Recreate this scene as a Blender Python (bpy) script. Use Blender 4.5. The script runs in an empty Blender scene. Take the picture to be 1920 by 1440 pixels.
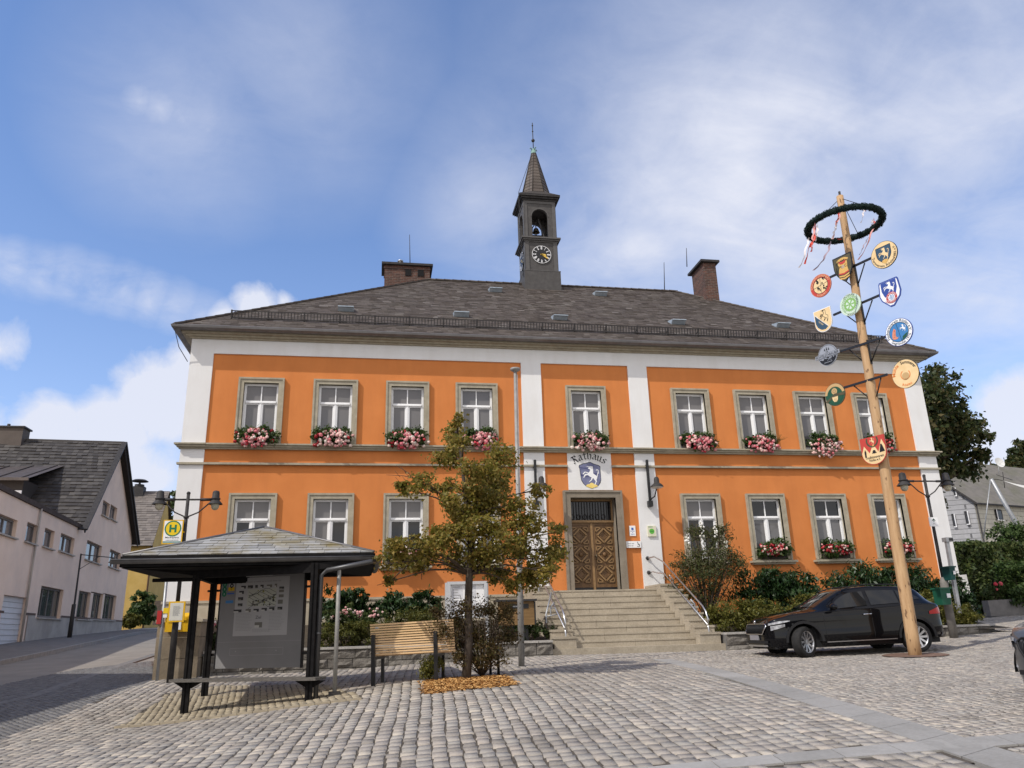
import bpy, math, random
import numpy as np
from mathutils import Vector, Matrix
from mathutils.geometry import tessellate_polygon
S = bpy.context.scene
COL = S.collection
R = math.radians
# ---------------------------------------------------------------- camera
F, CAM = 1440.0, np.array([-2.945, -23.06, 0.0])
yaw, pitch, roll = -0.1784, 0.3084, -0.0293
_c, _s = math.cos, math.sin
fw = np.array([-_s(yaw)*_c(pitch), _c(yaw)*_c(pitch), _s(pitch)])
r0 = np.array([_c(yaw), _s(yaw), 0.0]); u0 = np.cross(r0, fw)
rt = _c(roll)*r0 + _s(roll)*u0; up = -_s(roll)*r0 + _c(roll)*u0
cd = bpy.data.cameras.new('camera'); co = bpy.data.objects.new('camera', cd); COL.objects.link(co)
cd.sensor_width = 36.0; cd.lens = 36.0*F/1920; cd.clip_end = 3000; cd.clip_start = .05
m = Matrix(((rt[0], up[0], -fw[0], CAM[0]), (rt[1], up[1], -fw[1], CAM[1]), (rt[2], up[2], -fw[2], CAM[2]), (0, 0, 0, 1)))
co.matrix_world = m; S.camera = co
# ---------------------------------------------------------------- light
SUN = Vector((.592, .347, -.728)).normalized()          # travel direction
ld = bpy.data.lights.new('sun', 'SUN'); ld.energy = 2.95; ld.angle = R(.6); ld.color = (1, .94, .85)
lo = bpy.data.objects.new('sun', ld); COL.objects.link(lo); lo.rotation_euler = SUN.to_track_quat('-Z', 'Y').to_euler()
S.view_settings.view_transform = 'Standard'; S.view_settings.look = 'None'; S.view_settings.gamma = 1.0
S.view_settings.exposure = 0.30
try: S.cycles.max_bounces = 6; S.cycles.transparent_max_bounces = 8
except Exception: pass
def pdir(px, py):
    d = fw*F + rt*(px-960) - up*(py-720); return d/np.linalg.norm(d)
# ---------------------------------------------------------------- sky
W = bpy.data.worlds.new('World'); S.world = W; W.use_nodes = True
def sky():
    nt = W.node_tree; N = nt.nodes; L = nt.links; N.clear()
    out = N.new('ShaderNodeOutputWorld'); bg = N.new('ShaderNodeBackground'); bg.inputs[1].default_value = 0.15
    sk = N.new('ShaderNodeTexSky'); sk.sky_type = 'NISHITA'; sk.sun_disc = False
    sk.sun_elevation = R(46.7); sk.sun_rotation = R(239.6); sk.altitude = 600; sk.air_density = 1.0; sk.dust_density = .8; sk.ozone_density = 1.6
    tc = N.new('ShaderNodeTexCoord')
    def mth(op, a, b=None, clamp=False):
        n = N.new('ShaderNodeMath'); n.operation = op; n.use_clamp = clamp
        for i, q in enumerate((a, b)):
            if q is None: continue
            if isinstance(q, (int, float)): n.inputs[i].default_value = q
            else: L.new(q, n.inputs[i])
        return n.outputs[0]
    sep = N.new('ShaderNodeSeparateXYZ'); L.new(tc.outputs['Generated'], sep.inputs[0])
    den = mth('ADD', mth('MAXIMUM', sep.outputs[2], 0.0), 0.22)
    cmb = N.new('ShaderNodeCombineXYZ')
    L.new(mth('DIVIDE', sep.outputs[0], den), cmb.inputs[0]); L.new(mth('DIVIDE', sep.outputs[1], den), cmb.inputs[1])
    def noise(vec, scale, detail, rough, dist=0.0, sc=(1, 1, 1), rot=0):
        mp = N.new('ShaderNodeMapping'); mp.inputs['Scale'].default_value = sc; mp.inputs['Rotation'].default_value = (0, 0, rot)
        L.new(vec, mp.inputs[0])
        n = N.new('ShaderNodeTexNoise'); n.inputs['Scale'].default_value = scale; n.inputs['Detail'].default_value = detail
        n.inputs['Roughness'].default_value = rough; n.inputs['Distortion'].default_value = dist
        L.new(mp.outputs[0], n.inputs['Vector']); return n.outputs['Fac']
    wisp = noise(cmb.outputs[0], 1.5, 9, .58, .8, (1, 2.0, 1), R(-35))
    fine = noise(cmb.outputs[0], 6.5, 8, .62, .4)
    puff = noise(tc.outputs['Generated'], 9, 9, .6, .3)
    def blobs(lst):
        acc = None
        for px, py, rad, amp in lst:
            d = pdir(px, py); v = N.new('ShaderNodeVectorMath'); v.operation = 'DISTANCE'
            L.new(tc.outputs['Generated'], v.inputs[0]); v.inputs[1].default_value = tuple(d)
            t = mth('SUBTRACT', 1.0, mth('DIVIDE', v.outputs['Value'], rad/F), True)
            t = mth('MULTIPLY', t, amp); acc = t if acc is None else mth('MAXIMUM', acc, t)
        return acc
    veil = blobs([(1420, 330, 560, 1.0), (1800, 180, 620, .85), (1180, 470, 330, .9), (1850, 480, 500, .8), (980, 380, 300, .62), (560, 120, 330, .42), (350, 220, 260, .5), (1050, 120, 260, .3), (1500, 560, 420, .75)])
    core = blobs([(1380, 290, 210, 1.0), (1260, 330, 150, .8), (1480, 420, 200, .7), (880, 380, 90, .5)])
    t = mth('ADD', mth('MULTIPLY', wisp, 1.05), mth('MULTIPLY', fine, .7))
    thin = mth('MULTIPLY', veil, mth('MULTIPLY', mth('SUBTRACT', t, .36, True), 1.35), True)
    thin = mth('ADD', thin, mth('MULTIPLY', core, .33), True)
    streak = blobs([(-20, 498, 60, .8), (30, 504, 60, .85), (80, 512, 60, .9), (130, 520, 62, .95), (180, 532, 62, .95), (230, 545, 62, 1), (280, 560, 62, 1), (330, 576, 62, .95), (380, 592, 60, .8), (262, 190, 50, .8), (300, 205, 60, .85), (345, 222, 60, .8), (390, 245, 50, .6)])
    streak = mth('MULTIPLY', streak, mth('MULTIPLY', mth('SUBTRACT', mth('ADD', fine, mth('MULTIPLY', puff, .6)), .48, True), 1.7), True)
    cum = blobs([(300, 760, 150, 1.0), (230, 800, 140, .9), (370, 700, 110, .9), (480, 575, 72, .8), (420, 600, 60, .7), (530, 565, 40, .55), (90, 810, 120, .75), (0, 655, 90, .62), (1900, 770, 110, .85), (1880, 850, 150, .8), (250, 900, 190, .85), (1840, 640, 130, .3), (-150, 850, 200, .9), (2150, 800, 220, .9)])
    cum = mth('MULTIPLY', mth('SUBTRACT', mth('ADD', cum, mth('MULTIPLY', puff, 1.1)), .80, True), 3.2, True)
    mask = mth('MAXIMUM', mth('MAXIMUM', thin, streak), mth('MULTIPLY', cum, .92))
    haze = mth('MULTIPLY', mth('POWER', mth('SUBTRACT', 1.0, mth('MAXIMUM', sep.outputs[2], 0.0)), 5.0), .55)
    mask = mth('MAXIMUM', mask, haze)
    base = N.new('ShaderNodeMix'); base.data_type = 'RGBA'; base.blend_type = 'MULTIPLY'; base.inputs[0].default_value = 1.0
    L.new(sk.outputs[0], base.inputs[6]); base.inputs[7].default_value = SKYTINT
    mx = N.new('ShaderNodeMix'); mx.data_type = 'RGBA'
    L.new(mask, mx.inputs[0]); L.new(base.outputs[2], mx.inputs[6]); mx.inputs[7].default_value = CLOUD
    # unseen bright cloud added behind the camera to lift and neutralise ambient light
    fill_cloud = mth('MULTIPLY', mth('ADD', mth('MULTIPLY', sep.outputs[1], -1.5), .05, True), mth('ADD', mth('MULTIPLY', mth('SUBTRACT', wisp, .3, True), 1.6), .35, True))
    mb_ = N.new('ShaderNodeMix'); mb_.data_type = 'RGBA'; L.new(fill_cloud, mb_.inputs[0]); L.new(mx.outputs[2], mb_.inputs[6]); mb_.inputs[7].default_value = FILL_CLOUD
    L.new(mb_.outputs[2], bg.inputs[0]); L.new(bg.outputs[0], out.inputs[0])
SKYTINT = (.89, .98, 1.15, 1); CLOUD = (4.35, 4.5, 5.1, 1); FILL_CLOUD = (7.6, 6.9, 6.1, 1)
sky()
# ---------------------------------------------------------------- placing helpers
def ray(px, py): return fw*F + rt*(px-960) - up*(py-720)
def aty(px, py, Y): d = ray(px, py); return CAM + d*(Y-CAM[1])/d[1]
def atz(px, py, Z): d = ray(px, py); return CAM + d*(Z-CAM[2])/d[2]
def atd(px, py, D): return CAM + ray(px, py)*D/F
def onplane(px, py, P, n): d = ray(px, py); n = np.array(n); return CAM + d*(n@(np.array(P)-CAM))/(n@d)
CP = np.array([(-2.95,-23,-1.6),(1.2,-4.1,-.635),(5.6,-4.1,-.655),(-4.1,-3.9,-.79),(-2.7,-9.6,-.825),(14.2,-3,-.42),(-7.1,-5.3,-.87),(6,-20,-1.36),(-10,-20,-1.75),(-5.95,-8.7,-1.165),(-18,14.3,-.14),(-18.3,40,.65),(-12,5,-.55),(19,2,-.25),(24,10,.15),(14,-12,-.82),(22,-12,-.6),(6.5,-6.9,-.78),(8.95,-7.3,-.745),(8.2,-8.2,-.77)])
def _U(r2): return np.where(r2 > 1e-12, r2*np.log(np.maximum(r2, 1e-12)), 0)
_n = len(CP); _K = _U(((CP[:, None, :2]-CP[None, :, :2])**2).sum(-1)) + np.eye(_n)*2.0
_P = np.c_[np.ones(_n), CP[:, :2]]
_W = np.linalg.solve(np.block([[_K, _P], [_P.T, np.zeros((3, 3))]]), np.r_[CP[:, 2], 0, 0, 0])
def G(x, y):
    x = np.clip(np.asarray(x, float), -30, 36); y = np.clip(np.asarray(y, float), -30, 46)
    r2 = (CP[:, 0]-x[..., None])**2 + (CP[:, 1]-y[..., None])**2
    return _U(r2)@_W[:_n] + _W[_n] + _W[_n+1]*x + _W[_n+2]*y
def gnd(px, py):
    d = ray(px, py)/F; t = np.arange(3, 110, .03); q = CAM + d*t[:, None]
    k = np.argmax(q[:, 2] < G(q[:, 0], q[:, 1])); return q[k]
# ---------------------------------------------------------------- object helpers
def tag(o, label=None, cat=None, group=None, kind=None):
    if label: o['label'] = label
    if cat: o['category'] = cat
    if group: o['group'] = group
    if kind: o['kind'] = kind
    return o
def thing(name, label, cat, loc=(0, 0, 0), group=None):
    o = bpy.data.objects.new(name, None); COL.objects.link(o); o.location = [float(v) for v in loc]; o.empty_display_size = .2
    return tag(o, label, cat, group)
class MB:
    """collects faces with a material index per face; build() links them as one mesh object"""
    def __init__(s): s.v = []; s.f = []; s.m = []; s.sm = []
    def add(s, vs, fs, mi=0, smooth=False):
        b = len(s.v); s.v += [tuple(float(c) for c in q) for q in vs]
        for f in fs: s.f.append([b+i for i in f]); s.m.append(mi); s.sm.append(smooth)
        return s
    def box(s, x0, x1, y0, y1, z0, z1, mi=0):
        return s.add([(x0,y0,z0),(x1,y0,z0),(x1,y1,z0),(x0,y1,z0),(x0,y0,z1),(x1,y0,z1),(x1,y1,z1),(x0,y1,z1)],
                     [(0,3,2,1),(4,5,6,7),(0,1,5,4),(1,2,6,5),(2,3,7,6),(3,0,4,7)], mi)
    def bar(s, a, b, w, h=None, mi=0, upv=(0, 0, 1)):
        a = Vector(a); b = Vector(b); d = (b-a).normalized(); U = Vector(upv)
        if abs(d.dot(U)) > .98: U = Vector((0, 1, 0))
        x = d.cross(U).normalized(); y = x.cross(d); h = h or w
        vs = [p + x*(i*w/2) + y*(j*h/2) for p in (a, b) for i, j in ((-1,-1),(1,-1),(1,1),(-1,1))]
        return s.add(vs, [(0,1,2,3),(7,6,5,4),(0,4,5,1),(1,5,6,2),(2,6,7,3),(3,7,4,0)], mi)
    def tube(s, pts, r, n=8, mi=0, cap=True):
        pts = [Vector([float(c) for c in p]) for p in pts]; k = len(pts)
        rs = list(r) if hasattr(r, '__len__') else [r]*k
        vs = []; pu = None
        for i, p in enumerate(pts):
            d = (pts[min(i+1, k-1)] - pts[max(i-1, 0)]).normalized()
            U = pu if pu is not None else (Vector((0, 0, 1)) if abs(d.z) < .9 else Vector((0, 1, 0)))
            x = d.cross(U).normalized(); y = x.cross(d).normalized(); pu = y
            vs += [p + (x*math.cos(6.28318*j/n) + y*math.sin(6.28318*j/n))*rs[i] for j in range(n)]
        fs = [(i*n+j, i*n+(j+1) % n, (i+1)*n+(j+1) % n, (i+1)*n+j) for i in range(k-1) for j in range(n)]
        s.add(vs, fs, mi, True)
        if cap:
            b = len(s.v)-n*k
            for fc in ([b+j for j in range(n)][::-1], [b+(k-1)*n+j for j in range(n)]): s.f.append(fc); s.m.append(mi); s.sm.append(False)
        return s
    def lathe(s, prof, c, n=16, mi=0, smooth=True, rot=0.0):
        vs = []; k = len(prof)
        for r, z in prof: vs += [(c[0]+r*math.cos(6.28318*j/n+rot), c[1]+r*math.sin(6.28318*j/n+rot), c[2]+z) for j in range(n)]
        return s.add(vs, [(i*n+j, i*n+(j+1) % n, (i+1)*n+(j+1) % n, (i+1)*n+j) for i in range(k-1) for j in range(n)], mi, smooth)
    def poly(s, pts3, mi=0):
        """one flat, possibly concave outline"""
        v = [Vector([float(c) for c in p]) for p in pts3]
        for t in tessellate_polygon([v]): s.add([v[i] for i in t], [(0, 1, 2)], mi)
        return s
    def prism(s, pts3, off, mi=0):
        v = [Vector([float(c) for c in p]) for p in pts3]; o = Vector([float(c) for c in off]); n = len(v)
        for t in tessellate_polygon([v]):
            s.add([v[i] for i in t], [(0, 1, 2)], mi); s.add([v[i]+o for i in t], [(2, 1, 0)], mi)
        return s.add(v+[q+o for q in v], [(i, (i+1) % n, n+(i+1) % n, n+i) for i in range(n)], mi)
    def ball(s, c, r, mi=0, n=8, k=5):
        rx, ry, rz = r if hasattr(r, '__len__') else (r, r, r); vs = []
        for i in range(k+1):
            a = math.pi*i/k
            vs += [(c[0]+rx*math.sin(a)*math.cos(6.28318*j/n), c[1]+ry*math.sin(a)*math.sin(6.28318*j/n), c[2]-rz*math.cos(a)) for j in range(n)]
        return s.add(vs, [(i*n+j, i*n+(j+1) % n, (i+1)*n+(j+1) % n, (i+1)*n+j) for i in range(k) for j in range(n)], mi, True)
    def build(s, name, mats, parent=None, fix=True):
        me = bpy.data.meshes.new(name); me.from_pydata(s.v, [], s.f)
        mats = mats if isinstance(mats, (list, tuple)) else [mats]
        for q in mats: me.materials.append(q)
        me.polygons.foreach_set('material_index', s.m); me.polygons.foreach_set('use_smooth', s.sm)
        if fix:
            import bmesh
            bm = bmesh.new(); bm.from_mesh(me); bmesh.ops.recalc_face_normals(bm, faces=bm.faces); bm.to_mesh(me); bm.free()
        me.update(); return link(name, me, parent)
def link(name, me, parent=None):
    o = bpy.data.objects.new(name, me); COL.objects.link(o)
    if parent is not None:
        o.parent = parent
        loc = Vector((0, 0, 0)); q = parent
        while q is not None: loc += q.location; q = q.parent
        o.location = -loc                      # meshes are written in world coordinates
    return o
def np_mesh(name, v, quads, mats, parent=None, mi=None, smooth=False):
    me = bpy.data.meshes.new(name); nq = len(quads); k = quads.shape[1]
    me.vertices.add(len(v)); me.vertices.foreach_set('co', np.ascontiguousarray(v, dtype=np.float32).ravel())
    me.loops.add(nq*k); me.loops.foreach_set('vertex_index', np.ascontiguousarray(quads, dtype=np.int32).ravel())
    me.polygons.add(nq); me.polygons.foreach_set('loop_start', np.arange(0, nq*k, k, dtype=np.int32))
    for q in (mats if isinstance(mats, (list, tuple)) else [mats]): me.materials.append(q)
    if mi is not None: me.polygons.foreach_set('material_index', np.asarray(mi, dtype=np.int32))
    if smooth: me.polygons.foreach_set('use_smooth', np.ones(nq, dtype=bool))
    me.update(calc_edges=True); me.validate(); return link(name, me, parent)
# ---------------------------------------------------------------- materials
def newmat(name):
    mt = bpy.data.materials.new(name); mt.use_nodes = True; nt = mt.node_tree
    return mt, nt, nt.nodes['Principled BSDF']
def mixc(nt, fac, a, b, blend='MIX'):
    n = nt.nodes.new('ShaderNodeMix'); n.data_type = 'RGBA'; n.blend_type = blend
    for i, q in ((0, fac), (6, a), (7, b)):
        if isinstance(q, (int, float)): n.inputs[i].default_value = q
        elif isinstance(q, tuple): n.inputs[i].default_value = (*q[:3], 1)
        else: nt.links.new(q, n.inputs[i])
    return n.outputs[2]
def noisef(nt, scale, detail=5, rough=.55, sc=(1, 1, 1), lo=.35, hi=.65):
    tc = nt.nodes.new('ShaderNodeTexCoord'); mp = nt.nodes.new('ShaderNodeMapping'); mp.inputs['Scale'].default_value = sc
    nt.links.new(tc.outputs['Object'], mp.inputs[0])
    n = nt.nodes.new('ShaderNodeTexNoise'); n.inputs['Scale'].default_value = scale; n.inputs['Detail'].default_value = detail; n.inputs['Roughness'].default_value = rough
    nt.links.new(mp.outputs[0], n.inputs['Vector'])
    mr = nt.nodes.new('ShaderNodeMapRange'); mr.inputs[1].default_value = lo; mr.inputs[2].default_value = hi
    nt.links.new(n.outputs['Fac'], mr.inputs[0]); return mr.outputs[0]
def M(name, c, c2=None, scale=6, rough=.8, bump=0.0, bscale=60, metal=0.0, spec=.3, sc=(1, 1, 1), dirt=None, dscale=.6, damt=.5, island=None, coat=0.0, dsc=(1, 1, 1), bdist=.02, imix=.5):
    mt, nt, b = newmat(name)
    col = c
    if c2 is not None: col = mixc(nt, noisef(nt, scale, sc=sc), c, c2)
    if island is not None:                       # a random tone per stone, slate, leaf or slat
        g = nt.nodes.new('ShaderNodeNewGeometry')
        rp = nt.nodes.new('ShaderNodeValToRGB'); rp.color_ramp.interpolation = island[1] if len(island) > 1 else 'LINEAR'
        els = rp.color_ramp.elements
        for i, (p, q) in enumerate(island[0]):
            e = els[i] if i < 2 else els.new(p); e.position = p; e.color = (*q, 1)
        nt.links.new(g.outputs['Random Per Island'], rp.inputs[0])
        col = rp.outputs[0] if c2 is None else mixc(nt, imix, rp.outputs[0], col)
    if dirt is not None:
        f = noisef(nt, dscale, 8, .65, dsc, lo=.45, hi=.8); mm = nt.nodes.new('ShaderNodeMath'); mm.operation = 'MULTIPLY'; mm.inputs[1].default_value = damt
        nt.links.new(f, mm.inputs[0]); col = mixc(nt, mm.outputs[0], col, dirt)
    if isinstance(col, tuple): b.inputs['Base Color'].default_value = (*col, 1)
    else: nt.links.new(col, b.inputs['Base Color'])
    b.inputs['Roughness'].default_value = rough; b.inputs['Metallic'].default_value = metal; b.inputs['Specular IOR Level'].default_value = spec
    if coat: b.inputs['Coat Weight'].default_value = coat; b.inputs['Coat Roughness'].default_value = .03
    if bump:
        bn = nt.nodes.new('ShaderNodeBump'); bn.inputs['Strength'].default_value = bump; bn.inputs['Distance'].default_value = bdist
        nt.links.new(noisef(nt, bscale, 6, .6, sc=sc, lo=.2, hi=.8), bn.inputs['Height']); nt.links.new(bn.outputs[0], b.inputs['Normal'])
    return mt
def leafmat(name, tones, trans=.35, rough=.55):
    mt, nt, b = newmat(name)
    g = nt.nodes.new('ShaderNodeNewGeometry'); rp = nt.nodes.new('ShaderNodeValToRGB'); els = rp.color_ramp.elements
    for i, q in enumerate(tones):
        e = els[i] if i < 2 else els.new(i/(len(tones)-1)); e.position = i/(len(tones)-1); e.color = (*q, 1)
    nt.links.new(g.outputs['Random Per Island'], rp.inputs[0])
    col = mixc(nt, noisef(nt, 2.2, 3), rp.outputs[0], (0.5, 0.5, 0.5), 'MULTIPLY')
    col = mixc(nt, .45, rp.outputs[0], col)
    nt.links.new(col, b.inputs['Base Color']); b.inputs['Roughness'].default_value = rough; b.inputs['Specular IOR Level'].default_value = .35
    tr = nt.nodes.new('ShaderNodeBsdfTranslucent'); nt.links.new(col, tr.inputs[0])
    ms = nt.nodes.new('ShaderNodeMixShader'); ms.inputs[0].default_value = trans
    nt.links.new(b.outputs[0], ms.inputs[1]); nt.links.new(tr.outputs[0], ms.inputs[2]); nt.links.new(ms.outputs[0], nt.nodes['Material Output'].inputs[0])
    return mt
K = {}
K['orange'] = M('orange_plaster', (.57, .195, .054), (.61, .215, .062), 1.3, .9, .12, 90, dirt=(.44, .148, .045), dscale=.9, damt=.45, dsc=(2.2, 1, .4))
K['white'] = M('white_plaster', (.70, .695, .685), (.74, .74, .735), 1.2, .9, .08, 90, dirt=(.58, .56, .52), dscale=1.0, damt=.4, dsc=(2.5, 1, .4))
K['sand'] = M('sandstone', (.33, .295, .22), (.40, .36, .275), 7, .9, .2, 60, dirt=(.2, .18, .14), dscale=1.5, damt=.6)
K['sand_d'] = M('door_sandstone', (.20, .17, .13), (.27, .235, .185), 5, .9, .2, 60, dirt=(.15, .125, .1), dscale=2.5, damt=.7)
K['plinth'] = M('plinth_stone', (.36, .31, .23), (.43, .38, .29), 3, .9, .2, 40)
K['granite'] = M('granite_step', (.34, .295, .225), (.43, .375, .29), 26, .85, .15, 90, dirt=(.2, .165, .12), dscale=2.2, damt=.6)
K['frame'] = M('white_window_paint', (.80, .80, .80), None, rough=.4)
K['wood'] = M('carved_oak', (.105, .055, .02), (.16, .085, .032), 9, .5, .15, 40, sc=(1, 1, .15), spec=.4)
K['woodl'] = M('carved_oak_edge', (.23, .14, .062), (.27, .165, .075), 9, .5)
K['slate'] = M('roof_slate', (.085, .07, .06), (.12, .10, .085), 2, .75, .2, 40, island=([(0, (.045, .034, .029)), (.55, (.085, .067, .057)), (.93, (.115, .094, .08)), (1, (.22, .2, .18))],), dirt=(.15, .135, .11), dscale=1.1, damt=.4)
K['slatebase'] = M('roof_underlay', (.045, .038, .033))
K['zinc'] = M('zinc_gutter', (.16, .155, .155), (.21, .205, .205), 3, .5, metal=.6)
K['tower'] = M('tower_slate_cladding', (.06, .056, .055), (.082, .078, .075), 6, .7, .1, 30, dirt=(.06, .055, .05), dscale=2, damt=.6)
K['towerl'] = M('tower_trim', (.085, .081, .079), (.10, .096, .093), 6, .7)
K['copper'] = M('green_copper', (.16, .27, .24), (.2, .33, .29), 8, .7)
K['gold'] = M('gilded', (.75, .5, .1), None, rough=.3, metal=.6)
K['black'] = M('black_paint', (.012, .012, .013), None, rough=.4, spec=.4)
K['iron'] = M('dark_grey_iron', (.032, .030, .030), (.05, .047, .046), 8, .6, .1, 40, spec=.18)
K['bell'] = M('bronze_bell', (.10, .085, .06), None, rough=.4, metal=.7)
K['dark'] = M('dark_interior', (.008, .008, .009), None, rough=.9)
K['steel'] = M('brushed_steel', (.52, .52, .52), (.62, .62, .61), 10, .28, metal=.9)
K['galv'] = M('galvanised_steel', (.30, .31, .32), (.38, .39, .40), 12, .5, metal=.55)
K['polegrey'] = M('weathered_pole', (.24, .235, .22), (.31, .30, .285), 9, .6, .1, 50, metal=.2)
def brickmat(name, c1, c2, mortar, sx, scale=1.0, bumps=.5, row=.08, bw=.24, rough=.9, msize=.012, off=.5, axis='XZ', extra=None):
    mt, nt, b = newmat(name)
    tc = nt.nodes.new('ShaderNodeTexCoord'); sp = nt.nodes.new('ShaderNodeSeparateXYZ'); cb = nt.nodes.new('ShaderNodeCombineXYZ')
    nt.links.new(tc.outputs['Object'], sp.inputs[0])
    if axis == 'XZ':
        ad = nt.nodes.new('ShaderNodeMath'); ad.operation = 'ADD'; nt.links.new(sp.outputs[0], ad.inputs[0]); nt.links.new(sp.outputs[1], ad.inputs[1])
        nt.links.new(ad.outputs[0], cb.inputs[0]); nt.links.new(sp.outputs[2], cb.inputs[1])
    else: nt.links.new(sp.outputs['XYZ'.index(axis[0])], cb.inputs[0]); nt.links.new(sp.outputs['XYZ'.index(axis[1])], cb.inputs[1])
    br = nt.nodes.new('ShaderNodeTexBrick'); br.offset = off
    for k_, q in (('Color1', c1), ('Color2', c2), ('Mortar', mortar)): br.inputs[k_].default_value = (*q, 1)
    br.inputs['Scale'].default_value = scale; br.inputs['Mortar Size'].default_value = msize; br.inputs['Brick Width'].default_value = bw; br.inputs['Row Height'].default_value = row
    br.inputs['Mortar Smooth'].default_value = .3
    nt.links.new(cb.outputs[0], br.inputs['Vector'])
    col = mixc(nt, noisef(nt, 5, 6), br.outputs[0], mixc(nt, .5, br.outputs[0], extra or mortar))
    nt.links.new(col, b.inputs['Base Color']); b.inputs['Roughness'].default_value = rough; b.inputs['Specular IOR Level'].default_value = .2
    bn = nt.nodes.new('ShaderNodeBump'); bn.inputs['Strength'].default_value = bumps; bn.inputs['Distance'].default_value = .01; bn.invert = True
    nt.links.new(br.outputs['Fac'], bn.inputs['Height']); nt.links.new(bn.outputs[0], b.inputs['Normal']); return mt
K['brick'] = brickmat('chimney_brick', (.15, .066, .046), (.075, .042, .034), (.15, .125, .11), 1, extra=(.045, .03, .026))
K['bark'] = M('bark', (.04, .03, .024), (.085, .068, .052), 14, .95, .6, 30, sc=(1, 1, .25))
K['twig'] = M('twig_bark', (.055, .04, .03), (.09, .066, .045), 14, .95)
K['soil'] = M('planter_soil', (.05, .04, .028), (.08, .065, .045), 8, 1, .6, 20)
K['rubble'] = M('rubble_granite', (.17, .155, .135), (.25, .23, .205), 9, .95, .9, 16, dirt=(.07, .064, .056), dscale=4, damt=.8, island=([(0, (.13, .118, .103)), (1, (.26, .24, .21))],))
def glassmat(name, base, pleat=0.0, rough=.04):
    mt, nt, b = newmat(name)
    col = base
    if pleat:
        tc = nt.nodes.new('ShaderNodeTexCoord'); w = nt.nodes.new('ShaderNodeTexWave'); w.inputs['Scale'].default_value = 9; w.inputs['Distortion'].default_value = 1.5; w.inputs['Detail'].default_value = 2
        nt.links.new(tc.outputs['Object'], w.inputs['Vector'])
        col = mixc(nt, w.outputs['Fac'], base, tuple(q*(1+pleat) for q in base)); nt.links.new(col, b.inputs['Base Color'])
    else: b.inputs['Base Color'].default_value = (*base, 1)
    b.inputs['Roughness'].default_value = rough; b.inputs['Specular IOR Level'].default_value = .5; b.inputs['IOR'].default_value = 1.5
    return mt
K['glass_c'] = glassmat('curtained_glass', (.13, .125, .125), .3)
K['glass_d'] = glassmat('dark_glass', (.016, .016, .018))
K['glass_s'] = glassmat('shop_glass', (.055, .065, .06), .2)
# ================================================================ TOWN HALL
def slates(mb, O, ex, ey, nr, poly, w, h, t=.012, jit=.15, mi=0, seed=1):
    """rows of overlapping slates on one roof plane; poly is convex, in the plane's own (x along eave, y up slope)"""
    rnd = random.Random(seed); O, ex, ey, nr = (Vector([float(c) for c in q]) for q in (O, ex, ey, nr))
    def span(y):
        xs = []
        for i in range(len(poly)):
            (xa, ya), (xb, yb) = poly[i], poly[(i+1) % len(poly)]
            if (ya-y)*(yb-y) <= 0 and abs(yb-ya) > 1e-9: xs.append(xa+(xb-xa)*(y-ya)/(yb-ya))
        return (min(xs), max(xs)) if len(xs) > 1 else None
    ymax = max(q[1] for q in poly); y = min(q[1] for q in poly)+1e-4; row = 0
    while y < ymax-.02:
        y2 = min(y+h, ymax-1e-4); a = span(y); b = span(y2)
        if a and b:
            x = min(a[0], b[0]) - rnd.random()*w
            while x < max(a[1], b[1]):
                x2 = x+w*(1+rnd.uniform(-jit, jit)); c = lambda v, s: min(max(v, s[0]), s[1])
                l0, l1, u0, u1 = c(x, a), c(x2-.006, a), c(x, b), c(x2-.006, b)
                if l1-l0 > .01 or u1-u0 > .01:
                    tt = t*(.5+rnd.random()*1.1); yy = y+rnd.uniform(-.01, .006)
                    P = lambda px, py, q: O+ex*px+ey*py+nr*q
                    mb.add([P(l0, yy, tt), P(l1, yy, tt), P(u1, y2, .002), P(u0, y2, .002), P(l0, yy, 0), P(l1, yy, 0)], [(0, 1, 2, 3), (4, 5, 1, 0)], mi)
                x = x2
        y = y2; row += 1
def wall_holes(mb, x0, x1, z0, z1, y, holes, depth, mi=0, mr=0):
    xs = sorted({x0, x1, *[h[0] for h in holes], *[h[1] for h in holes]}); zs = sorted({z0, z1, *[h[2] for h in holes], *[h[3] for h in holes]})
    xs = [q for q in xs if x0 <= q <= x1]; zs = [q for q in zs if z0 <= q <= z1]
    for i in range(len(xs)-1):
        for j in range(len(zs)-1):
            cx, cz = (xs[i]+xs[i+1])/2, (zs[j]+zs[j+1])/2
            if any(h[0] < cx < h[1] and h[2] < cz < h[3] for h in holes): continue
            mb.add([(xs[i], y, zs[j]), (xs[i+1], y, zs[j]), (xs[i+1], y, zs[j+1]), (xs[i], y, zs[j+1])], [(0, 1, 2, 3)], mi)
    for h in holes:
        a, b, c, d = h
        mb.add([(a,y,c),(b,y,c),(b,y,d),(a,y,d),(a,y+depth,c),(b,y+depth,c),(b,y+depth,d),(a,y+depth,d)], [(0,4,5,1),(1,5,6,2),(2,6,7,3),(3,7,4,0)], mr)
E0, E1, YD = -8.60, 15.94, 13.6
TH = thing('town_hall', 'long two-storey orange and white town hall with a slate hip roof and clock tower', 'town hall', (3.67, 0, -.6))
UW = [-6.477, -4.283, -2.095, .069, 3.63, 7.202, 9.426, 11.606, 13.788]; LW = [-6.477, -4.283, -2.095, .069, 7.202, 9.426, 11.606, 13.788]
UZ, LZ, HW = (5.392, 7.459), (1.843, 3.943), .667
FT = .165                                              # stone surround width
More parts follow.
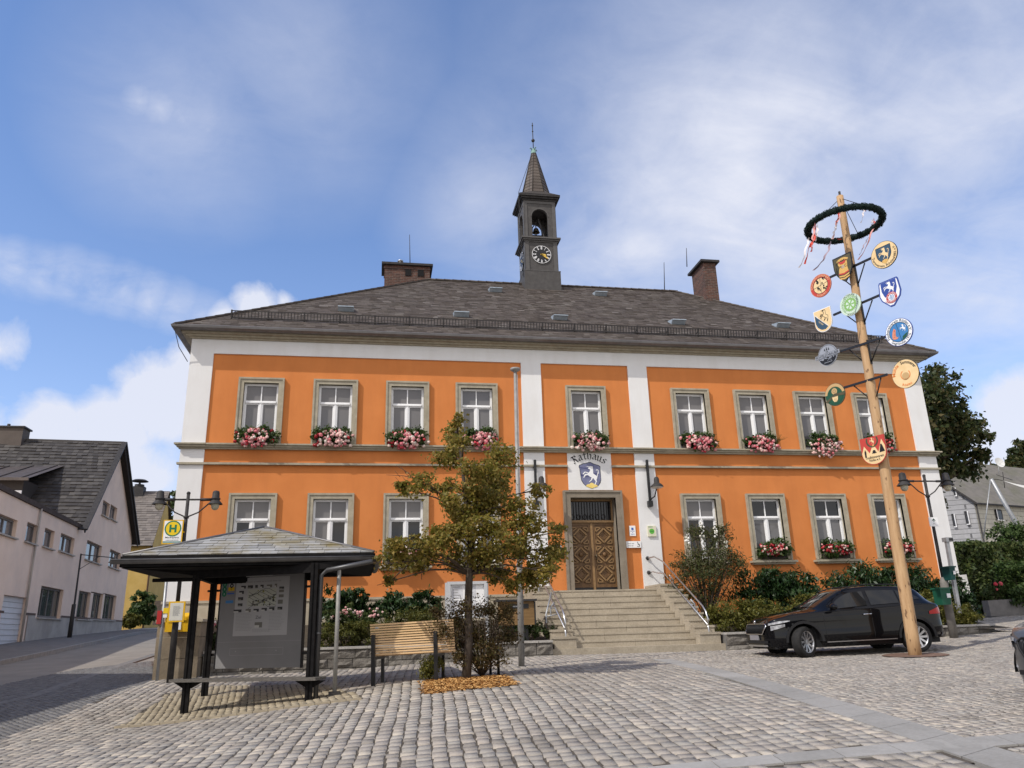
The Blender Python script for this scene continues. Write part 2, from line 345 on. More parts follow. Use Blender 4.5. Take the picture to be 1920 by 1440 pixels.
def build_hall():
    holes = [(x-HW+.02, x+HW-.02, UZ[0], UZ[1]-.02) for x in UW] + [(x-HW+.02, x+HW-.02, LZ[0], LZ[1]-.02) for x in LW] + [(2.73, 4.57, .6, 4.01)]
    b = MB(); wall_holes(b, E0+.05, E1-.05, -.9, 8.66, .05, holes, .05)
    b.add([(E0+.05,.05,-.9),(E0+.05,YD,-.9),(E0+.05,YD,8.66),(E0+.05,.05,8.66)], [(0,1,2,3)]); b.add([(E1-.05,.05,-.9),(E1-.05,YD,-.9),(E1-.05,YD,8.66),(E1-.05,.05,8.66)], [(3,2,1,0)])
    b.add([(E0+.05,YD,-.9),(E1-.05,YD,-.9),(E1-.05,YD,8.66),(E0+.05,YD,8.66)], [(3,2,1,0)])
    b.build('wall', K['orange'], TH, fix=False)
    # white pilasters, each its own part
    for x0, x1 in ((E0, -7.936), (1.52, 2.174), (5.112, 5.772), (15.26, E1)):
        q = MB()
        for z0, z1 in ((.97, 4.775), (4.835, 5.235), (5.392, 8.2)):
            q.box(x0, x1, 0, .09, z0, z1)
        if x0 == E0: q.box(E0, E0+.09, .09, YD, .97, 8.2)
        if x1 == E1: q.box(E1-.09, E1, .09, YD, -.6, 8.2); q.box(x0, x1, 0, .09, -.6, .97)
        q.build('pilaster', K['white'], TH)
    q = MB(); q.box(E0, E1, 0, YD, 8.2, 8.652); q.build('frieze', K['white'], TH)
    q = MB(); q.box(2.914, 4.34, .02, .06, 4.06, 5.235); q.build('painted_panel', K['white'], TH)
    # cornice: stepped stone moulding
    q = MB()
    for o, z0, z1 in ((.07, 8.652, 8.70), (.15, 8.70, 8.76), (.26, 8.76, 8.83)): q.box(E0-o, E1+o, -o, YD+o, z0, z1)
    rnd = random.Random(5); x = E0
    q.build('cornice', K['sand'], TH)
    q = MB()                                            # gutter with a rolled lip
    prof = [(-.30, 8.835), (-.30, 8.90), (-.50, 8.92), (-.52, 8.905), (-.50, 8.84), (-.42, 8.80), (-.34, 8.80)]
    for k in range(len(prof)):
        (ya, za), (yb, zb) = prof[k], prof[(k+1) % len(prof)]
        q.add([(E0+ya, ya, za), (E1-ya, ya, za), (E1-yb, yb, zb), (E0+yb, yb, zb)], [(0, 1, 2, 3)])
        for sx, xe in ((1, E0), (-1, E1)): q.add([(xe+sx*ya, ya, za), (xe+sx*yb, yb, zb), (xe+sx*yb, YD-yb, zb), (xe+sx*ya, YD-ya, za)], [(0, 1, 2, 3)])
    q.build('gutter', K['zinc'], TH)
    # string courses
    q = MB(); q.box(E0-.16, E1+.16, -.16, .06, 5.345, 5.392); q.box(E0-.10, E1+.10, -.10, .06, 5.285, 5.345); q.box(E0-.05, E1+.05, -.05, .06, 5.235, 5.285)
    for x0, x1 in ((E0, -7.936), (1.52, 2.174), (5.112, 5.772), (15.26, E1)): q.box(x0-.03, x1+.03, -.185, -.16, 5.35, 5.389); q.box(x0-.03, x1+.03, -.13, -.1, 5.285, 5.342)
    q.build('belt_course', K['sand'], TH)
    q = MB(); q.box(E0-.06, 2.90, -.06, .06, 4.775, 4.835); q.box(4.35, E1+.06, -.06, .06, 4.775, 4.835); q.build('string_course', K['sand'], TH)
    q = MB(); q.box(E0-.04, 2.70, -.04, .06, -.9, .90); q.box(4.6, 5.772, -.04, .06, -.9, .9); q.box(E0-.07, 2.70, -.07, .06, .90, .968); q.build('plinth', K['plinth'], TH)
    # windows
    for fl, xs, (z0, z1) in (('u', UW, UZ), ('l', LW, LZ)):
        for i, xc in enumerate(xs): window(xc, z0, z1, fl == 'l', (fl, i))
def window(xc, z0, z1, lower, key):
    s = MB(); xl, xr = xc-HW, xc+HW; o = .025
    def fr(a0, a1, b, w, y0, y1):   # three-sided moulding
        s.box(a0, a0+w, y0, y1, z0, b-w); s.box(a1-w, a1, y0, y1, z0, b-w); s.box(a0, a1, y0, y1, b-w, b)
    fr(xl, xr, z1, .055, -o-.025, .06); fr(xl+.055, xr-.055, z1-.055, .11, -o, .06)
    il, ir, it = xl+FT, xr-FT, z1-FT; d = .17              # reveal
    s.add([(il,-o+.001,z0),(il,d,z0),(il,d,it),(il,-o+.001,it),(ir,-o+.001,z0),(ir,d,z0),(ir,d,it),(ir,-o+.001,it)], [(0,1,2,3),(4,7,6,5),(3,2,6,7)])
    s.box(xl, xr, -o, .19, z0-.02, z0+.02)
    w = s.build('window', K['sand'], TH)
    f = MB(); y0, y1 = d-.055, d; b0 = z0+.02; H = it-b0; tz = it-.30*H; W = .065
    f.box(il, il+W, y0, y1, b0, it); f.box(ir-W, ir, y0, y1, b0, it); f.box(il+W, ir-W, y0, y1, it-W, it); f.box(il+W, ir-W, y0, y1, b0, b0+W)
    f.box(il+W, ir-W, y0-.02, y1, tz-.055, tz+.03); f.box(il+W, ir-W, y0-.035, y0-.02, tz-.04, tz-.005)
    f.box(xc-.016, xc+.016, y0+.005, y1, tz+.03, it-W); f.box(xc-.055, xc+.055, y0-.01, y1, b0+W, tz-.055); f.box(xc-.018, xc+.018, y0-.022, y0-.01, b0+W, tz-.055)
    for a, c in ((il+W, xc-.055), (xc+.055, ir-W)):
        for p, q in ((a, a+.022), (c-.022, c)): f.box(p, q, y0+.012, y1, b0+W, tz-.055)
        f.box(a+.022, c-.022, y0+.012, y1, tz-.085, tz-.055); f.box(a+.022, c-.022, y0+.012, y1, b0+W, b0+W+.05)
    f.build('frame', K['frame'], w)
    rnd = random.Random(str(key)); yg = d-.02
    for a, c, e, g_, nm in ((il, xc, tz, it, 0), (xc, ir, tz, it, 1), (il, xc, b0, tz, 2), (xc, ir, b0, tz, 3)):
        dark = (lower and nm in (2, 3) and ((key[1] == 0 and nm == 2) or (key[1] == 1 and nm == 3) or key[1] == 2 or key[1] == 4)) or (nm < 2 and lower and key[1] > 4)
        p = MB(); t = rnd.uniform(-.004, .004); p.add([(a, yg+t, e), (c, yg-t, e), (c, yg-t, g_), (a, yg+t, g_)], [(0, 1, 2, 3)])
        p.build('pane', K['glass_d'] if dark else K['glass_c'], w, fix=False)
    if lower:
        q = MB(); q.box(xl-.10, xr+.10, -.17, .06, z0-.085, z0-.022); q.box(xl-.05, xr+.05, -.10, .06, z0-.14, z0-.085); q.build('sill', K['sand'], w)
build_hall()
# ---------------------------------------------------------------- roof
RL, RR, RY, RZ, EZ = -1.1, 10.05, 6.8, 14.2, 8.90
def build_roof():
    x0, x1, y0, y1 = E0-.46, E1+.46, -.46, YD+.46
    A, B, Cc, D, P, Q = [Vector(q) for q in ((x0,y0,EZ),(x1,y0,EZ),(x1,y1,EZ),(x0,y1,EZ),(RL,RY,RZ),(RR,RY,RZ))]
    b = MB(); b.add([A, B, Cc, D, P, Q], [(0, 1, 5, 4), (1, 2, 5), (2, 3, 4, 5), (3, 0, 4), (3, 2, 1, 0)], 1)
    def plane(o, e, top, w=.25, h=.165, seed=1, flip=1):
        ex = (e-o).normalized(); n = ex.cross(top[0]-o).normalized(); ey = n.cross(ex).normalized()
        if n.z < 0: n = -n
        pl = [(0, 0), ((e-o).length, 0)] + [((q-o).dot(ex), (q-o).dot(ey)) for q in top]
        slates(b, o+n*.01, ex, ey, n, pl, w, h, t=.016, jit=.3, seed=seed)
    plane(A, B, [Q, P], seed=3); plane(B, Cc, [Q], seed=4); plane(D, A, [P], seed=5)
    # ridge and hip caps
    for a, c in ((A, P), (B, Q), (P, Q)):
        n = int((c-a).length/.35)
        for i in range(n):
            p, q = a.lerp(c, i/n), a.lerp(c, (i+1)/n+.004); b.bar(p+Vector((0, 0, .035)), q+Vector((0, 0, .02)), .20, .05)
    rf = b.build('roof', [K['slate'], K['slatebase']], TH)
    n = (B-A).normalized().cross((P-A)).normalized(); ey = n.cross((B-A).normalized()).normalized()
    if ey.z < 0: ey = -ey
    if n.z < 0: n = -n
    # snow guard: a low grid fence above the eave
    s = MB(); d0 = .86; base = A+ey*d0; L0, L1 = 1.5, (B-A).length-1.5; X = Vector((1, 0, 0)); hz = Vector((0, -.12, .99))
    for hh in (.03, .25): s.bar(base+X*L0+hz*hh+n*.05, base+X*L1+hz*hh+n*.05, .026, .026)
    x = L0
    while x < L1: s.bar(base+X*x+n*.05, base+X*x+hz*.26+n*.05, .024, .02); x += .10
    x = L0
    while x < L1: s.bar(base+X*x, base+X*x+hz*.28+n*.05, .05, .03); s.bar(base+X*x+ey*.25+n*.02, base+X*x+hz*.2+n*.05, .02, .01); x += 1.1
    s.build('snow_guard', K['iron'], rf)
    for px, py in ((649, 583), (864, 593), (1048, 599), (1268, 607), (1463, 613), (928, 547), (1124, 554)):
        p = Vector(onplane(px, py, A, n)); v = MB(); w = .26
        a = [p+X*(-w)+ey*(-.17), p+X*w+ey*(-.17), p+X*w+ey*.2, p+X*(-w)+ey*.2]
        up_ = [a[0]+n*.22-ey*.06, a[1]+n*.22-ey*.06, a[2]+n*.05, a[3]+n*.05]
        v.add(a+up_, [(4, 5, 6, 7), (0, 1, 5, 4), (1, 2, 6, 5), (3, 0, 4, 7)]); v.bar(p+ey*(-.18)+n*.155, p+ey*.2+n*.035, .04, .02); v.bar(up_[0]-ey*.02, up_[1]-ey*.02, .03, .03)
        v.build('roof_vent', M('zinc_vent', (.30, .36, .42), (.40, .46, .52), 9, .4, metal=.2), rf)
    return A, n, ey
build_roof()
def chimney(x0, x1, y0, y1, z0, z1, flues, capo):
    b = MB(); b.box(x0, x1, y0, y1, z0, z1)
    if flues: b.box(x0-.03, x1+.03, y0-.03, y1+.03, z1-.16, z1-.08)
    c = b.build('chimney', K['brick'], TH)
    q = MB(); q.box(x0-capo, x1+capo, y0-capo, y1+capo, z1, z1+.10); q.build('chimney_cap', K['iron'], c)
    for fx in flues: f = MB(); f.box(fx-.13, fx+.13, y0-.035, y0+.02, z1-.47, z1-.18); f.build('flue_opening', K['dark'], c)
    return c
c = chimney(-2.88, -.92, 7.7, 8.7, 12.6, 15.27, (-1.86, -1.32), .13)
q = MB(); q.tube([(-2.2, 8, 15.37), (-2.2, 8, 15.62)], .09, 10); q.lathe([(0, .34), (.13, .28), (.13, .24), (.0, .24)], (-2.2, 8, 15.37), 10); q.build('flue_cowl', K['steel'], c)
chimney(10.84, 11.42, 5.45, 6.7, 12.8, 15.04, (), .14)
def rod(px, py0, py1, Y, name='lightning_rod'):
    a, b_ = aty(px+1, py1, Y), aty(px, py0, Y); q = MB(); q.tube([a, b_], [.022, .012], 5); q.build(name, K['iron'], TH)
rod(768, 440, 500, 8.2); rod(1287, 465, 500, 6.6); rod(1245, 492, 545, 6.8)
q = MB(); q.tube([(E0-.42, -.42, 8.8), (E0-.3, -.2, 8.3), (E0-.05, -.03, 7.9)], .012, 5); q.build('lightning_wire', K['iron'], TH)
# ---------------------------------------------------------------- clock tower (front face at y = TY)
TY, TX, TW = 6.1, 3.77, 1.42
def build_tower():
    yb = TY+TW; yc = TY+TW/2
    def ringbox(b, hw, z0, z1, mi=0): b.box(TX-hw, TX+hw, yc-hw, yc+hw, z0, z1, mi)
    b = MB(); ringbox(b, .79, 12.9, 14.52); ringbox(b, .80, 14.52, 14.55, 1)
    ringbox(b, .70, 14.55, 15.95)
    for sx in (-1, 1):
        b.box(TX+sx*.70-(.16 if sx > 0 else 0), TX+sx*.70+(0 if sx > 0 else .16), yc-.73, yc-.70, 14.55, 15.95, 1)
        b.box(TX+sx*.70-(.03 if sx < 0 else 0), TX+sx*.70+(.03 if sx > 0 else 0), yc-.70, yc-.54, 14.55, 15.95, 1)
    for hw, z0, z1 in ((.74, 15.93, 15.99), (.80, 15.99, 16.06), (.86, 16.06, 16.13)): ringbox(b, hw, z0, z1, 1)
    t = b.build('clock_tower', [K['tower'], K['towerl']], TH)
    # belfry: four faces each with an arched opening
    s = MB(); hw = .70; z0, z1 = 16.13, 17.95; ar, az = .36, 17.20
    N = 14; arc = [(ar*math.cos(math.pi*i/N), az+ar*math.sin(math.pi*i/N)) for i in range(N+1)]
    out = [(-hw, z0), (-ar, z0)] + [(-c_, z_) for c_, z_ in arc] + [(ar, z0), (hw, z0), (hw, z1), (-hw, z1)]
    for k in range(4):
        ca, sa = [(1, 0), (0, 1), (-1, 0), (0, -1)][k]
        T = lambda u, d, z: (TX+u*ca-(-hw+d)*sa*1.0, yc+u*sa+(-hw+d)*ca, z)
        s.prism([T(u, 0, z) for u, z in out], Vector(T(0, .13, 0))-Vector(T(0, 0, 0)))
        for u0, u1, z_0, z_1 in ((-hw, -hw+.14, z0, z1), (hw-.14, hw, z0, z1), (-hw+.14, hw-.14, z1-.13, z1), (-hw+.14, hw-.14, z0, z0+.05)):
            if z_0 == z0 and u0 == -hw+.14: continue
            s.add([T(u, -.025, z) for u in (u0, u1) for z in (z_0, z_1)] + [T(u, .0, z) for u in (u0, u1) for z in (z_0, z_1)], [(0, 2, 3, 1), (0, 1, 5, 4), (2, 6, 7, 3), (1, 3, 7, 5), (0, 4, 6, 2)], 1)
        n_ = len(arc)
        s.add([T(-c_*1.13, -.015, az+(z_-az)*1.13) for c_, z_ in arc]+[T(-c_, -.015, z_) for c_, z_ in arc]+[T(-c_*1.13, 0, az+(z_-az)*1.13) for c_, z_ in arc],
              [(i, i+1, n_+i+1, n_+i) for i in range(n_-1)]+[(i, i+1, 2*n_+i+1, 2*n_+i) for i in range(n_-1)], 1)
    s.box(TX-.6, TX+.6, yc-.6, yc+.6, 17.80, 17.94)
    s.build('belfry', [K['tower'], K['towerl']], t)
    for hw_, z0_, z1_, i in ((.78, 17.95, 18.02, 0),):
        q = MB()
        for h_, a, c_ in ((.76, 17.95, 18.03), (.84, 18.03, 18.11), (.91, 18.11, 18.20)): ringbox(q, h_, a, c_)
        q.build('tower_cornice', K['iron'], t)
    # spire: flared foot, eight sides
    p = MB(); n = 8
    A = [(TX+.92*sx, yc+.92*sy, 18.20) for sx, sy in ((-1, -1), (1, -1), (1, 1), (-1, 1))]
    ring = lambda r, z: [(TX+r*math.cos(R(22.5)+i*math.pi/4), yc+r*math.sin(R(22.5)+i*math.pi/4), z) for i in range(8)]
    r1 = ring(.66, 18.52); p.add(A+r1, [(0, 1, 4+6, 4+5), (1, 2, 4+0, 4+7), (2, 3, 4+2, 4+1), (3, 0, 4+4, 4+3), (1, 4+7, 4+6), (2, 4+1, 4+0), (3, 4+3, 4+2), (0, 4+5, 4+4)], 1)
    rows = 13; rnd = random.Random(2)
    for i in range(rows):
        ra, rb = .66-(.66-.10)*i/rows, .66-(.66-.10)*(i+1)/rows; za, zb = 18.52+2.35*i/rows, 18.52+2.35*(i+1)/rows
        for k in range(8):
            a0, a1 = ring(ra+.018, za), ring(rb+.002, zb); j = (k+1) % 8
            p.add([a0[k], a0[j], a1[j], a1[k], ring(ra, za)[k], ring(ra, za)[j]], [(0, 1, 2, 3), (4, 5, 1, 0)])
    for k in range(8): p.tube([ring(.68, 18.52)[k], ring(.11, 20.87)[k]], .018, 5, 1)
    p.build('spire', [K['slate'], K['slatebase']], t)
    f = MB(); f.lathe([(.13, 20.85), (.12, 20.98), (.08, 21.02), (.10, 21.08), (.06, 21.12)], (TX, yc, 0), 8)
    for k in range(4): a = k*math.pi/2+.4; f.tube([(TX+.05*math.cos(a), yc+.05*math.sin(a), 21.05), (TX+.16*math.cos(a), yc+.16*math.sin(a), 21.14), (TX+.19*math.cos(a), yc+.19*math.sin(a), 21.07)], .025, 5)
    f.build('finial_base', K['copper'], t)
    f = MB(); f.tube([(TX, yc, 21.0), (TX, yc, 22.55)], .02, 6); f.ball((TX, yc, 21.58), .085); f.ball((TX, yc, 22.08), .04); f.ball((TX, yc, 22.4), .04); f.build('finial', K['iron'], t)
    # bells
    for dx, dy, z, r in ((-.06, -.1, 16.72, .17), (-.02, .1, 16.32, .22)):
        f = MB(); f.lathe([(r, 0), (r*.86, r*.25), (r*.7, r*.8), (r*.55, r*1.15), (r*.25, r*1.35), (0, r*1.4)], (TX+dx, yc+dy, z), 14); f.tube([(TX+dx, yc+dy, z+r*1.3), (TX+dx, yc+dy, z+r*2.3)], .025, 6); f.build('bell', K['bell'], t)
    f = MB(); f.bar((TX-.5, yc, 16.62), (TX+.5, yc, 16.62), .06); f.bar((TX+.28, yc-.4, 16.14), (TX+.02, yc-.3, 17.3), .05); f.tube([(TX-.3, yc-.2, 16.15), (TX-.25, yc-.2, 16.9), (TX, yc-.2, 17.25), (TX+.25, yc-.2, 16.9), (TX+.3, yc-.2, 16.15)], .03, 6); f.build('bell_frame', K['iron'], t)
    # clock faces (front and left)
    for k, (ca, sa) in enumerate(((1, 0), (0, -1))):
        T = lambda u, w, d: ((TX+u, TY-d, 15.33+w) if k == 0 else (TX-.71-d, yc-u, 15.33+w))
        f = MB(); n = 40; circ = lambda r, d: [T(r*math.cos(6.28318*i/n), r*math.sin(6.28318*i/n), d) for i in range(n)]
        if k == 0: TYo = .0
        f.poly(circ(.42, .03)); f.add(circ(.42, .03)+circ(.42, -.05), [(i, (i+1) % n, n+(i+1) % n, n+i) for i in range(n)])
        f.add(circ(.42, .034)+circ(.402, .034), [(i, (i+1) % n, n+(i+1) % n, n+i) for i in range(n)], 1)
        for h in range(12):
            a = math.pi/2-h*math.pi/6; ux, uz = math.cos(a), math.sin(a); vx, vz = -uz, ux
            num = ['XII', 'I', 'II', 'III', 'IIII', 'V', 'VI', 'VII', 'VIII', 'IX', 'X', 'XI'][h]; wd = {'I': .018, 'V': .032, 'X': .032}; tot = sum(wd[c_]*1.1 for c_ in num); pos = -tot/2
            for ch in num:
                w_ = wd[ch]*1.1; mid = pos+w_/2; pos += w_
                def stroke(a0, a1, tw=.012):
                    (r_a, o_a), (r_b, o_b) = a0, a1; P = []
                    for r_, o_, e in ((r_a, o_a, -1), (r_a, o_a, 1), (r_b, o_b, 1), (r_b, o_b, -1)): P.append(T(ux*r_+vx*(o_+e*tw/2), uz*r_+vz*(o_+e*tw/2), .036))
                    f.add(P, [(0, 1, 2, 3)], 1)
                if ch == 'I': stroke((.24, -mid), (.385, -mid), .014)
                elif ch == 'V': stroke((.24, -mid), (.385, -mid-.014)); stroke((.24, -mid), (.385, -mid+.014))
                else: stroke((.24, -mid-.014), (.385, -mid+.014)); stroke((.24, -mid+.014), (.385, -mid-.014))
        cf = f.build('clock_face', [K['black'], K['frame']], t, fix=False)
        for ang, ln, wd_ in ((R(-10), .22, .085), (R(-34), .37, .06)):
            hnd = MB(); a = ang; hnd.poly([T(-.05*math.cos(a)-wd_/3*-math.sin(a), -.05*math.sin(a)-wd_/3*math.cos(a), .05), T(-.05*math.cos(a)+wd_/3*-math.sin(a), -.05*math.sin(a)+wd_/3*math.cos(a), .05), T(ln*.7*math.cos(a)+wd_/2*-math.sin(a), ln*.7*math.sin(a)+wd_/2*math.cos(a), .05), T(ln*math.cos(a), ln*math.sin(a), .05), T(ln*.7*math.cos(a)-wd_/2*-math.sin(a), ln*.7*math.sin(a)-wd_/2*math.cos(a), .05)])
            cc = hnd.build('clock_hand', K['gold'], t, fix=False)
    f = MB(); f.tube([(TX-.82, yc-.75, 14.2), (TX-.92, yc-.85, 16.2), (TX-.95, yc-.9, 18.2), (TX-.1, yc-.05, 20.8)], .012, 4); f.build('lightning_wire', K['iron'], t)
build_tower()
# ---------------------------------------------------------------- entrance door
def build_door():
    s = MB(); xl, xr, zt, z0 = 2.71, 4.595, 4.03, 1.0
    def fr(a0, a1, b, w, y0, y1): s.box(a0, a0+w, y0, y1, z0, b-w); s.box(a1-w, a1, y0, y1, z0, b-w); s.box(a0, a1, y0, y1, b-w, b)
    fr(xl, xr, zt, .06, -.09, .06); fr(xl+.06, xr-.06, zt-.06, .16, -.06, .06)
    il, ir, it = xl+.22, xr-.22, zt-.22; d = .42
    s.add([(il,-.059,z0),(il,d,z0),(il,d,it),(il,-.059,it),(ir,-.059,z0),(ir,d,z0),(ir,d,it),(ir,-.059,it)], [(0,1,2,3),(4,7,6,5),(3,2,6,7)]); s.box(xl, xr, -.06, .5, .9, z0)
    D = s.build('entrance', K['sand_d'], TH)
    zb = 3.10
    f = MB(); f.box(il, ir, d-.12, d, zb-.03, zb+.06); f.box(il, ir, d-.15, d-.12, zb+.0, zb+.05); f.box(il, il+.05, d-.08, d, zb+.06, it); f.box(ir-.05, ir, d-.08, d, zb+.06, it); f.box(il+.05, ir-.05, d-.08, d, it-.05, it); f.build('transom_frame', K['woodl'], D)
    f = MB(); f.add([(il, d-.02, zb), (ir, d-.02, zb), (ir, d-.02, it), (il, d-.02, it)], [(0, 1, 2, 3)]); f.build('fanlight', K['glass_d'], D, fix=False)
    f = MB()
    x = il+.1
    while x < ir-.05: f.tube([(x, d-.05, zb+.06), (x, d-.05, it-.08)], .008, 5); x += .09
    for i in range(6): cx = il+.15+i*.2; f.tube([(cx+.06*math.cos(a), d-.05, zb+.17+.08*math.sin(a)) for a in np.linspace(0, 6.28, 10)], .009, 4, cap=False)
    f.build('fanlight_grille', K['iron'], D)
    mid = (il+ir)/2
    for a, b_ in ((il, mid-.035), (mid+.035, ir)):
        l = MB(); yd = d-.06; l.box(a, b_, yd, d, z0+.13, zb-.03); l.box(a+.01, b_-.01, yd-.01, yd, z0+.02, z0+.13, 2)
        for p, q in ((a, a+.07), (b_-.07, b_)): l.box(p, q, yd-.02, yd, z0+.13, zb-.03)
        l.box(a+.07, b_-.07, yd-.02, yd, zb-.1, zb-.03); l.box(a+.07, b_-.07, yd-.02, yd, z0+.13, z0+.22)
        cx, hw = (a+b_)/2, (b_-a)/2-.08; zz0, zz1 = z0+.24, zb-.12; n = 3; hh = (zz1-zz0)/n
        for k in range(n):
            cz = zz0+hh*(k+.5); hd = hh*.37
            pts = [(cx-hw*.82, cz), (cx, cz+hd), (cx+hw*.82, cz), (cx, cz-hd)]
            for i in range(4):
                (xa, za), (xb, zb_) = pts[i], pts[(i+1) % 4]
                l.bar((xa, yd-.028, za), (xb, yd-.028, zb_), .045, .05, 1, (0, 1, 0))
                l.bar((cx+(xa-cx)*.62, yd-.014, cz+(za-cz)*.62), (cx+(xb-cx)*.62, yd-.014, cz+(zb_-cz)*.62), .03, .03, 0, (0, 1, 0))
            if k == 1: l.ball((cx, yd-.03, cz), (.075, .045, .075), 0)
        for k in range(n+1):
            cz = zz0+hh*k
            for sx in (-1, 1):
                for (za, zb_) in (((cz+hh*.08, cz+hh*.30) if k < n else (None, None)), ((cz-hh*.30, cz-hh*.08) if k > 0 else (None, None))):
                    if za is None: continue
                    up_ = za > cz; zc, zo = (za, zb_) if up_ else (zb_, za)
                    tri = [(cx+sx*hw*.96, zc), (cx+sx*hw*.28, zc), (cx+sx*hw*.96, zo)]
                    for i in range(3):
                        (xa, z_a), (xb, z_b) = tri[i], tri[(i+1) % 3]; l.bar((xa, yd-.022, z_a), (xb, yd-.022, z_b), .032, .042, 1, (0, 1, 0))
        l.build('door_leaf', [K['wood'], K['woodl'], K['black']], D)
    l = MB(); l.box(mid-.035, mid+.035, d-.10, d, z0+.02, zb-.03); l.build('door_post', K['woodl'], D)
    l = MB(); l.tube([(mid+.09, d-.09, 1.95), (mid+.09, d-.16, 1.95), (mid+.09, d-.16, 2.12)], .014, 6); l.ball((mid+.09, d-.1, 2.06), .03); l.build('door_handle', K['bell'], D)
build_door()
# ================================================================ lettering and emblems
FONT = None
_tc = {}
def text2d(s, bold=0.0):
    """flat outline of a word as (verts, faces) in font units"""
    key = (s, bold)
    if key in _tc: return _tc[key]
    cu = bpy.data.curves.new('lettering', 'FONT'); cu.body = s; cu.resolution_u = 2; cu.offset = bold; cu.align_x = 'LEFT'
    o = bpy.data.objects.new('lettering_tmp', cu); COL.objects.link(o); bpy.context.view_layer.update()
    me = o.to_mesh(); v = [(q.co.x, q.co.y) for q in me.vertices]; f = [list(p.vertices) for p in me.polygons]
    o.to_mesh_clear(); bpy.data.objects.remove(o); bpy.data.curves.remove(cu)
    _tc[key] = (v, f); return v, f
class Panel:
    """a flat sign: T(u, v, d) maps sign coordinates to the world, d is the distance in front of its face"""
    def __init__(s, C, U, V, N): s.C, s.U, s.V, s.N = (Vector([float(c) for c in q]) for q in (C, U, V, N))
    def T(s, u, v, d=0.0): return s.C + s.U*u + s.V*v + s.N*d
    def poly(s, mb, pts, d, mi=0): mb.poly([s.T(u, v, d) for u, v in pts], mi)
    def plate(s, mb, pts, d0, d1, mi=0): mb.prism([s.T(u, v, d0) for u, v in pts], s.N*(d1-d0), mi)
    def rect(s, mb, u0, u1, v0, v1, d, mi=0): mb.add([s.T(u0, v0, d), s.T(u1, v0, d), s.T(u1, v1, d), s.T(u0, v1, d)], [(0, 1, 2, 3)], mi)
    def ring(s, mb, r0, r1, d, mi=0, n=40, cu=0, cv=0, a0=0, a1=6.28318, sq=1.0):
        P = lambda r, i: s.T(cu+r*math.cos(a0+(a1-a0)*i/n), cv+sq*r*math.sin(a0+(a1-a0)*i/n), d)
        mb.add([P(r, i) for r in (r0, r1) for i in range(n+1)], [(i, i+1, n+2+i, n+1+i) for i in range(n)], mi)
    def text(s, mb, st, u, v, h, d, mi=0, width=None, bold=.0, rot=0.0, center=True):
        vs, fs = text2d(st, bold)
        if not vs: return
        x0, x1 = min(q[0] for q in vs), max(q[0] for q in vs); k = h/.7; kx = k if width is None else width/(x1-x0)
        ox = (x0+x1)/2 if center else x0; c, n = math.cos(rot), math.sin(rot)
        mb.add([s.T(u+((a-ox)*kx)*c-(b*k)*n, v+((a-ox)*kx)*n+(b*k)*c, d) for a, b in vs], fs, mi)
    def arc(s, mb, st, r, mid, h, d, mi=0, span=None, inward=False, bold=.0, cu=0, cv=0):
        """lettering bent round a circle; mid is the angle of its middle; inward letters read along the lower rim"""
        vs, fs = text2d(st, bold); x0, x1 = min(q[0] for q in vs), max(q[0] for q in vs); k = h/.7
        kx = k if span is None else span*r/(x1-x0); out = []
        for a, b in vs:
            t = (a-(x0+x1)/2)*kx/r
            ang, rr = (mid-t, r+b*k) if not inward else (mid+t, r-b*k)
            out.append(s.T(cu+rr*math.cos(ang), cv+rr*math.sin(ang), d))
        mb.add(out, fs, mi)
# a rearing horse, traced in a unit box (0..1 wide, 0..1 high)
_H = [(690,625),(840,612),(930,620),(940,720),(935,850),(1000,900),(1055,940),(1062,1000),(1030,1070),(1048,1110),(1012,1160),(1000,1212),(955,1212),(988,1150),(1003,1110),(955,1045),(930,1005),(900,1030),(888,1065),(850,1100),(775,1148),(798,1105),(848,1060),(862,1005),(880,985),(820,960),(760,905),(690,915),(645,960),(625,1003),(603,990),(640,895),(690,868),(770,868),(720,835),(672,822),(602,892),(588,862),(650,795),(712,800),(785,828),(838,765),(838,715),(800,705),(768,690),(795,655),(845,640)]
_T = [(1052,960),(1070,860),(1100,790),(1090,745),(1050,745),(1040,770),(1030,745),(1060,715),(1100,720),(1125,765),(1115,800),(1125,860),(1095,850),(1085,900),(1075,965)]
horse = [((x-588)/537, (1212-y)/600) for x, y in _H]; horse_tail = [((x-588)/537, (1212-y)/600) for x, y in _T]
def put_horse(p, mb, u0, v0, w, h, d, mi, flip=False):
    for o in (horse, horse_tail): p.poly(mb, [(u0+(1-x if flip else x)*w, v0+y*h) for x, y in o], d, mi)
def shield(w, h, top=0.0, n=10, bulge=.5):
    pts = [(-w, h), (0, h+top), (w, h)] if top else [(-w, h), (w, h)]
    for i in range(n+1):
        t = i/n; pts.append((w*(1-t**2.2), h*(1-bulge)*0+h*.1-(h*1.1)*math.sin(t*math.pi/2)**1.15 if False else h*.15-(h*1.15)*t))
    L = [(-a, b) for a, b in pts[-1:(2 if not top else 3)-1:-1]][1:]
    return pts+L
INK = M('ink_black', (.015, .015, .017), None, rough=.6)
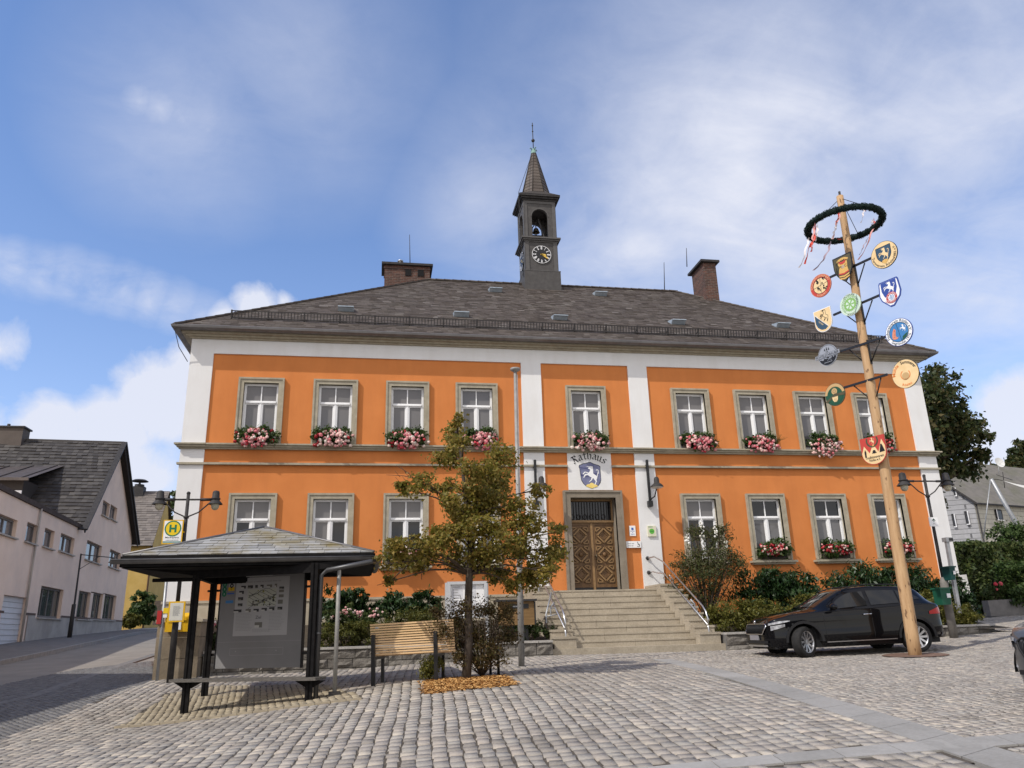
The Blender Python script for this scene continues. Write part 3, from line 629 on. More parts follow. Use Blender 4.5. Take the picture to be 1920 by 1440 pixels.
# ---- lettering and coat of arms on the white panel over the door
def hall_crest():
    p = Panel((3.64, .02, 4.64), (1, 0, 0), (0, 0, 1), (0, -1, 0))
    sx, sy = 1.43/1460, 1.17/1215
    cv = lambda pts: [((x-850)*sx, (790-y)*sy) for x, y in pts]
    mb = MB(); out = [(480,590),(500,570),(620,520),(730,505),(800,472),(880,475),(960,520),(1040,545),(1140,575),(1190,620),(1185,700),(1190,1060),(1160,1160),(1100,1240),(1040,1285),(960,1310),(870,1355),(800,1325),(680,1275),(590,1190),(530,1080),(510,900),(490,690),(470,640)]
    p.poly(mb, cv(out), .004, 0)
    inn = [((x-850)*.95+850, (y-900)*.95+900) for x, y in out]; p.poly(mb, cv(inn), .007, 1)
    for pts in ([(500,640),(800,690),(790,720),(500,675)], [(515,850),(560,880),(740,930),(880,960),(900,990),(700,955),(520,940)], [(935,850),(1060,840),(1060,890),(990,890)]): p.poly(mb, cv(pts), .009, 4)
    for o in (_H, _T): p.poly(mb, cv(o), .013, 2)
    p.poly(mb, cv([(675,1270),(700,1225),(750,1205),(800,1200),(820,1170),(870,1155),(920,1170),(940,1205),(1000,1215),(1040,1240),(1065,1275),(960,1308),(870,1345),(790,1318)]), .012, 3)
    mb.build('coat_of_arms', [INK, M('crest_blue', (.13, .14, .24), (.2, .21, .33), 6), K['frame'], M('crest_yellow', (.75, .55, .14), (.8, .62, .22), 6), M('crest_dark_blue', (.07, .075, .17))], TH, fix=False)
    mb = MB(); nib = Vector((math.cos(R(38)), math.sin(R(38))))*.105
    G_ = {'R': [[(0, 1.15), (.22, 1.38), (.42, 1.28), (.78, 1.38)], [(.45, 1.3), (.42, .7), (.3, .3), (.02, .12)], [(.78, 1.36), (.9, 1.05), (.5, .82)], [(.5, .82), (.75, .5), (.85, .15), (1.05, .02)], [(.05, .12), (.35, .02)]],
          'a': [[(.12, .85), (.45, 1.0), (.62, .85), (.62, .15), (.8, .03)], [(.6, .62), (.2, .5), (.12, .2), (.32, .02), (.6, .22)]],
          't': [[(.35, 1.3), (.33, .15), (.5, .02), (.68, .12)], [(.05, .95), (.68, .98)]],
          'h': [[(.3, 1.5), (.15, 1.4), (.15, .05), (.28, .02)], [(.15, .78), (.48, 1.0), (.68, .8), (.68, .15), (.45, -.22)]],
          'u': [[(.0, .95), (.15, .9), (.15, .18), (.32, .02), (.62, .2)], [(.55, 1.0), (.65, .9), (.65, .12), (.82, .02)]],
          's': [[(.68, .9), (.42, 1.0), (.16, .78), (.3, .55), (.6, .42), (.6, .15), (.3, .0), (.08, .12)]]}
    word = 'Rathaus'; adv = {'R': 1.15, 'a': .92, 't': .78, 'h': .9, 'u': .95, 's': .8}; tot = sum(adv[c_] for c_ in word); r, h = .80, .165; x = -tot/2
    cvv = -.40
    for ch in word:
        for st in G_[ch]:
            pts = []
            for i in range(len(st)-1):
                for k in range(5): t = k/5; pts.append((st[i][0]*(1-t)+st[i+1][0]*t, st[i][1]*(1-t)+st[i+1][1]*t))
            pts.append(st[-1])
            def bend(a, b): ang = math.pi/2-(x+a)*h/r; rr = r+b*h; return p.T(rr*math.cos(ang)-.02, rr*math.sin(ang)+cvv, .014)
            L = [bend(a-nib.x, b-nib.y) for a, b in pts]; Rr = [bend(a+nib.x, b+nib.y) for a, b in pts]; n = len(pts)
            mb.add(L+Rr, [(i, i+1, n+i+1, n+i) for i in range(n-1)])
        x += adv[ch]
    mb.build('wall_lettering', INK, TH, fix=False)
hall_crest()
def plaque(name, px0, py0, px1, py1, label, draw, Y=.0, th=.025, mat=None, cat='plaque'):
    a, b = aty(px0, py0, Y), aty(px1, py1, Y); p = Panel(((a[0]+b[0])/2, Y-th, (a[2]+b[2])/2), (1, 0, 0), (0, 0, 1), (0, -1, 0)); w, h = (b[0]-a[0])/2, (a[2]-b[2])/2
    t = thing(name, label, cat, p.C); m_ = MB(); p.plate(m_, [(-w, -h), (w, -h), (w, h), (-w, h)], -th-.004, 0); m_.build('plate', mat or K['frame'], t); draw(p, w, h, t); return t
BLUE = M('sign_blue', (.05, .12, .42)); GREEN = M('sign_green', (.12, .42, .06)); GREY = M('sign_grey', (.35, .35, .35))
def scrib(p, mb, u0, u1, v, h, d, mi=0):
    """a line of print too small to read: word-long dashes"""
    rnd = random.Random(int(u0*1e4)+int(v*1e4)); u = u0
    while u < u1-h*.3:
        w = min(rnd.uniform(1.2, 4.5)*h, u1-u); p.rect(mb, u, u+w, v, v+h*.7, d, mi); u += w+h*.5
def d1(p, w, h, t):
    m_ = MB(); p.ring(m_, 0, w*.42, .003, 0, 4, 0, h*.35); p.rect(m_, -w*.35, w*.35, h*.18, h*.62, .004); m_.build('emblem', BLUE, t, fix=False)
    m_ = MB(); [scrib(p, m_, -w*q, w*q, z*h, h*.13, .003) for q, z in ((.75, -.1), (.15, -.38), (.6, -.7))]; m_.build('lettering', BLUE, t, fix=False)
plaque('door_plaque', 1179, 986, 1192, 1005, 'small upright white plaque with blue print right beside the entrance door', d1, .05)
def d2(p, w, h, t):
    m_ = MB(); cx = w*.6; p.ring(m_, h*.38, h*.52, .003, 0, 20, cx, -h*.25, -2.6, 1.2); p.ring(m_, 0, h*.13, .003, 0, 12, cx-h*.12, h*.66)
    for a, b_ in (((cx-h*.1, h*.5), (cx-h*.02, -h*.1)), ((cx-h*.02, -h*.1), (cx+h*.35, -h*.1)), ((cx+h*.35, -h*.1), (cx+h*.55, -h*.6)), ((cx-h*.06, h*.2), (cx+h*.3, h*.2))): m_.bar(p.T(*a, .003), p.T(*b_, .003), h*.13, .002, 0, (0, 1, 0))
    m_.build('wheelchair_symbol', INK, t, fix=False); m_ = MB(); scrib(p, m_, -w*.85, w*.05, h*.15, h*.3, .003); scrib(p, m_, -w*.85, -w*.05, -h*.5, h*.3, .003); m_.build('lettering', GREY, t, fix=False)
plaque('accessibility_sign', 1173.5, 1015, 1202, 1027, 'low wide white sign with a wheelchair symbol at the door', d2, .0, cat='sign')
def d3(p, w, h, t):
    m_ = MB(); p.ring(m_, 0, w*.62, .003, 0, 24, -w*.05, -h*.05); m_.build('green_disc', GREEN, t, fix=False)
    m_ = MB(); scrib(p, m_, -w*.85, w*.25, h*.7, h*.16, .004); p.rect(m_, -w*.45, w*.35, -h*.12, h*.04, .005); m_.build('lettering', M('sign_dark_green', (.04, .2, .05)), t, fix=False)
plaque('green_plaque', 1213, 986, 1230, 1006, 'pale square plaque with a round green emblem on the white pilaster', d3, 0, .05, M('cream_plate', (.62, .60, .45), (.68, .66, .52), 6))
def d4(p, w, h, t):
    m_ = MB(); p.rect(m_, -w*.6, w*.6, h*.2, h*.55, .003); p.rect(m_, -w*.6, w*.6, -h*.5, -h*.35, .003); m_.build('slot', INK, t, fix=False)
plaque('wall_letter_box', 1040, 1023, 1052, 1039, 'steel letter box on the orange wall between door and white pilaster', d4, .05, .12, K['galv'], 'letter box')
# ---- wall lamps on the two middle pilasters
def wall_lamp(px, label):
    a = aty(px, 862, -.12); x = a[0]; z1 = a[2]; z0 = aty(px+6, 940, -.12)[2]
    t = thing('wall_lamp', label, 'wall lamp', (x, 0, z0), 'wall lamps flanking the entrance')
    m_ = MB(); m_.bar((x, -.10, z1), (x+.0, -.10, z0-.02), .075, .06); m_.box(x-.07, x+.07, -.16, 0, z0-.16, z0+.02); m_.box(x-.04, x+.04, -.1, 0, z1-.25, z1-.15); m_.build('bracket', K['black'], t)
    m_ = MB(); lx, ly, lz = x+.07, -.62, z0+.36; m_.tube([(x, -.1, z0+.05), (x+.03, -.45, z0+.1), (lx, ly, lz)], .02, 6); m_.build('arm', K['black'], t)
    m_ = MB(); m_.lathe([(.20, -.0), (.19, .04), (.13, .10), (.085, .12), (.08, .25), (.065, .29), (.03, .32), (0, .325)], (lx, ly, lz), 20); m_.build('lamp_shade', K['iron'], t)
    m_ = MB(); m_.lathe([(.19, -.004), (.15, -.03), (.08, -.045), (0, -.05)], (lx, ly, lz), 20); m_.build('diffuser', M('frosted_glass', (.6, .6, .58), None, rough=.3), t)
wall_lamp(1003, 'slim black wall lamp half hidden by the tree beside the door')
wall_lamp(1213, 'slim black wall lamp above the green plaque')
# ================================================================ STAIRS
def stairs():
    t = thing('entrance_stairs', 'broad pale granite staircase rising to the town hall door', 'stairs', (3.7, -2.5, -.65))
    xl, xr = 1.93, 5.12; zt, tr, ri = 1.0, .319, .1665; y0 = -1.0; CW = .55
    rnd = random.Random(4)
    for k in range(9):
        yf = y0-tr*k; z = zt-ri*k; b = MB(); cuts = sorted([xl]+[xl+(xr-xl)*q for q in ((.28, .72) if k % 2 else (.5,))]+[xr])
        for i in range(len(cuts)-1):
            a, c = cuts[i]+.003, cuts[i+1]-.003; b.box(a, c, yf+.014, yf+tr+.1 if k else 0.05, z-ri*1.02, z-.045); b.box(a, c, yf, yf+tr+.05 if k else .05, z-.044, z)
        b.build('step', K['granite'], t)
    yf = y0-tr*9-.06; z = zt-ri*9
    b = MB(); b.box(xl-CW-.12, xr+CW+.20, yf, yf+.7, z-.28, z); b.build('bottom_step', K['granite'], t)
    for sx, xa, xb in ((-1, xl-CW, xl-.003), (1, xr+.003, xr+CW)):
        b = MB()
        for k in range(9):
            yc = y0-tr*k+.02; z1 = zt-ri*k+.115; b.box(xa, xb, yc-tr+.0, yc-.004 if k else .03, -.9, z1-.06); b.box(xa-.02 if sx < 0 else xa, xb+.02 if sx > 0 else xb, yc-tr-.02, yc-.006 if k else .03, z1-.056, z1)
        b.build('cheek_wall', K['granite'], t)
stairs()
def railing(sx, label):
    xl, xr = 1.93, 5.12; x = (xr+.28) if sx > 0 else (xl-.25); t = thing('stair_handrail', label, 'handrail', (x, -2, 0), 'handrails of the entrance stairs')
    P = lambda y, z, dx=0: (x+dx, y, z)
    ts, te = -.55, -3.85; zs = lambda y, h: 1.115-(.1665/.319)*(-1.0-y)*1.0+h if y < -1 else 1.115+h
    b = MB()
    top = [P(0, 1.95, -.12*sx), P(-.14, 1.95, -.1*sx), P(-.3, 1.97)] if sx > 0 else [P(-.35, 1.85)]
    b.tube(top+[P(-1.0, zs(-1., .64)), P(-3.55, zs(-3.55, .64)), P(-3.72, zs(-3.65, .55)), P(-3.8, zs(-3.7, .40)), P(-3.78, zs(-3.7, .24))], .022, 8); b.build('top_rail', K['steel'], t)
    b = MB(); low = [P(0, 1.52, -.12*sx), P(-.2, 1.53, -.05*sx), P(-.4, 1.48)] if sx > 0 else [P(-.35, 1.45)]
    b.tube(low+[P(-1.0, zs(-1, .30)), P(-3.78, zs(-3.7, .24)), P(-3.80, -.42)], .02, 8); b.build('lower_rail', K['steel'], t)
    for y in (-1.35, -2.75):
        b = MB(); b.tube([P(y, zs(y, -.35), .12*sx), P(y, zs(y, .3), .12*sx), P(y, zs(y, .42), .02*sx)], .022, 8); b.tube([P(y, zs(y, .28), .12*sx), P(y, zs(y, .28), 0)], .016, 6); b.build('rail_post', K['galv'], t)
    if sx > 0:
        for z in (1.95, 1.52): b = MB(); b.ball(P(-.02, z, -.12*sx), .06); b.build('wall_fixing', K['iron'], t)
    else:
        b = MB(); b.tube([P(-3.0, zs(-3., -.5), -.3), P(-3.0, zs(-3, .25), -.3), P(-2.6, zs(-2.6, .6), -.05)], .022, 6); b.tube([P(-3.0, zs(-3, .2), -.3), P(-3.0, zs(-3, .25), 0)], .018, 6); b.build('rail_brace', K['galv'], t)
railing(1, 'polished steel handrail beside the tall bush on the stairs'); railing(-1, 'steel handrail with slanted brace beside the wooden box')
# ================================================================ PLANTER WALLS (rough granite blocks under a flat coping)
def rubble_wall(name, label, pts, ztop, thick=.32, group=None, cop=.05, seed=1):
    rnd = random.Random(seed); t = thing(name, label, 'wall', (pts[0][0], pts[0][1], ztop(0) if callable(ztop) else ztop), group); b = MB(); cp = MB(); core = MB()
    for i in range(len(pts)-1):
        a, c = Vector(pts[i]), Vector(pts[i+1]); L = (c-a).length; d = (c-a)/L; n = Vector((d.y, -d.x)); zt = ztop
        zb = float(min(G(a.x, a.y), G(c.x, c.y)))-.15
        core.prism([(*(a+n*-.03), zb), (*(c+n*-.03), zb), (*(c-n*thick), zb), (*(a-n*thick), zb)], (0, 0, zt-cop-zb))
        z = zb; rows = max(2, int(round((zt-cop-zb)/.23))); hr = (zt-cop-zb)/rows
        for r_ in range(rows):
            x = 0
            while x < L-.02:
                w = min(rnd.uniform(.28, .62), L-x); w = L-x if L-x-w < .15 else w
                x0, x1, z0, z1 = x+.008, x+w-.008, z+.008, z+hr-.008; nx, nz = 4, 3; vs = []
                for jz in range(nz+1):
                    for jx in range(nx+1):
                        e = jx in (0, nx) or jz in (0, nz); q = a+d*(x0+(x1-x0)*jx/nx)+n*(0.0 if e else rnd.uniform(.0, .05)); vs.append((q.x, q.y, z0+(z1-z0)*jz/nz))
                vs2 = [(*(a+d*xx-n*.04), zz) for xx, zz in ((x0, z0), (x1, z0), (x1, z1), (x0, z1))]
                b.add(vs+vs2, [(jz*(nx+1)+jx, jz*(nx+1)+jx+1, (jz+1)*(nx+1)+jx+1, (jz+1)*(nx+1)+jx) for jz in range(nz) for jx in range(nx)]+[(0, nx, 21, 20)[::-1], (nx, nz*(nx+1)+nx, 22, 21)[::-1], (nz*(nx+1)+nx, nz*(nx+1), 23, 22)[::-1], (nz*(nx+1), 0, 20, 23)[::-1]])
                x += w
            z += hr
        x = 0
        while x < L-.01:
            w = min(rnd.uniform(.7, 1.1), L-x); w = L-x if L-x-w < .3 else w
            p = [a+d*(x+.004)+n*.05, a+d*(x+w-.004)+n*.05, a+d*(x+w-.004)-n*(thick-.02), a+d*(x+.004)-n*(thick-.02)]; cp.prism([(*q, zt-cop+.002) for q in p], (0, 0, cop)); x += w
    core.build('mortar_core', M('wall_mortar', (.13, .125, .115), (.18, .17, .16), 10, 1), t); b.build('stone_blocks', K['rubble'], t, fix=False); cp.build('coping', M('granite_coping', (.36, .34, .31), (.44, .42, .385), 20, .9, .2, 60, dirt=(.2, .19, .17), dscale=2), t)
rubble_wall('planter_wall', 'long rough granite planter wall behind the wooden bench', [(-6.7, -3.95), (-2.6, -3.97), (1.3, -4.02)], -.29, seed=1)
rubble_wall('planter_wall', 'low granite planter wall curving round behind the black car', [(5.75, -4.02), (9, -4.0), (12.3, -3.9), (13.6, -3.55), (14.2, -3.05), (14.45, -2.4), (14.3, -1.2), (13.9, -.4)], -.24, seed=2)
b = MB()
for x0, x1 in ((-6.9, 1.36), (5.69, 14.2)):
    nx = 12
    for i in range(nx):
        for j in range(6):
            q = [(x0+(x1-x0)*(i+a)/nx, -3.75+3.7*(j+c)/6) for a, c in ((0, 0), (1, 0), (1, 1), (0, 1))]; b.add([(x, y, -.36+.62*((y+3.75)/3.7)**1.2) for x, y in q], [(0, 1, 2, 3)])
tag(b.build('planting_bed_soil', K['soil'], fix=False), kind='structure')
def pier():
    t = thing('corner_wall', 'tall sandstone wall end carrying the yellow post box', 'wall', (-7.4, -4.2, -.9)); b = MB()
    for k, (z0, z1) in enumerate(((-1.05, -.42), (-.412, .02), (.028, .34))):
        for x0, x1 in (((-7.62, -6.72),) if k % 2 else ((-7.62, -7.2), (-7.193, -6.72))): b.box(x0, x1, -4.35, -.06, z0, z1)
    b.build('stone_blocks', M('old_sandstone', (.22, .175, .12), (.30, .245, .175), 3, .95, .3, 25, dirt=(.12, .1, .075), dscale=1.2, damt=.7), t); b = MB(); b.box(-7.66, -6.68, -4.4, -.06, .344, .40); b.build('coping', K['plinth'], t)
pier()
# ================================================================ GROUND
def inpoly(x, y, poly):
    x = np.asarray(x); y = np.asarray(y); r = np.zeros(x.shape, bool)
    for i in range(len(poly)):
        (xa, ya), (xb, yb) = poly[i], poly[(i+1) % len(poly)]
        if ya == yb: continue
        r ^= ((ya > y) != (yb > y)) & (x < (xb-xa)*(y-ya)/(yb-ya)+xa)
    return r
def sheet(name, xs, ys, dz, mt, mask=None, kind='structure'):
    X, Y = np.meshgrid(xs, ys); Z = G(X, Y)+dz; nx, ny = len(xs), len(ys)
    v = np.c_[X.ravel(), Y.ravel(), Z.ravel()]; i = np.arange((nx-1)*(ny-1)); a = (i//(nx-1))*nx+i % (nx-1); q = np.c_[a, a+1, a+nx+1, a+nx]
    if mask is not None:
        c = v[q].mean(1); q = q[inpoly(c[:, 0], c[:, 1], mask)]
    return tag(np_mesh(name, v, q, mt, smooth=True), kind=kind)
asphalt = M('asphalt', (.19, .172, .15), (.235, .213, .187), 1.2, .92, .25, 120, bdist=.006, dirt=(.27, .245, .21), dscale=.35, damt=.5)
xs = np.unique(np.r_[np.arange(-600, -40, 40), np.arange(-40, 46, 1.0), np.arange(50, 640, 40)]); ys = np.unique(np.r_[-60, -45, np.arange(-34, 60, 1.0), np.arange(60, 700, 40)])
sheet('ground', xs, ys, -.035, asphalt)
# the setts are real stones: bevelled tops standing a little proud of the sandy joints
stone = M('granite_setts', (.20, .182, .16), (.42, .385, .34), 34, .9, .35, 90, bdist=.008, imix=.35, island=([(0, (.21, .19, .168)), (.3, (.33, .295, .262)), (.62, (.36, .34, .305)), (.88, (.43, .375, .32)), (1, (.54, .48, .39))],), dirt=(.15, .135, .115), dscale=.45, damt=.4, spec=.08)
stone2 = M('sandy_setts', (.30, .25, .175), (.36, .31, .225), 24, .85, .35, 90, bdist=.008, island=([(0, (.25, .21, .15)), (.5, (.35, .30, .22)), (1, (.43, .38, .285))],), spec=.08)
joint = M('sett_joints', (.065, .054, .043), (.105, .09, .072), 9, 1, .4, 40)
def setts(name, zone, ang, w, lmin, lmax, mt, gap=.02, gapc=.007, holes=(), seed=1, dz=0.0, jit=.012, wave=0.0, wvar=.0, bev=.005):
    """rows of stones running in direction ang (from +Y towards +X) inside the zone polygon"""
    rng = np.random.default_rng(seed); d = np.array([math.sin(ang), math.cos(ang)]); n = np.array([d[1], -d[0]]); zp = np.array(zone)
    a, b = zp@d, zp@n; recs = []; u = b.min()
    while u < b.max():
        wr = w*(1+rng.uniform(-wvar, wvar)); k = int((a.max()-a.min())/lmin)+2; L = rng.uniform(lmin, lmax, k); s0 = a.min()-rng.random()*lmax+np.cumsum(L)-L
        ok = s0 < a.max(); s0, Lk = s0[ok], L[ok]; recs.append(np.c_[np.full(len(s0), u), np.full(len(s0), wr), s0, Lk]); u += wr
    q = np.concatenate(recs); cu, cs = q[:, 0]+q[:, 1]/2, q[:, 2]+q[:, 3]/2
    cx, cy = n[0]*cu+d[0]*cs, n[1]*cu+d[1]*cs; keep = inpoly(cx, cy, zone)
    for h in holes: keep &= ~inpoly(cx, cy, h)
    q, cu, cs = q[keep], cu[keep], cs[keep]; N = len(q)
    hu, hs = q[:, 1]/2-gap/2, q[:, 3]/2-gapc/2; j = lambda: rng.uniform(-jit, jit, N)
    V = np.zeros((N, 8, 3)); dzt = rng.uniform(-.0035, .0035, N)
    for k, (su, ss) in enumerate(((-1, -1), (1, -1), (1, 1), (-1, 1))):
        ou, os_ = cu+su*hu+j(), cs+ss*hs+j()
        iu, is_ = ou-su*bev, os_-ss*bev*.7
        if wave: sh = wave*np.sin(os_*.9+ou*.5); ou, iu = ou+sh, iu+sh
        for m_, (uu, s_, z) in enumerate(((ou, os_, -.014), (iu, is_, 0.0))):
            x, y = n[0]*uu+d[0]*s_, n[1]*uu+d[1]*s_; V[:, k+4*m_] = np.c_[x, y, G(x, y)+z+dz+(dzt+rng.uniform(-.0015, .0015, N) if m_ else 0)]
    f = np.array([(4, 5, 6, 7), (0, 1, 5, 4), (1, 2, 6, 5), (2, 3, 7, 6), (3, 0, 4, 7)]); Q = (np.arange(N)[:, None, None]*8+f[None]).reshape(-1, 4)
    return tag(np_mesh(name, V.reshape(-1, 3), Q, mt), kind='structure')
g2 = lambda *p: [tuple(gnd(x, y)[:2]) for x, y in p]
stripA = g2((1228, 1237), (1276, 1237)); sd = np.array([-.084, -.9965])
sL0, sR0, sL1, sR1 = (gnd(*q)[:2] for q in ((1223, 1237), (1257, 1236), (1767, 1407), (1829, 1390))); sL1 = sL1+(sL1-sL0)*.22; sR1 = sR1+(sR1-sR0)*.22
sandy = g2((216, 1365), (680, 1311), (664, 1299), (600, 1280), (420, 1284), (312, 1301))
bed = g2((795, 1303), (968, 1285), (945, 1268), (800, 1276))
leftb = g2((-40, 1402), (60, 1366), (193, 1309), (318, 1268))
ct0, ct1, cb0, cb1 = (gnd(*q)[:2] for q in ((1455, 1415.6), (1920, 1376), (1387, 1440), (1875, 1400)))
cross = [tuple(ct0+(ct0-ct1)*.9), tuple(ct1+(ct1-ct0)*1.2), tuple(cb1+(cb1-cb0)*1.45), tuple(cb0+(cb0-cb1)*.75)]
zoneA = [(-3.5, -18.3), (-8.6, -14.6), tuple(leftb[0]), tuple(leftb[1]), tuple(leftb[2]), tuple(leftb[3]), (-6.7, -4.0), (1.15, -4.03), (2.9, -4.2), tuple(sL0), tuple(sL1), (1.5, -18.5)]
setts('cobbled_square', zoneA, R(3.4), .148, .13, .24, stone, gap=.016, gapc=.009, holes=(sandy, cross), seed=1, wave=.02, wvar=.08, jit=.014)
setts('sandy_cobbles', sandy, R(-8), .108, .12, .19, stone2, gap=.013, gapc=.007, seed=2)
zoneC = [(2.9, -4.2), (5.8, -4.05), (14.4, -3.4), (14.6, -.5), (17, 3.5), (26, 7), (23, 1), (10, -13), (5.2, -18.5), (2.0, -18.5), tuple(sR1), tuple(sR0), tuple(sL0)]
mayp = gnd(1716, 1229); ringh = [(mayp[0]+.62*math.cos(a), mayp[1]+.62*math.sin(a)) for a in np.linspace(0, 6.28, 16)[:-1]]
zC = zoneC
setts('parking_cobbles', zC, R(78), .105, .085, .15, stone, gap=.012, gapc=.012, holes=(ringh, cross), seed=3, jit=.016, wave=.03, wvar=.15)
zoneD = [tuple(leftb[0]), tuple(leftb[1]), tuple(leftb[2]), tuple(leftb[3]), (-7.6, -4.0), (-8.6, -.5), (-9.4, 2.5), (-10.8, .5), (-11.2, -3.4), (-11.5, -6.2), (-12.3, -9.8), (-14, -14)]
setts('roadside_cobbles', zoneD, R(-38), .10, .09, .14, M('dark_setts', (.13, .125, .125), (.17, .165, .16), 12, .85, .35, 45, island=([(0, (.09, .088, .09)), (1, (.20, .195, .19))],)), gap=.012, gapc=.01, seed=4, jit=.014)
b = MB()
def jsheet(name, poly):
    x0, x1 = min(q[0] for q in poly), max(q[0] for q in poly); y0, y1 = min(q[1] for q in poly), max(q[1] for q in poly)
    return sheet(name, np.arange(x0-.3, x1+.3, .3), np.arange(y0-.3, y1+.3, .3), -.011, joint, poly)
for zn in (zoneA, zoneC, zoneD): jsheet('paving_joints', [(x, y) for x, y in zn])
# granite slab strips between the setts
slab = M('granite_slab', (.27, .26, .245), (.35, .34, .32), 26, .85, .2, 70, island=([(0, (.25, .24, .225)), (1, (.36, .345, .325))],), dirt=(.17, .165, .15), dscale=1.6, damt=.6, spec=.1)
def slabs(name, p0, p1, q0, q1, L):
    p0, p1, q0, q1 = map(np.array, (p0, p1, q0, q1)); n = max(1, int(round(np.linalg.norm(p1-p0)/L))); b = MB()
    for i in range(n):
        t0, t1 = i/n, (i+1)/n-.012/L/n*0-.01/np.linalg.norm(p1-p0); c = [p0+(p1-p0)*t0, p0+(p1-p0)*t1, q0+(q1-q0)*t1, q0+(q1-q0)*t0]
        top = [(x, y, float(G(x, y))+.006) for x, y in c]; b.add(top+[(x, y, z-.06) for x, y, z in top], [(0, 1, 2, 3), (0, 4, 5, 1), (1, 5, 6, 2), (2, 6, 7, 3), (3, 7, 4, 0)])
    return tag(b.build(name, slab), kind='structure')
slabs('slab_strip', sL0, sL1, sR0, sR1, .62)
slabs('cross_slab_strip', cross[0], cross[1], cross[3], cross[2], .60)
# worn edging stones round the sandy patch, the pole's iron collar, kerbs and pavement of the street
b = MB()
for a, c in zip(sandy[:1], sandy[1:2]):
    n = 16
    for i in range(n):
        p, q = np.array(a)+(np.array(c)-np.array(a))*i/n, np.array(a)+(np.array(c)-np.array(a))*(i+.96)/n; b.bar((*p, float(G(*p))+.0), (*q, float(G(*q))+.0), .07, .05)
tag(b.build('patch_edging', M('edging_stone', (.27, .23, .17), (.34, .29, .21), 8)), kind='structure')
b = MB(); n = 32; b.add([(mayp[0]+r_*math.cos(6.28318*i/n), mayp[1]+r_*math.sin(6.28318*i/n), float(G(mayp[0]+r_*math.cos(6.28318*i/n), mayp[1]+r_*math.sin(6.28318*i/n)))+.012) for r_ in (.64, .0001) for i in range(n)], [(i, (i+1) % n, n+(i+1) % n, n+i) for i in range(n)])
tag(b.build('pole_collar_plate', M('rusty_plate', (.13, .075, .05), (.19, .12, .085), 9, .8), fix=False), kind='structure')
b = MB()
kl = [tuple(gnd(x, y)[:2]) for x, y in ((-60, 1258), (0, 1245), (100, 1224), (200, 1202), (262, 1188))]+[(-16.2, 34), (-16.8, 44)]
for i in range(len(kl)-1):
    a, c = kl[i], kl[i+1]; n = 6
    for k in range(n):
        p, q = [np.array(a)+(np.array(c)-np.array(a))*t for t in (k/n, (k+.97)/n)]; b.bar((*p, float(G(*p))+.03), (*q, float(G(*q))+.03), .14, .16)
tag(b.build('kerb', M('kerb_stone', (.22, .21, .2), (.28, .27, .255), 8)), kind='structure')
b = MB()
for i in range(len(kl)-1):
    a, c = np.array(kl[i]), np.array(kl[i+1]); w = lambda p: (-19.6-.087*(p[1]-14)*.5, p[1]+.5)
    for k in range(4):
        p, q = a+(c-a)*k/4, a+(c-a)*(k+1)/4; P, Q = w(p), w(q); b.add([(*p, float(G(*p))+.10), (*q, float(G(*q))+.10), (*Q, float(G(*Q))+.12), (*P, float(G(*P))+.12)], [(0, 1, 2, 3)])
tag(b.build('pavement', M('pavement_blocks', (.15, .14, .132), (.19, .18, .17), 3, .9, .3, 60), fix=False), kind='structure')
gl = [tuple(gnd(x, y)[:2]) for x, y in ((-40, 1328), (60, 1306), (140, 1278), (230, 1246), (292, 1226))]
b = MB()
for i in range(len(gl)-1):
    a, c = np.array(gl[i]), np.array(gl[i+1]); n = 14
    for k in range(n):
        p, q = a+(c-a)*k/n, a+(c-a)*(k+.93)/n; b.bar((*p, float(G(*p))-.02), (*q, float(G(*q))-.02), .26, .05)
tag(b.build('gutter_setts', M('gutter_stone', (.12, .115, .11), (.2, .19, .18), 8)), kind='structure')
# bark mulch under the tree
def mulch():
    rng = np.random.default_rng(3); P = np.array(bed); x0, x1, y0, y1 = P[:, 0].min(), P[:, 0].max(), P[:, 1].min(), P[:, 1].max(); pts = np.c_[rng.uniform(x0-.1, x1+.1, 9000), rng.uniform(y0-.1, y1+.1, 9000)]
    k = inpoly(pts[:, 0]+rng.normal(0, .05, 9000), pts[:, 1]+rng.normal(0, .05, 9000), bed); pts = pts[k][:7500]; N = len(pts); a = rng.uniform(0, 6.28, N); l = rng.uniform(.012, .034, N); w = rng.uniform(.005, .012, N); t = rng.uniform(-.008, .008, N)
    z = G(pts[:, 0], pts[:, 1])+rng.uniform(.004, .022, N); dx, dy = np.cos(a)*l, np.sin(a)*l; nx, ny = -np.sin(a)*w, np.cos(a)*w
    V = np.stack([np.c_[pts[:, 0]-dx-nx, pts[:, 1]-dy-ny, z-t], np.c_[pts[:, 0]+dx-nx, pts[:, 1]+dy-ny, z+t], np.c_[pts[:, 0]+dx+nx, pts[:, 1]+dy+ny, z+t+.006], np.c_[pts[:, 0]-dx+nx, pts[:, 1]-dy+ny, z-t+.006]], 1)
    tag(np_mesh('bark_mulch', V.reshape(-1, 3), np.arange(N*4).reshape(-1, 4), M('bark_chips', (.4, .2, .06), None, island=([(0, (.22, .1, .03)), (.5, (.45, .23, .07)), (1, (.62, .38, .15))],))), kind='stuff')
    b = MB(); b.poly([(x, y, float(G(x, y))+.006) for x, y in bed]); tag(b.build('tree_pit_soil', M('mulch_base', (.24, .12, .045), (.34, .18, .07), 12, 1)), kind='structure')
mulch()
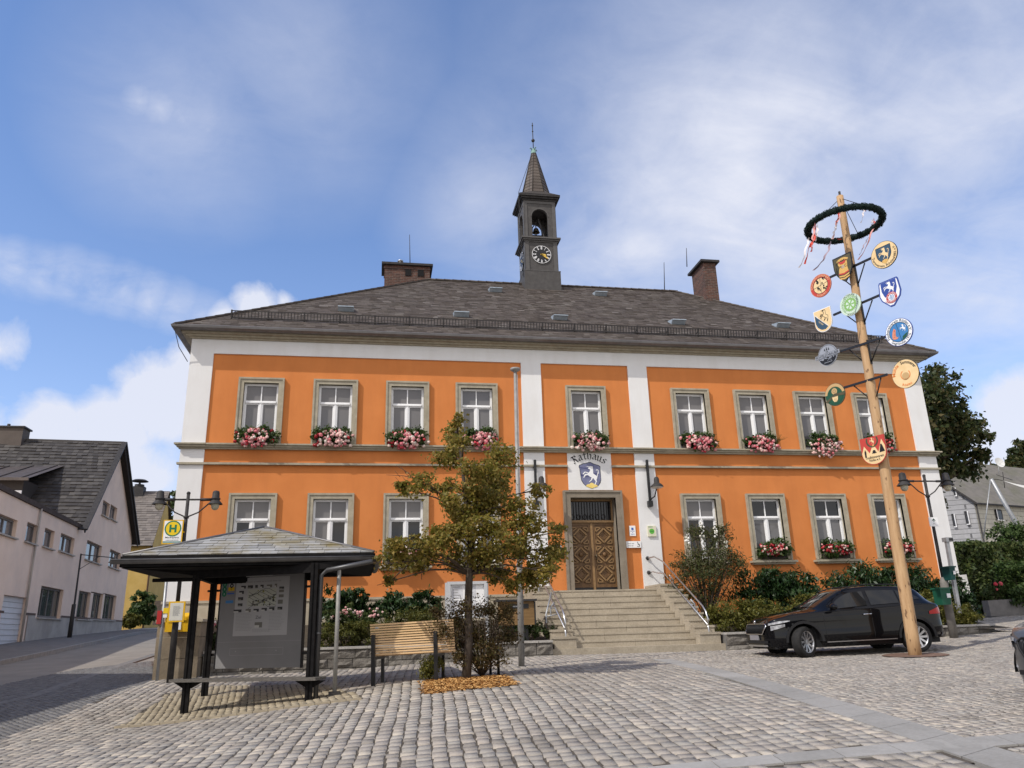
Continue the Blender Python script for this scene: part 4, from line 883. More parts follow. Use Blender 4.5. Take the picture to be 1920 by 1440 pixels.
# ================================================================ VEGETATION
def leaves(name, blobs, n, size, mt, parent=None, seed=1, clumps=60, spread=.35, aspect=.5, upright=0.0, droop=0.0, shell=.55, extra=None):
    """many small folded leaves gathered in clumps inside ellipsoids (cx, cy, cz, rx, ry, rz)"""
    rng = np.random.default_rng(seed); B = np.array(blobs, float); vol = (B[:, 3]*B[:, 4]*B[:, 5])**(2/3); k = rng.choice(len(B), clumps, p=vol/vol.sum())
    dr = rng.normal(size=(clumps, 3)); dr /= np.linalg.norm(dr, axis=1)[:, None]; rr = shell+(1-shell)*rng.random(clumps)**.6; rr = np.where(rng.random(clumps) < .22, rng.random(clumps)*.6, rr)
    cc = B[k, :3]+dr*rr[:, None]*B[k, 3:]; cs = np.minimum(B[k, 3:].min(1), 1.2)*spread*rng.uniform(.6, 1.25, clumps)
    j = rng.integers(0, clumps, n); off = rng.normal(size=(n, 3)); off[:, 2] *= .75; P = cc[j]+off*cs[j][:, None]*.62
    if droop: P[:, 2] -= droop*np.abs(off[:, 2])*cs[j]
    if extra is not None: P = np.concatenate([P, extra]); n = len(P); j = np.r_[j, rng.integers(0, clumps, len(extra))]
    out = np.concatenate([dr[j[:n]]*.6+rng.normal(size=(n, 3))*.75]); out[:, 2] += .35
    nr = out/np.linalg.norm(out, axis=1)[:, None]; ax = rng.normal(size=(n, 3)); ax[:, 2] += upright; ax -= nr*(ax*nr).sum(1)[:, None]; ax /= np.linalg.norm(ax, axis=1)[:, None]; bx = np.cross(nr, ax)
    s = size*rng.uniform(.6, 1.3, n)[:, None]; h = s*aspect*.5; f = nr*s*.12
    V = np.stack([P-ax*s*.5, P+bx*h-f*0+ax*s*.05, P+ax*s*.5, P-bx*h+ax*s*.05], 1); V[:, 1] += f; V[:, 3] += f
    return np_mesh(name, V.reshape(-1, 3), np.arange(n*4).reshape(-1, 4), mt, parent)
def pxblob(cx, cy, rx, ry, Y, dy=0.0, thick=.9):
    c = aty(cx, cy, Y+dy); sc = np.linalg.norm(aty(cx+10, cy, Y+dy)-c)/10; sv = np.linalg.norm(aty(cx, cy+10, Y+dy)-c)/10
    return (c[0], c[1], c[2], rx*sc, (rx+ry)/2*sc*thick, ry*sv)
L_maple = leafmat('autumn_maple_leaf', [(.14, .15, .02), (.24, .20, .034), (.33, .24, .05), (.17, .175, .026), (.38, .27, .065), (.27, .195, .045)], .45)
L_brown = leafmat('bronze_bush_leaf', [(.07, .062, .02), (.12, .08, .03), (.16, .10, .04), (.10, .105, .026)])
L_laurel = leafmat('laurel_leaf', [(.014, .036, .012), (.026, .06, .018), (.045, .085, .024), (.018, .045, .014)], .2, .4)
L_yellow = leafmat('yellow_green_leaf', [(.08, .095, .015), (.14, .135, .024), (.19, .17, .032), (.11, .12, .02)])
L_juniper = leafmat('low_evergreen_leaf', [(.06, .075, .015), (.11, .115, .024), (.16, .15, .032)])
L_bud = leafmat('willow_bush_leaf', [(.045, .065, .02), (.08, .10, .03), (.12, .125, .04), (.12, .10, .045)])
L_green = leafmat('green_leaf', [(.035, .07, .015), (.06, .105, .025), (.10, .145, .04)])
L_rose = leafmat('rose_leaf', [(.04, .075, .018), (.07, .11, .026), (.10, .11, .04)])
L_hedge = leafmat('hedge_leaf', [(.035, .06, .016), (.07, .105, .028), (.14, .16, .05)])
L_far = leafmat('chestnut_leaf', [(.02, .036, .01), (.045, .065, .018), (.085, .095, .03), (.11, .085, .03)])
def blossoms(name, pts, r, cols, parent=None, seed=1, const=True):
    rng = np.random.default_rng(seed); P = np.array(pts); N = len(P); base = np.array([(1, 0, 0), (0, 1, 0), (-1, 0, 0), (0, -1, 0), (0, 0, 1), (0, 0, -1), (.6, .6, .5), (-.6, .6, .5), (.6, -.6, .5), (-.6, -.6, .5)])
    nn = 5; s = r*rng.uniform(.65, 1.3, N)
    Q = np.array([(0, 1, 4, 4)]); V = []; F = []; b = 0
    ring = np.array([(math.cos(a)*q, math.sin(a)*q, z) for q, z in ((.55, -.75), (1, -.1), (.85, .5), (.35, .9)) for a in np.linspace(0, 6.28318, 7)[:-1]])
    fq = np.array([(i*6+j, i*6+(j+1) % 6, (i+1)*6+(j+1) % 6, (i+1)*6+j) for i in range(3) for j in range(6)])
    jit = rng.uniform(.75, 1.2, (N, len(ring), 1)); V = P[:, None, :]+ring[None]*jit*s[:, None, None]; F = (np.arange(N)[:, None, None]*len(ring)+fq[None]).reshape(-1, 4)
    key = 'blossom_'+'_'.join(str(int(q[1][0]*100)) for q in cols)
    mt = bpy.data.materials.get(key) or M(key, (1, 1, 1), None, rough=.7, island=(cols, 'CONSTANT'))
    return np_mesh(name, V.reshape(-1, 3), F, mt, parent)
PINKS = [(0, (.55, .15, .18)), (.3, (.62, .28, .28)), (.62, (.66, .44, .40)), (.8, (.5, .05, .07)), (.92, (.62, .56, .5))]
PALE = [(0, (.62, .32, .32)), (.35, (.66, .44, .40)), (.68, (.64, .56, .5)), (.85, (.55, .15, .17))]
REDS = [(0, (.24, .010, .016)), (.42, (.36, .022, .028)), (.55, (.62, .34, .31)), (.72, (.5, .09, .1)), (.85, (.66, .54, .47))]
def flower_box(xc, z, y, w, seed, label, cols, group, up_, hang, redside=0, green=1.0):
    t = thing('flower_box', label, 'flower box', (xc, y, z), group); rng = np.random.default_rng(seed)
    b = MB(); b.box(xc-w*.42, xc+w*.42, y-.09, y+.09, z, z+.17); b.build('box', M('dark_plastic_box', (.045, .035, .03)), t)
    bl = [(xc+w*.27*k, y-.10, z+.08+up_*.42, w*.24, .17, up_*.48+.06) for k in (-1, 0, 1)]
    leaves('foliage', bl, int(2300*green), .08, L_green, t, seed, 40, .7, .8)
    N = int(95); u = rng.normal(0, .42, N).clip(-1, 1); a = rng.uniform(0, 1, N); P = np.c_[xc+u*w*.56, y-.13-.20*np.sqrt(np.maximum(0, 1-(2*a-1)**2))*rng.uniform(.5, 1.15, N)*(1-.5*u*u), z-hang+a*(up_+hang)*(1-.35*u*u)+.08*(u*u)]
    side = np.abs(u) > .62
    blossoms('blossoms', P[~side] if redside else P, .05 if up_ < .45 else .040, cols, t, seed)
    if redside and side.sum(): blossoms('red_blossoms', P[side], .048, REDS, t, seed+50)
ULAB = ['pink geranium box with one red end on the upper sill nearest the bus stop lamp', 'round full pink geranium box at the second upper window from the bus stop end', 'red edged pink geranium box at the third upper window, above the bench', 'geranium box partly behind the tree top at an upper window',
        'pale pink geranium box on the upper sill over the door panel', 'mixed geranium box with green left side, first upper window right of the door', 'red and pink geranium box with a grassy tuft, upper window', 'bushy pink geranium box hanging low beside the maypole', 'dark red geranium box behind the maypole at the last upper window']
for i, x in enumerate(UW):
    sh = {3: .12, 5: .06, 7: .16, 6: .05}.get(i, 0)
    flower_box(x+sh, 5.395, -.02, [1.15, 1.2, 1.2, .95, 1.05, 1.1, 1.05, 1.0, .95][i], 10+i, ULAB[i], [PINKS, PALE, PINKS, PINKS, PALE, PINKS, PINKS, PALE, REDS][i], 'geranium boxes at the upper windows', .42, .12 if i != 7 else .26, redside=i in (0, 1, 2))
for i, x, lab in ((2, -2.095, 'geranium box behind the small tree at a lower window'), (5, 9.426, 'red topped geranium box on the first lower sill right of the tall bush'), (6, 11.606, 'white and red geranium box on the lower sill above the car roof'), (7, 13.788, 'geranium box on the lower sill crossed by the maypole')):
    flower_box(x-.02, 1.87, -.02, 1.05, 40+i, lab, REDS if i > 2 else PALE, 'geranium boxes at the lower windows', .46, -.08, redside=0)
def grass_tuft():
    rnd = random.Random(3)
    b = MB(); x, z = 9.95, 5.5
    for k in range(26): a = rnd.uniform(-.3, .35); b.tube([(x, -.15, z), (x+a*.5, -.22, z+.18), (x+a*1.2, -.3, z+.28+rnd.uniform(-.1, .1))], [.006, .005, .002], 3)
    q = [o for o in bpy.data.objects if o.name.startswith('flower_box') and 'grassy tuft' in o.get('label', '')][0]; b.build('grass_tuft', L_yellow, q)
grass_tuft()
def stems(b, base, tips, r0, r1, seed=1, mid=.5, sag=.15):
    rnd = random.Random(seed)
    for tp in tips:
        p, q = Vector([float(c) for c in base]), Vector([float(c) for c in tp]); d = (q-p).length; mpt = p.lerp(q, mid)+Vector((rnd.uniform(-1, 1), rnd.uniform(-1, 1), rnd.uniform(0, 1)))*d*sag*.5; b.tube([p, p.lerp(mpt, .5)+Vector((0, 0, d*.04)), mpt, q], [r0, r0*.8, (r0+r1)/2, r1], 5)
def shrub(name, label, cat, box, Y, mt, n, size, group=None, depth=.8, aspect=.45, upright=0.0, lobes=6, seed=1, clumps=70, spread=.4, floor=None, flowers=None, nst=9, shell=.5, top=.25):
    x0, y0, x1, y1 = box; c = aty((x0+x1)/2, y1, Y); t = thing(name, label, cat, c, group); rnd = random.Random(seed); bl = []
    w = (x1-x0)/2; h = (y1-y0)/2
    for k in range(lobes):
        u = (k+.5)/lobes*2-1; hh = h*(1-top*abs(u)**1.5*rnd.uniform(.6, 1.4)); bl.append(pxblob((x0+x1)/2+u*w*.78, y1-hh*.95, w/lobes*1.5+w*.12, hh*1.0, Y, rnd.uniform(-.25, .25)*depth, depth))
    leaves('foliage', bl, n, size, mt, t, seed, clumps, spread, aspect, upright, 0, shell)
    b = MB(); stems(b, (c[0], Y, c[2]-.1), [(q[0]+rnd.uniform(-.3, .3)*q[3], q[1], q[2]+q[5]*rnd.uniform(.2, .7)) for q in bl for _ in range(max(1, nst//lobes))], .018, .006, seed); b.build('stems', K['twig'], t)
    if flowers:
        N, r, cols, zlo = flowers; rng = np.random.default_rng(seed); P = []
        for _ in range(N):
            q = bl[rng.integers(len(bl))]; d = rng.normal(size=3); d[1] = -abs(d[1]); d[2] = abs(d[2])*.8+zlo; d /= np.linalg.norm(d); P.append([q[0]+d[0]*q[3]*.95, q[1]+d[1]*q[4]*.95, q[2]+d[2]*q[5]*.95])
        blossoms('blossoms', P, r, cols, t, seed)
    return t
ROSE = [(0, (.58, .30, .29)), (.4, (.62, .42, .39)), (.7, (.62, .52, .46)), (.9, (.45, .13, .15))]
shrub('laurel_bush', 'dark upright laurel bush behind the pink roses near the shelter', 'shrub', (592, 1092, 702, 1172), -1.3, L_laurel, 3800, .15, 'laurels against the facade', .7, .36, 1.6, 5, 2)
shrub('laurel_bush', 'dark laurel bush below the tree branches, left of the notice case', 'shrub', (702, 1104, 838, 1168), -1.2, L_laurel, 4200, .15, 'laurels against the facade', .7, .36, 1.6, 6, 3)
shrub('laurel_bush', 'dense dark laurel behind the bonnet of the black car', 'shrub', (1368, 1058, 1542, 1152), -1.3, L_laurel, 6500, .16, 'laurels against the facade', .8, .34, 1.8, 7, 4, 90)
shrub('laurel_bush', 'widest dark laurel reaching the sills behind the maypole', 'shrub', (1545, 1046, 1768, 1150), -1.2, L_laurel, 8000, .16, 'laurels against the facade', .8, .34, 1.8, 8, 5, 110)
shrub('laurel_bush', 'dark laurel between the green bins and the white stone slab', 'shrub', (1748, 1062, 1822, 1170), -1.9, L_laurel, 3800, .15, 'laurels against the facade', .6, .36, 1.5, 4, 6)
shrub('rose_bush', 'pink flowering rose bush behind the shelter glass and bench', 'shrub', (600, 1132, 722, 1185), -2.2, L_rose, 3600, .075, 'rose bushes in the planter', .6, .6, .3, 5, 7, flowers=(46, .038, ROSE, .2))
shrub('rose_bush', 'pink rose bush seen between the dark shelter posts', 'shrub', (366, 1142, 424, 1252), -3.0, L_rose, 2600, .075, 'rose bushes in the planter', .6, .6, .3, 3, 8, flowers=(26, .04, ROSE, .5))
shrub('evergreen_shrub', 'yellowish low evergreen shrub above the planter wall by the shelter', 'shrub', (588, 1160, 704, 1214), -3.1, L_juniper, 5200, .07, 'low evergreen shrubs in the planter', .8, .4, .4, 6, 9, 80)
shrub('evergreen_shrub', 'low spreading evergreen shrub directly behind the bench back', 'shrub', (700, 1138, 862, 1196), -2.4, L_juniper, 5600, .07, 'low evergreen shrubs in the planter', .9, .4, .4, 6, 10, 80)
shrub('evergreen_shrub', 'dark low shrub under the wooden box beside the stairs', 'shrub', (940, 1158, 1040, 1200), -3.3, L_rose, 2600, .07, 'low evergreen shrubs in the planter', .7, .45, .4, 5, 11)
shrub('evergreen_shrub', 'broad yellow green shrub between stairs and car', 'shrub', (1318, 1118, 1480, 1190), -3.2, L_yellow, 9000, .075, 'low evergreen shrubs in the planter', .8, .5, .4, 7, 12, 110)
shrub('evergreen_shrub', 'yellow green shrub behind the car windscreen', 'shrub', (1470, 1108, 1560, 1170), -2.9, L_yellow, 5000, .075, 'low evergreen shrubs in the planter', .8, .5, .4, 5, 13, 80)
shrub('evergreen_shrub', 'golden green shrub between the car tail and the lower green bin', 'shrub', (1712, 1102, 1786, 1176), -3.1, L_yellow, 4600, .075, 'low evergreen shrubs in the planter', .7, .5, .4, 4, 14, 70)
shrub('evergreen_shrub', 'golden green shrub at the foot of the white stone slab', 'shrub', (1782, 1126, 1836, 1174), -2.8, L_yellow, 3600, .075, 'low evergreen shrubs in the planter', .7, .5, .4, 4, 15, 60)
def tall_bush():
    c = aty(1325, 1150, -1.6); t = thing('tall_bush', 'tall loose bush with narrow leaves and a few white flower spikes beside the stairs', 'bush', c)
    bl = [pxblob(*q, -1.6, d_) for *q, d_ in ((1330, 1075, 52, 40, 0), (1300, 1050, 34, 36, .3), (1358, 1050, 34, 38, -.2), (1328, 1020, 36, 34, .1), (1310, 1000, 16, 22, .2), (1352, 1000, 18, 20, -.1), (1378, 1060, 18, 26, .1), (1278, 1070, 20, 24, 0), (1325, 1118, 46, 26, 0), (1290, 1110, 26, 26, .1))]
    leaves('foliage', bl, 8200, .10, L_bud, t, 21, 170, .5, .26, .5, 0, .35)
    rnd = random.Random(5); b = MB(); stems(b, (c[0], -1.6, c[2]-.4), [(q[0]+rnd.uniform(-.5, .5)*q[3], q[1]+rnd.uniform(-.3, .3), q[2]+q[5]*rnd.uniform(.3, 1)) for q in bl for _ in range(4)], .022, .006, 6, .5, .12); b.build('stems', K['twig'], t)
    P = []
    for px, y0, y1 in ((1316, 968, 1012), (1342, 970, 1008), (1288, 985, 1020), (1362, 1015, 1030)):
        for k in range(11): q = aty(px+rnd.uniform(-4, 4), rnd.uniform(y0, y1), -1.9); P.append(q)
    blossoms('flower_spikes', P, .03, [(0, (.75, .74, .7)), (.5, (.6, .58, .5))], t, 5)
tall_bush()
# ---- the small tree on the square
def square_tree():
    Y = -9.43; base = gnd(878, 1277); base[1] = Y; t = thing('small_tree', 'small thin trunked maple with bronze green leaves standing in bark mulch', 'tree', base)
    Z = lambda x, y: (660+x/2.571, 760+y/2.571)
    raw = [(512,80,34,38),(492,150,48,52),(540,180,50,45),(470,245,95,50),(590,315,100,60),(725,250,95,70),(690,330,90,60),(335,375,70,55),(450,400,55,45),(250,400,50,30),(560,430,100,70),(660,460,110,80),(800,480,80,60),(900,405,42,38),(480,470,60,50),(500,590,100,50),(640,610,120,80),(790,600,100,80),(890,570,90,60),(985,610,48,48),(330,690,75,70),(200,680,70,55),(165,760,50,38),(250,740,60,50),(420,640,60,60),(490,720,90,60),(640,720,95,60),(800,690,110,70),(930,740,70,60),(975,690,55,60),(180,850,42,36),(340,770,60,32),(690,800,70,45),(860,820,70,55),(760,850,45,45),(930,800,50,45),(700,400,70,60),(560,520,80,50)]
    rnd = random.Random(8); bl = []
    for x, y, a, c in raw:
        px, py = Z(x, y); bl.append(pxblob(px, py, a/2.571, c/2.571, Y, rnd.uniform(-.75, .75)*(1 if a > 45 else .3), .9))
    leaves('crown', bl, 23000, .072, L_maple, t, 31, 520, .66, .62, 0, .25, .3)
    pt = lambda x, y, d=0: Vector(aty(*Z(x, y), Y+d)); b = MB()
    tr = [Vector(base)-Vector((0, 0, .1)), pt(563, 1150), pt(560, 950), pt(566, 815), pt(575, 690), pt(560, 560), pt(545, 420), pt(530, 280), pt(508, 140), pt(512, 60)]
    b.tube(tr, [.085, .072, .066, .062, .056, .048, .038, .026, .014, .006], 10); b.build('trunk', K['bark'], t)
    b = MB()
    for q in bl:
        tp = Vector(q[:3]); k = min(range(3, 9), key=lambda i: abs((tr[i].z)-(tp.z-.25*abs(tp.x-tr[i].x)-.15))); s = tr[k]; d = (tp-s).length
        mid = s.lerp(tp, .5)+Vector((0, 0, .10*d)); b.tube([s, s.lerp(mid, .55)+Vector((0, 0, .03*d)), mid, tp, tp+(tp-mid)*.3], [.024, .02, .014, .008, .004], 5)
        for _ in range(3): e = tp+Vector((rnd.uniform(-1, 1)*q[3], rnd.uniform(-1, 1)*q[4], rnd.uniform(-.8, .8)*q[5])); b.tube([mid.lerp(tp, rnd.random()), e], [.006, .003], 4)
    for (x, y), (u, v) in zip(((330,360),(300,370),(280,390),(330,380)), ((165,335),(190,380),(215,410),(215,290))):
        b.tube([pt(x+60, y+40), pt(x, y), pt((x+u)/2, (y+v)/2-8), pt(u, v)], [.014, .009, .006, .003], 4)
        for q in (.3, .6): b.tube([pt(x+(u-x)*q, y+(v-y)*q), pt(x+(u-x)*q-25, y+(v-y)*q-30)], [.005, .003], 4)
    b.tube([pt(560, 560), pt(430, 640), pt(300, 740), pt(225, 810), pt(185, 850)], [.026, .02, .014, .01, .005], 5)
    b.tube([pt(335, 790), pt(336, 840)], [.006, .005], 4); b.build('branches', K['twig'], t)
square_tree()
def pit_bush():
    Y = -9.2; c = gnd(908, 1271); t = thing('bronze_bush', 'open twiggy bush with bronze leaves growing round the tree trunk', 'bush', c); Z = lambda x, y: (660+x/2.571, 760+y/2.571)
    raw = [(480,1010,75,70),(560,970,80,50),(660,990,80,50),(740,1000,50,55),(450,1090,60,60),(560,1070,90,70),(690,1090,85,70),(760,1110,40,60),(520,1160,70,50),(660,1180,80,45),(410,1000,35,50),(620,1130,80,50),(600,1230,70,40),(520,1220,50,40),(700,1225,60,40)]
    rnd = random.Random(4); bl = [pxblob(*Z(x, y), a/2.571, d/2.571, Y, rnd.uniform(-.3, .3), .9) for x, y, a, d in raw]
    leaves('foliage', bl, 9000, .050, L_brown, t, 41, 300, .6, .5, 0, 0, .2)
    b = MB(); stems(b, (c[0], Y, c[2]), [(q[0]+rnd.uniform(-.8, .8)*q[3], q[1]+rnd.uniform(-.3, .3), q[2]+q[5]*rnd.uniform(-.2, 1.1)) for q in bl for _ in range(3)], .011, .002, 6, .55, .2); b.build('stems', K['twig'], t)
    c2 = gnd(806, 1276); t = thing('small_bush', 'little green bush in front of the bench leg', 'bush', c2); bl = [pxblob(*q, -9.3) for q in ((806, 1248, 20, 16), (800, 1262, 16, 12), (818, 1240, 14, 12))]
    leaves('foliage', bl, 1700, .05, L_yellow, t, 42, 70, .6, .4, .5, 0, .2); b = MB(); stems(b, (c2[0], c2[1]+.05, c2[2]), [q[:3] for q in bl for _ in range(3)], .008, .003, 3); b.build('stems', K['twig'], t)
pit_bush()
def big_tree(name, label, px, Y, zbase, blobs, n, size, mt, seed, clumps, group=None, r=.3, spread=.5):
    c = aty(px, 1100, Y); t = thing(name, label, 'tree', (c[0], Y, zbase), group); rnd = random.Random(seed); bl = [pxblob(*q, Y, rnd.uniform(-1, 1)*1.2, .8) for q in blobs]
    leaves('crown', bl, n, size, mt, t, seed, clumps, spread, .65, 0, .1, .35)
    b = MB(); top = max(q[2] for q in bl); b.tube([(c[0], Y, zbase-.3), (c[0]+.1, Y, zbase+(top-zbase)*.35), (c[0], Y, zbase+(top-zbase)*.7), (c[0], Y, top)], [r, r*.8, r*.5, r*.12], 8); b.build('trunk', K['bark'], t)
    b = MB()
    for q in bl:
        s = Vector((c[0], Y, zbase+(q[2]-zbase)*.6)); e = Vector(q[:3]); m_ = s.lerp(e, .5)+Vector((0, 0, .3)); b.tube([s, m_, e, e+(e-m_)*.08], [r*.35, r*.25, r*.12, r*.04], 5)
    b.build('branches', K['twig'], t)
big_tree('chestnut_tree', 'large dark chestnut tree rising behind the right corner of the town hall', 1700, 17, .2, [(1700, 760, 70, 80), (1762, 715, 30, 26), (1745, 745, 34, 34), (1770, 770, 32, 26), (1790, 800, 40, 30), (1760, 830, 50, 36), (1800, 845, 34, 22), (1838, 815, 22, 14), (1812, 795, 24, 22), (1790, 880, 46, 26), (1755, 880, 40, 30), (1830, 870, 30, 16), (1845, 850, 18, 12), (1740, 930, 26, 26), (1752, 985, 16, 24), (1690, 850, 70, 70), (1780, 740, 18, 14), (1802, 758, 14, 12)], 17000, .30, L_far, 51, 420, None, .4, .5)
big_tree('far_tree', 'distant tree crown over the right-hand house roof', 1908, 90, 3, [(1912, 850, 20, 26), (1900, 868, 22, 14), (1935, 845, 22, 30), (1880, 874, 20, 6)], 2600, .8, L_far, 52, 60, None, .4)
big_tree('far_tree', 'dark tree far up the street behind the yellow house', 322, 75, 3, [(318, 952, 14, 16), (330, 940, 12, 18), (310, 968, 12, 12), (332, 975, 14, 26), (316, 1000, 16, 28), (300, 1040, 10, 40), (318, 1050, 16, 50), (305, 1090, 14, 50), (322, 1110, 14, 50)], 4200, .5, L_hedge, 53, 90, None, .3)
# ================================================================ BUS SHELTER
K['slate_old'] = M('weathered_shelter_slate', (.3, .3, .29), None, rough=.6, island=([(0, (.23, .23, .225)), (.5, (.30, .30, .295)), (1, (.37, .37, .36))],), dirt=(.20, .16, .07), dscale=1.5, damt=1.4, bump=.2, bscale=40)
K['char'] = M('charcoal_timber', (.009, .0085, .009), (.016, .015, .015), 10, .75, .1, 40, spec=.08)
K['plank'] = M('grey_plank', (.085, .078, .07), (.13, .12, .11), 8, .8, .2, 40, sc=(1, 6, 6))
def shelter():
    ez, az = 1.285, 1.91; cs = [Vector((-6.95, -9.62, ez)), Vector((-2.98, -9.68, ez)), Vector((-3.05, -6.75, ez)), Vector((-6.95, -6.75, ez))]; ap = Vector((-4.99, -8.12, az))
    t = thing('bus_shelter', 'dark open bus shelter with a grey slate pyramid roof and a plank seat', 'bus shelter', (-4.9, -8.6, -1.05))
    b = MB()
    for i in range(4):
        a, c = cs[i], cs[(i+1) % 4]; b.add([a, c, ap], [(0, 1, 2)], 1); ex = (c-a).normalized(); n = ex.cross(ap-a).normalized(); n = n if n.z > 0 else -n; ey = n.cross(ex).normalized()
        slates(b, a+n*.006, ex, ey, n, [(0, 0), ((c-a).length, 0), ((ap-a).dot(ex), (ap-a).dot(ey))], .27, .155, .012, .2, 0, i+1); b.tube([a+n*.02, ap+Vector((0, 0, .02))], .022, 5, 2)
    b.poly([tuple(q-Vector((0, 0, .19))) for q in cs], 3)
    rf = b.build('roof', [K['slate_old'], K['slatebase'], K['zinc'], K['char']], t)
    b = MB()
    for i in range(4): a, c = cs[i], cs[(i+1) % 4]; o = Vector((0, 0, -.09)); b.bar(a+o, c+o, .05, .17)
    b.build('fascia', K['char'], rf)
    b = MB(); off = Vector((0, -.075, -.07)); L0, L1 = cs[0]+off+Vector((-.13, 0, 0)), cs[1]+off+Vector((.13, 0, 0)); N = 7
    for L, e in ((L0, L1), (cs[1]+Vector((.08, -.12, -.07)), cs[2]+Vector((.08, 0, -.07)))):
        d = (e-L).normalized(); s = d.cross(Vector((0, 0, 1))); P = lambda p, i, r: p+s*(r*math.cos(math.pi+math.pi*i/N))+Vector((0, 0, r*math.sin(math.pi+math.pi*i/N)))
        vs = [P(p, i, .065) for p in (L, e) for i in range(N+1)]; b.add(vs, [(i, i+1, N+2+i, N+1+i) for i in range(N)], 0, True); b.add([P(p, i, .052) for p in (L, e) for i in range(N+1)], [(i, i+1, N+2+i, N+1+i) for i in range(N)], 0, True)
        b.tube([P(L, 0, .065), P(e, 0, .065)], .012, 5); b.tube([P(L, N, .065), P(e, N, .065)], .012, 5)
        for p in (L, e): b.add([P(p, i, .065) for i in range(N+1)], [tuple(range(N+1))])
    b.build('gutter', M('dark_zinc', (.10, .10, .102), (.14, .14, .142), 5, .4, metal=.5), t, fix=False)
    fl, fr, bl = gnd(345, 1337), gnd(578, 1312), gnd(383, 1305); br = bl+(fr-fl)+np.array([0, .15, .02])
    for p in (fl, fr, bl, br):
        b = MB(); b.box(p[0]-.055, p[0]-.012, p[1]-.05, p[1]+.05, p[2]-.05, ez-.16); b.box(p[0]+.012, p[0]+.055, p[1]-.05, p[1]+.05, p[2]-.05, ez-.16); b.box(p[0]-.012, p[0]+.012, p[1]-.03, p[1]+.03, p[2], ez-.16); b.build('post', K['char'], t)
    b = MB(); z = ez-.24
    for a, c in ((fl, fr), (bl, br), (fl, bl), (fr, br)): b.bar((a[0], a[1], z), (c[0], c[1], z), .09, .15)
    for a in (fl, fr, bl, br):
        k = min(cs, key=lambda q: (q.x-a[0])**2+(q.y-a[1])**2); b.bar((a[0], a[1], z+.02), (k.x, k.y, ez-.12), .07, .10)
    b.bar((fl[0], fl[1], z+.02), (cs[0].x+.2, fl[1]-.25, ez-.13), .06, .08); b.tube([(fl[0]-.75, fl[1]+.2, ez-.32), (fl[0], fl[1], ez-.33)], .035, 6)
    b.build('roof_beam', K['char'], t)
    b = MB(); zs = float(fl[2])+.50; d = Vector(fr-fl); d.z = 0; d.normalize(); s = Vector((-d.y, d.x, 0)); a = Vector((fl[0], fl[1], zs))-d*.22; c = Vector((fr[0], fr[1], zs))+d*.2
    for o in (-.12, .0, .12): b.bar(a+s*o, c+s*o, .105, .045)
    b.build('seat_plank', K['plank'], t)
    for p in (fl, fr): b = MB(); b.prism([Vector((p[0], p[1], zs-.03))+d*q+Vector((0, 0, w)) for q, w in ((-.26, 0), (.26, 0), (.06, -.1), (-.06, -.1))], s*.06); b.build('seat_bracket', K['char'], t)
    b = MB(); x, y = fr[0]+.11, fr[1]+.02; b.tube([(x, y, float(fr[2])), (x, y, ez-.36), (x+.1, y-.05, ez-.28), (cs[1].x-.05, fr[1]-.55, ez-.20), (cs[1].x+.0, cs[1].y+.05, ez-.14)], .038, 8); b.tube([(x, y, .0), (x, y, .03)], .048, 8); b.build('downpipe', M('dark_zinc_pipe', (.09, .09, .092), None, rough=.4, metal=.5), t)
    p = gnd(627, 1303); b = MB(); b.tube([(p[0], p[1], p[2]), (p[0], p[1], ez-.1)], .034, 10); b.box(p[0]-.09, p[0]+.09, p[1]-.09, p[1]+.09, p[2]-.03, p[2]+.05, 1); b.build('support_pole', [K['polegrey'], K['iron']], t)
    # information board hung between the rear posts
    A, B = aty(416, 1079, bl[1]-.05), aty(573, 1079, br[1]-.05); zb = aty(566, 1251, br[1]-.05)[2]; U = Vector((B[0]-A[0], B[1]-A[1], 0)); w = U.length/2; U.normalize(); V = Vector((0, 0, 1)); Nn = U.cross(V); h = (A[2]+.05-zb)/2
    C = Vector(((A[0]+B[0])/2, (A[1]+B[1])/2, zb+h)); p = Panel(C, U, V, Nn); bt = thing('information_board', 'tall grey board with a town map poster inside the bus shelter', 'information board', C)
    m_ = MB(); p.plate(m_, [(-w, -h), (w, -h), (w, h), (-w, h)], -.05, 0); p.plate(m_, [(-w-.01, -h-.01), (-w+.015, -h-.01), (-w+.015, h), (-w-.01, h)], -.06, .008, 1); p.plate(m_, [(w-.015, -h-.01), (w+.01, -h-.01), (w+.01, h), (w-.015, h)], -.06, .008, 1)
    for z_ in (-.72*h, .62*h): m_.bar(p.T(-w-.3, z_, -.03), p.T(-w, z_, -.03), .04, .04, 1); m_.bar(p.T(w, z_, -.03), p.T(w+.12, z_, -.03), .04, .04, 1)
    m_.build('panel', [M('grey_board', (.20, .20, .205), (.225, .225, .23), 2, .5), K['black']], bt)
    # poster
    q0, q1 = -w*.62, w*.64; t0, t1 = -h*.35, h*.86; m_ = MB(); p.rect(m_, q0, q1, t0, t1, .003); p.plate(m_, [(-w*.40, h*.88), (w*.22, h*.88), (w*.31, h*.935), (w*.22, h*.985), (-w*.40, h*.985)], .002, .006); p.rect(m_, -w*.8, -w*.66, h*.66, h*.86, .0032); m_.build('poster', M('poster_paper', (.40, .40, .41)), bt, fix=False)
    rnd = random.Random(2); m_ = MB(); P = lambda a, c: (q0+(q1-q0)*a, t1-(t1-t0)*c)
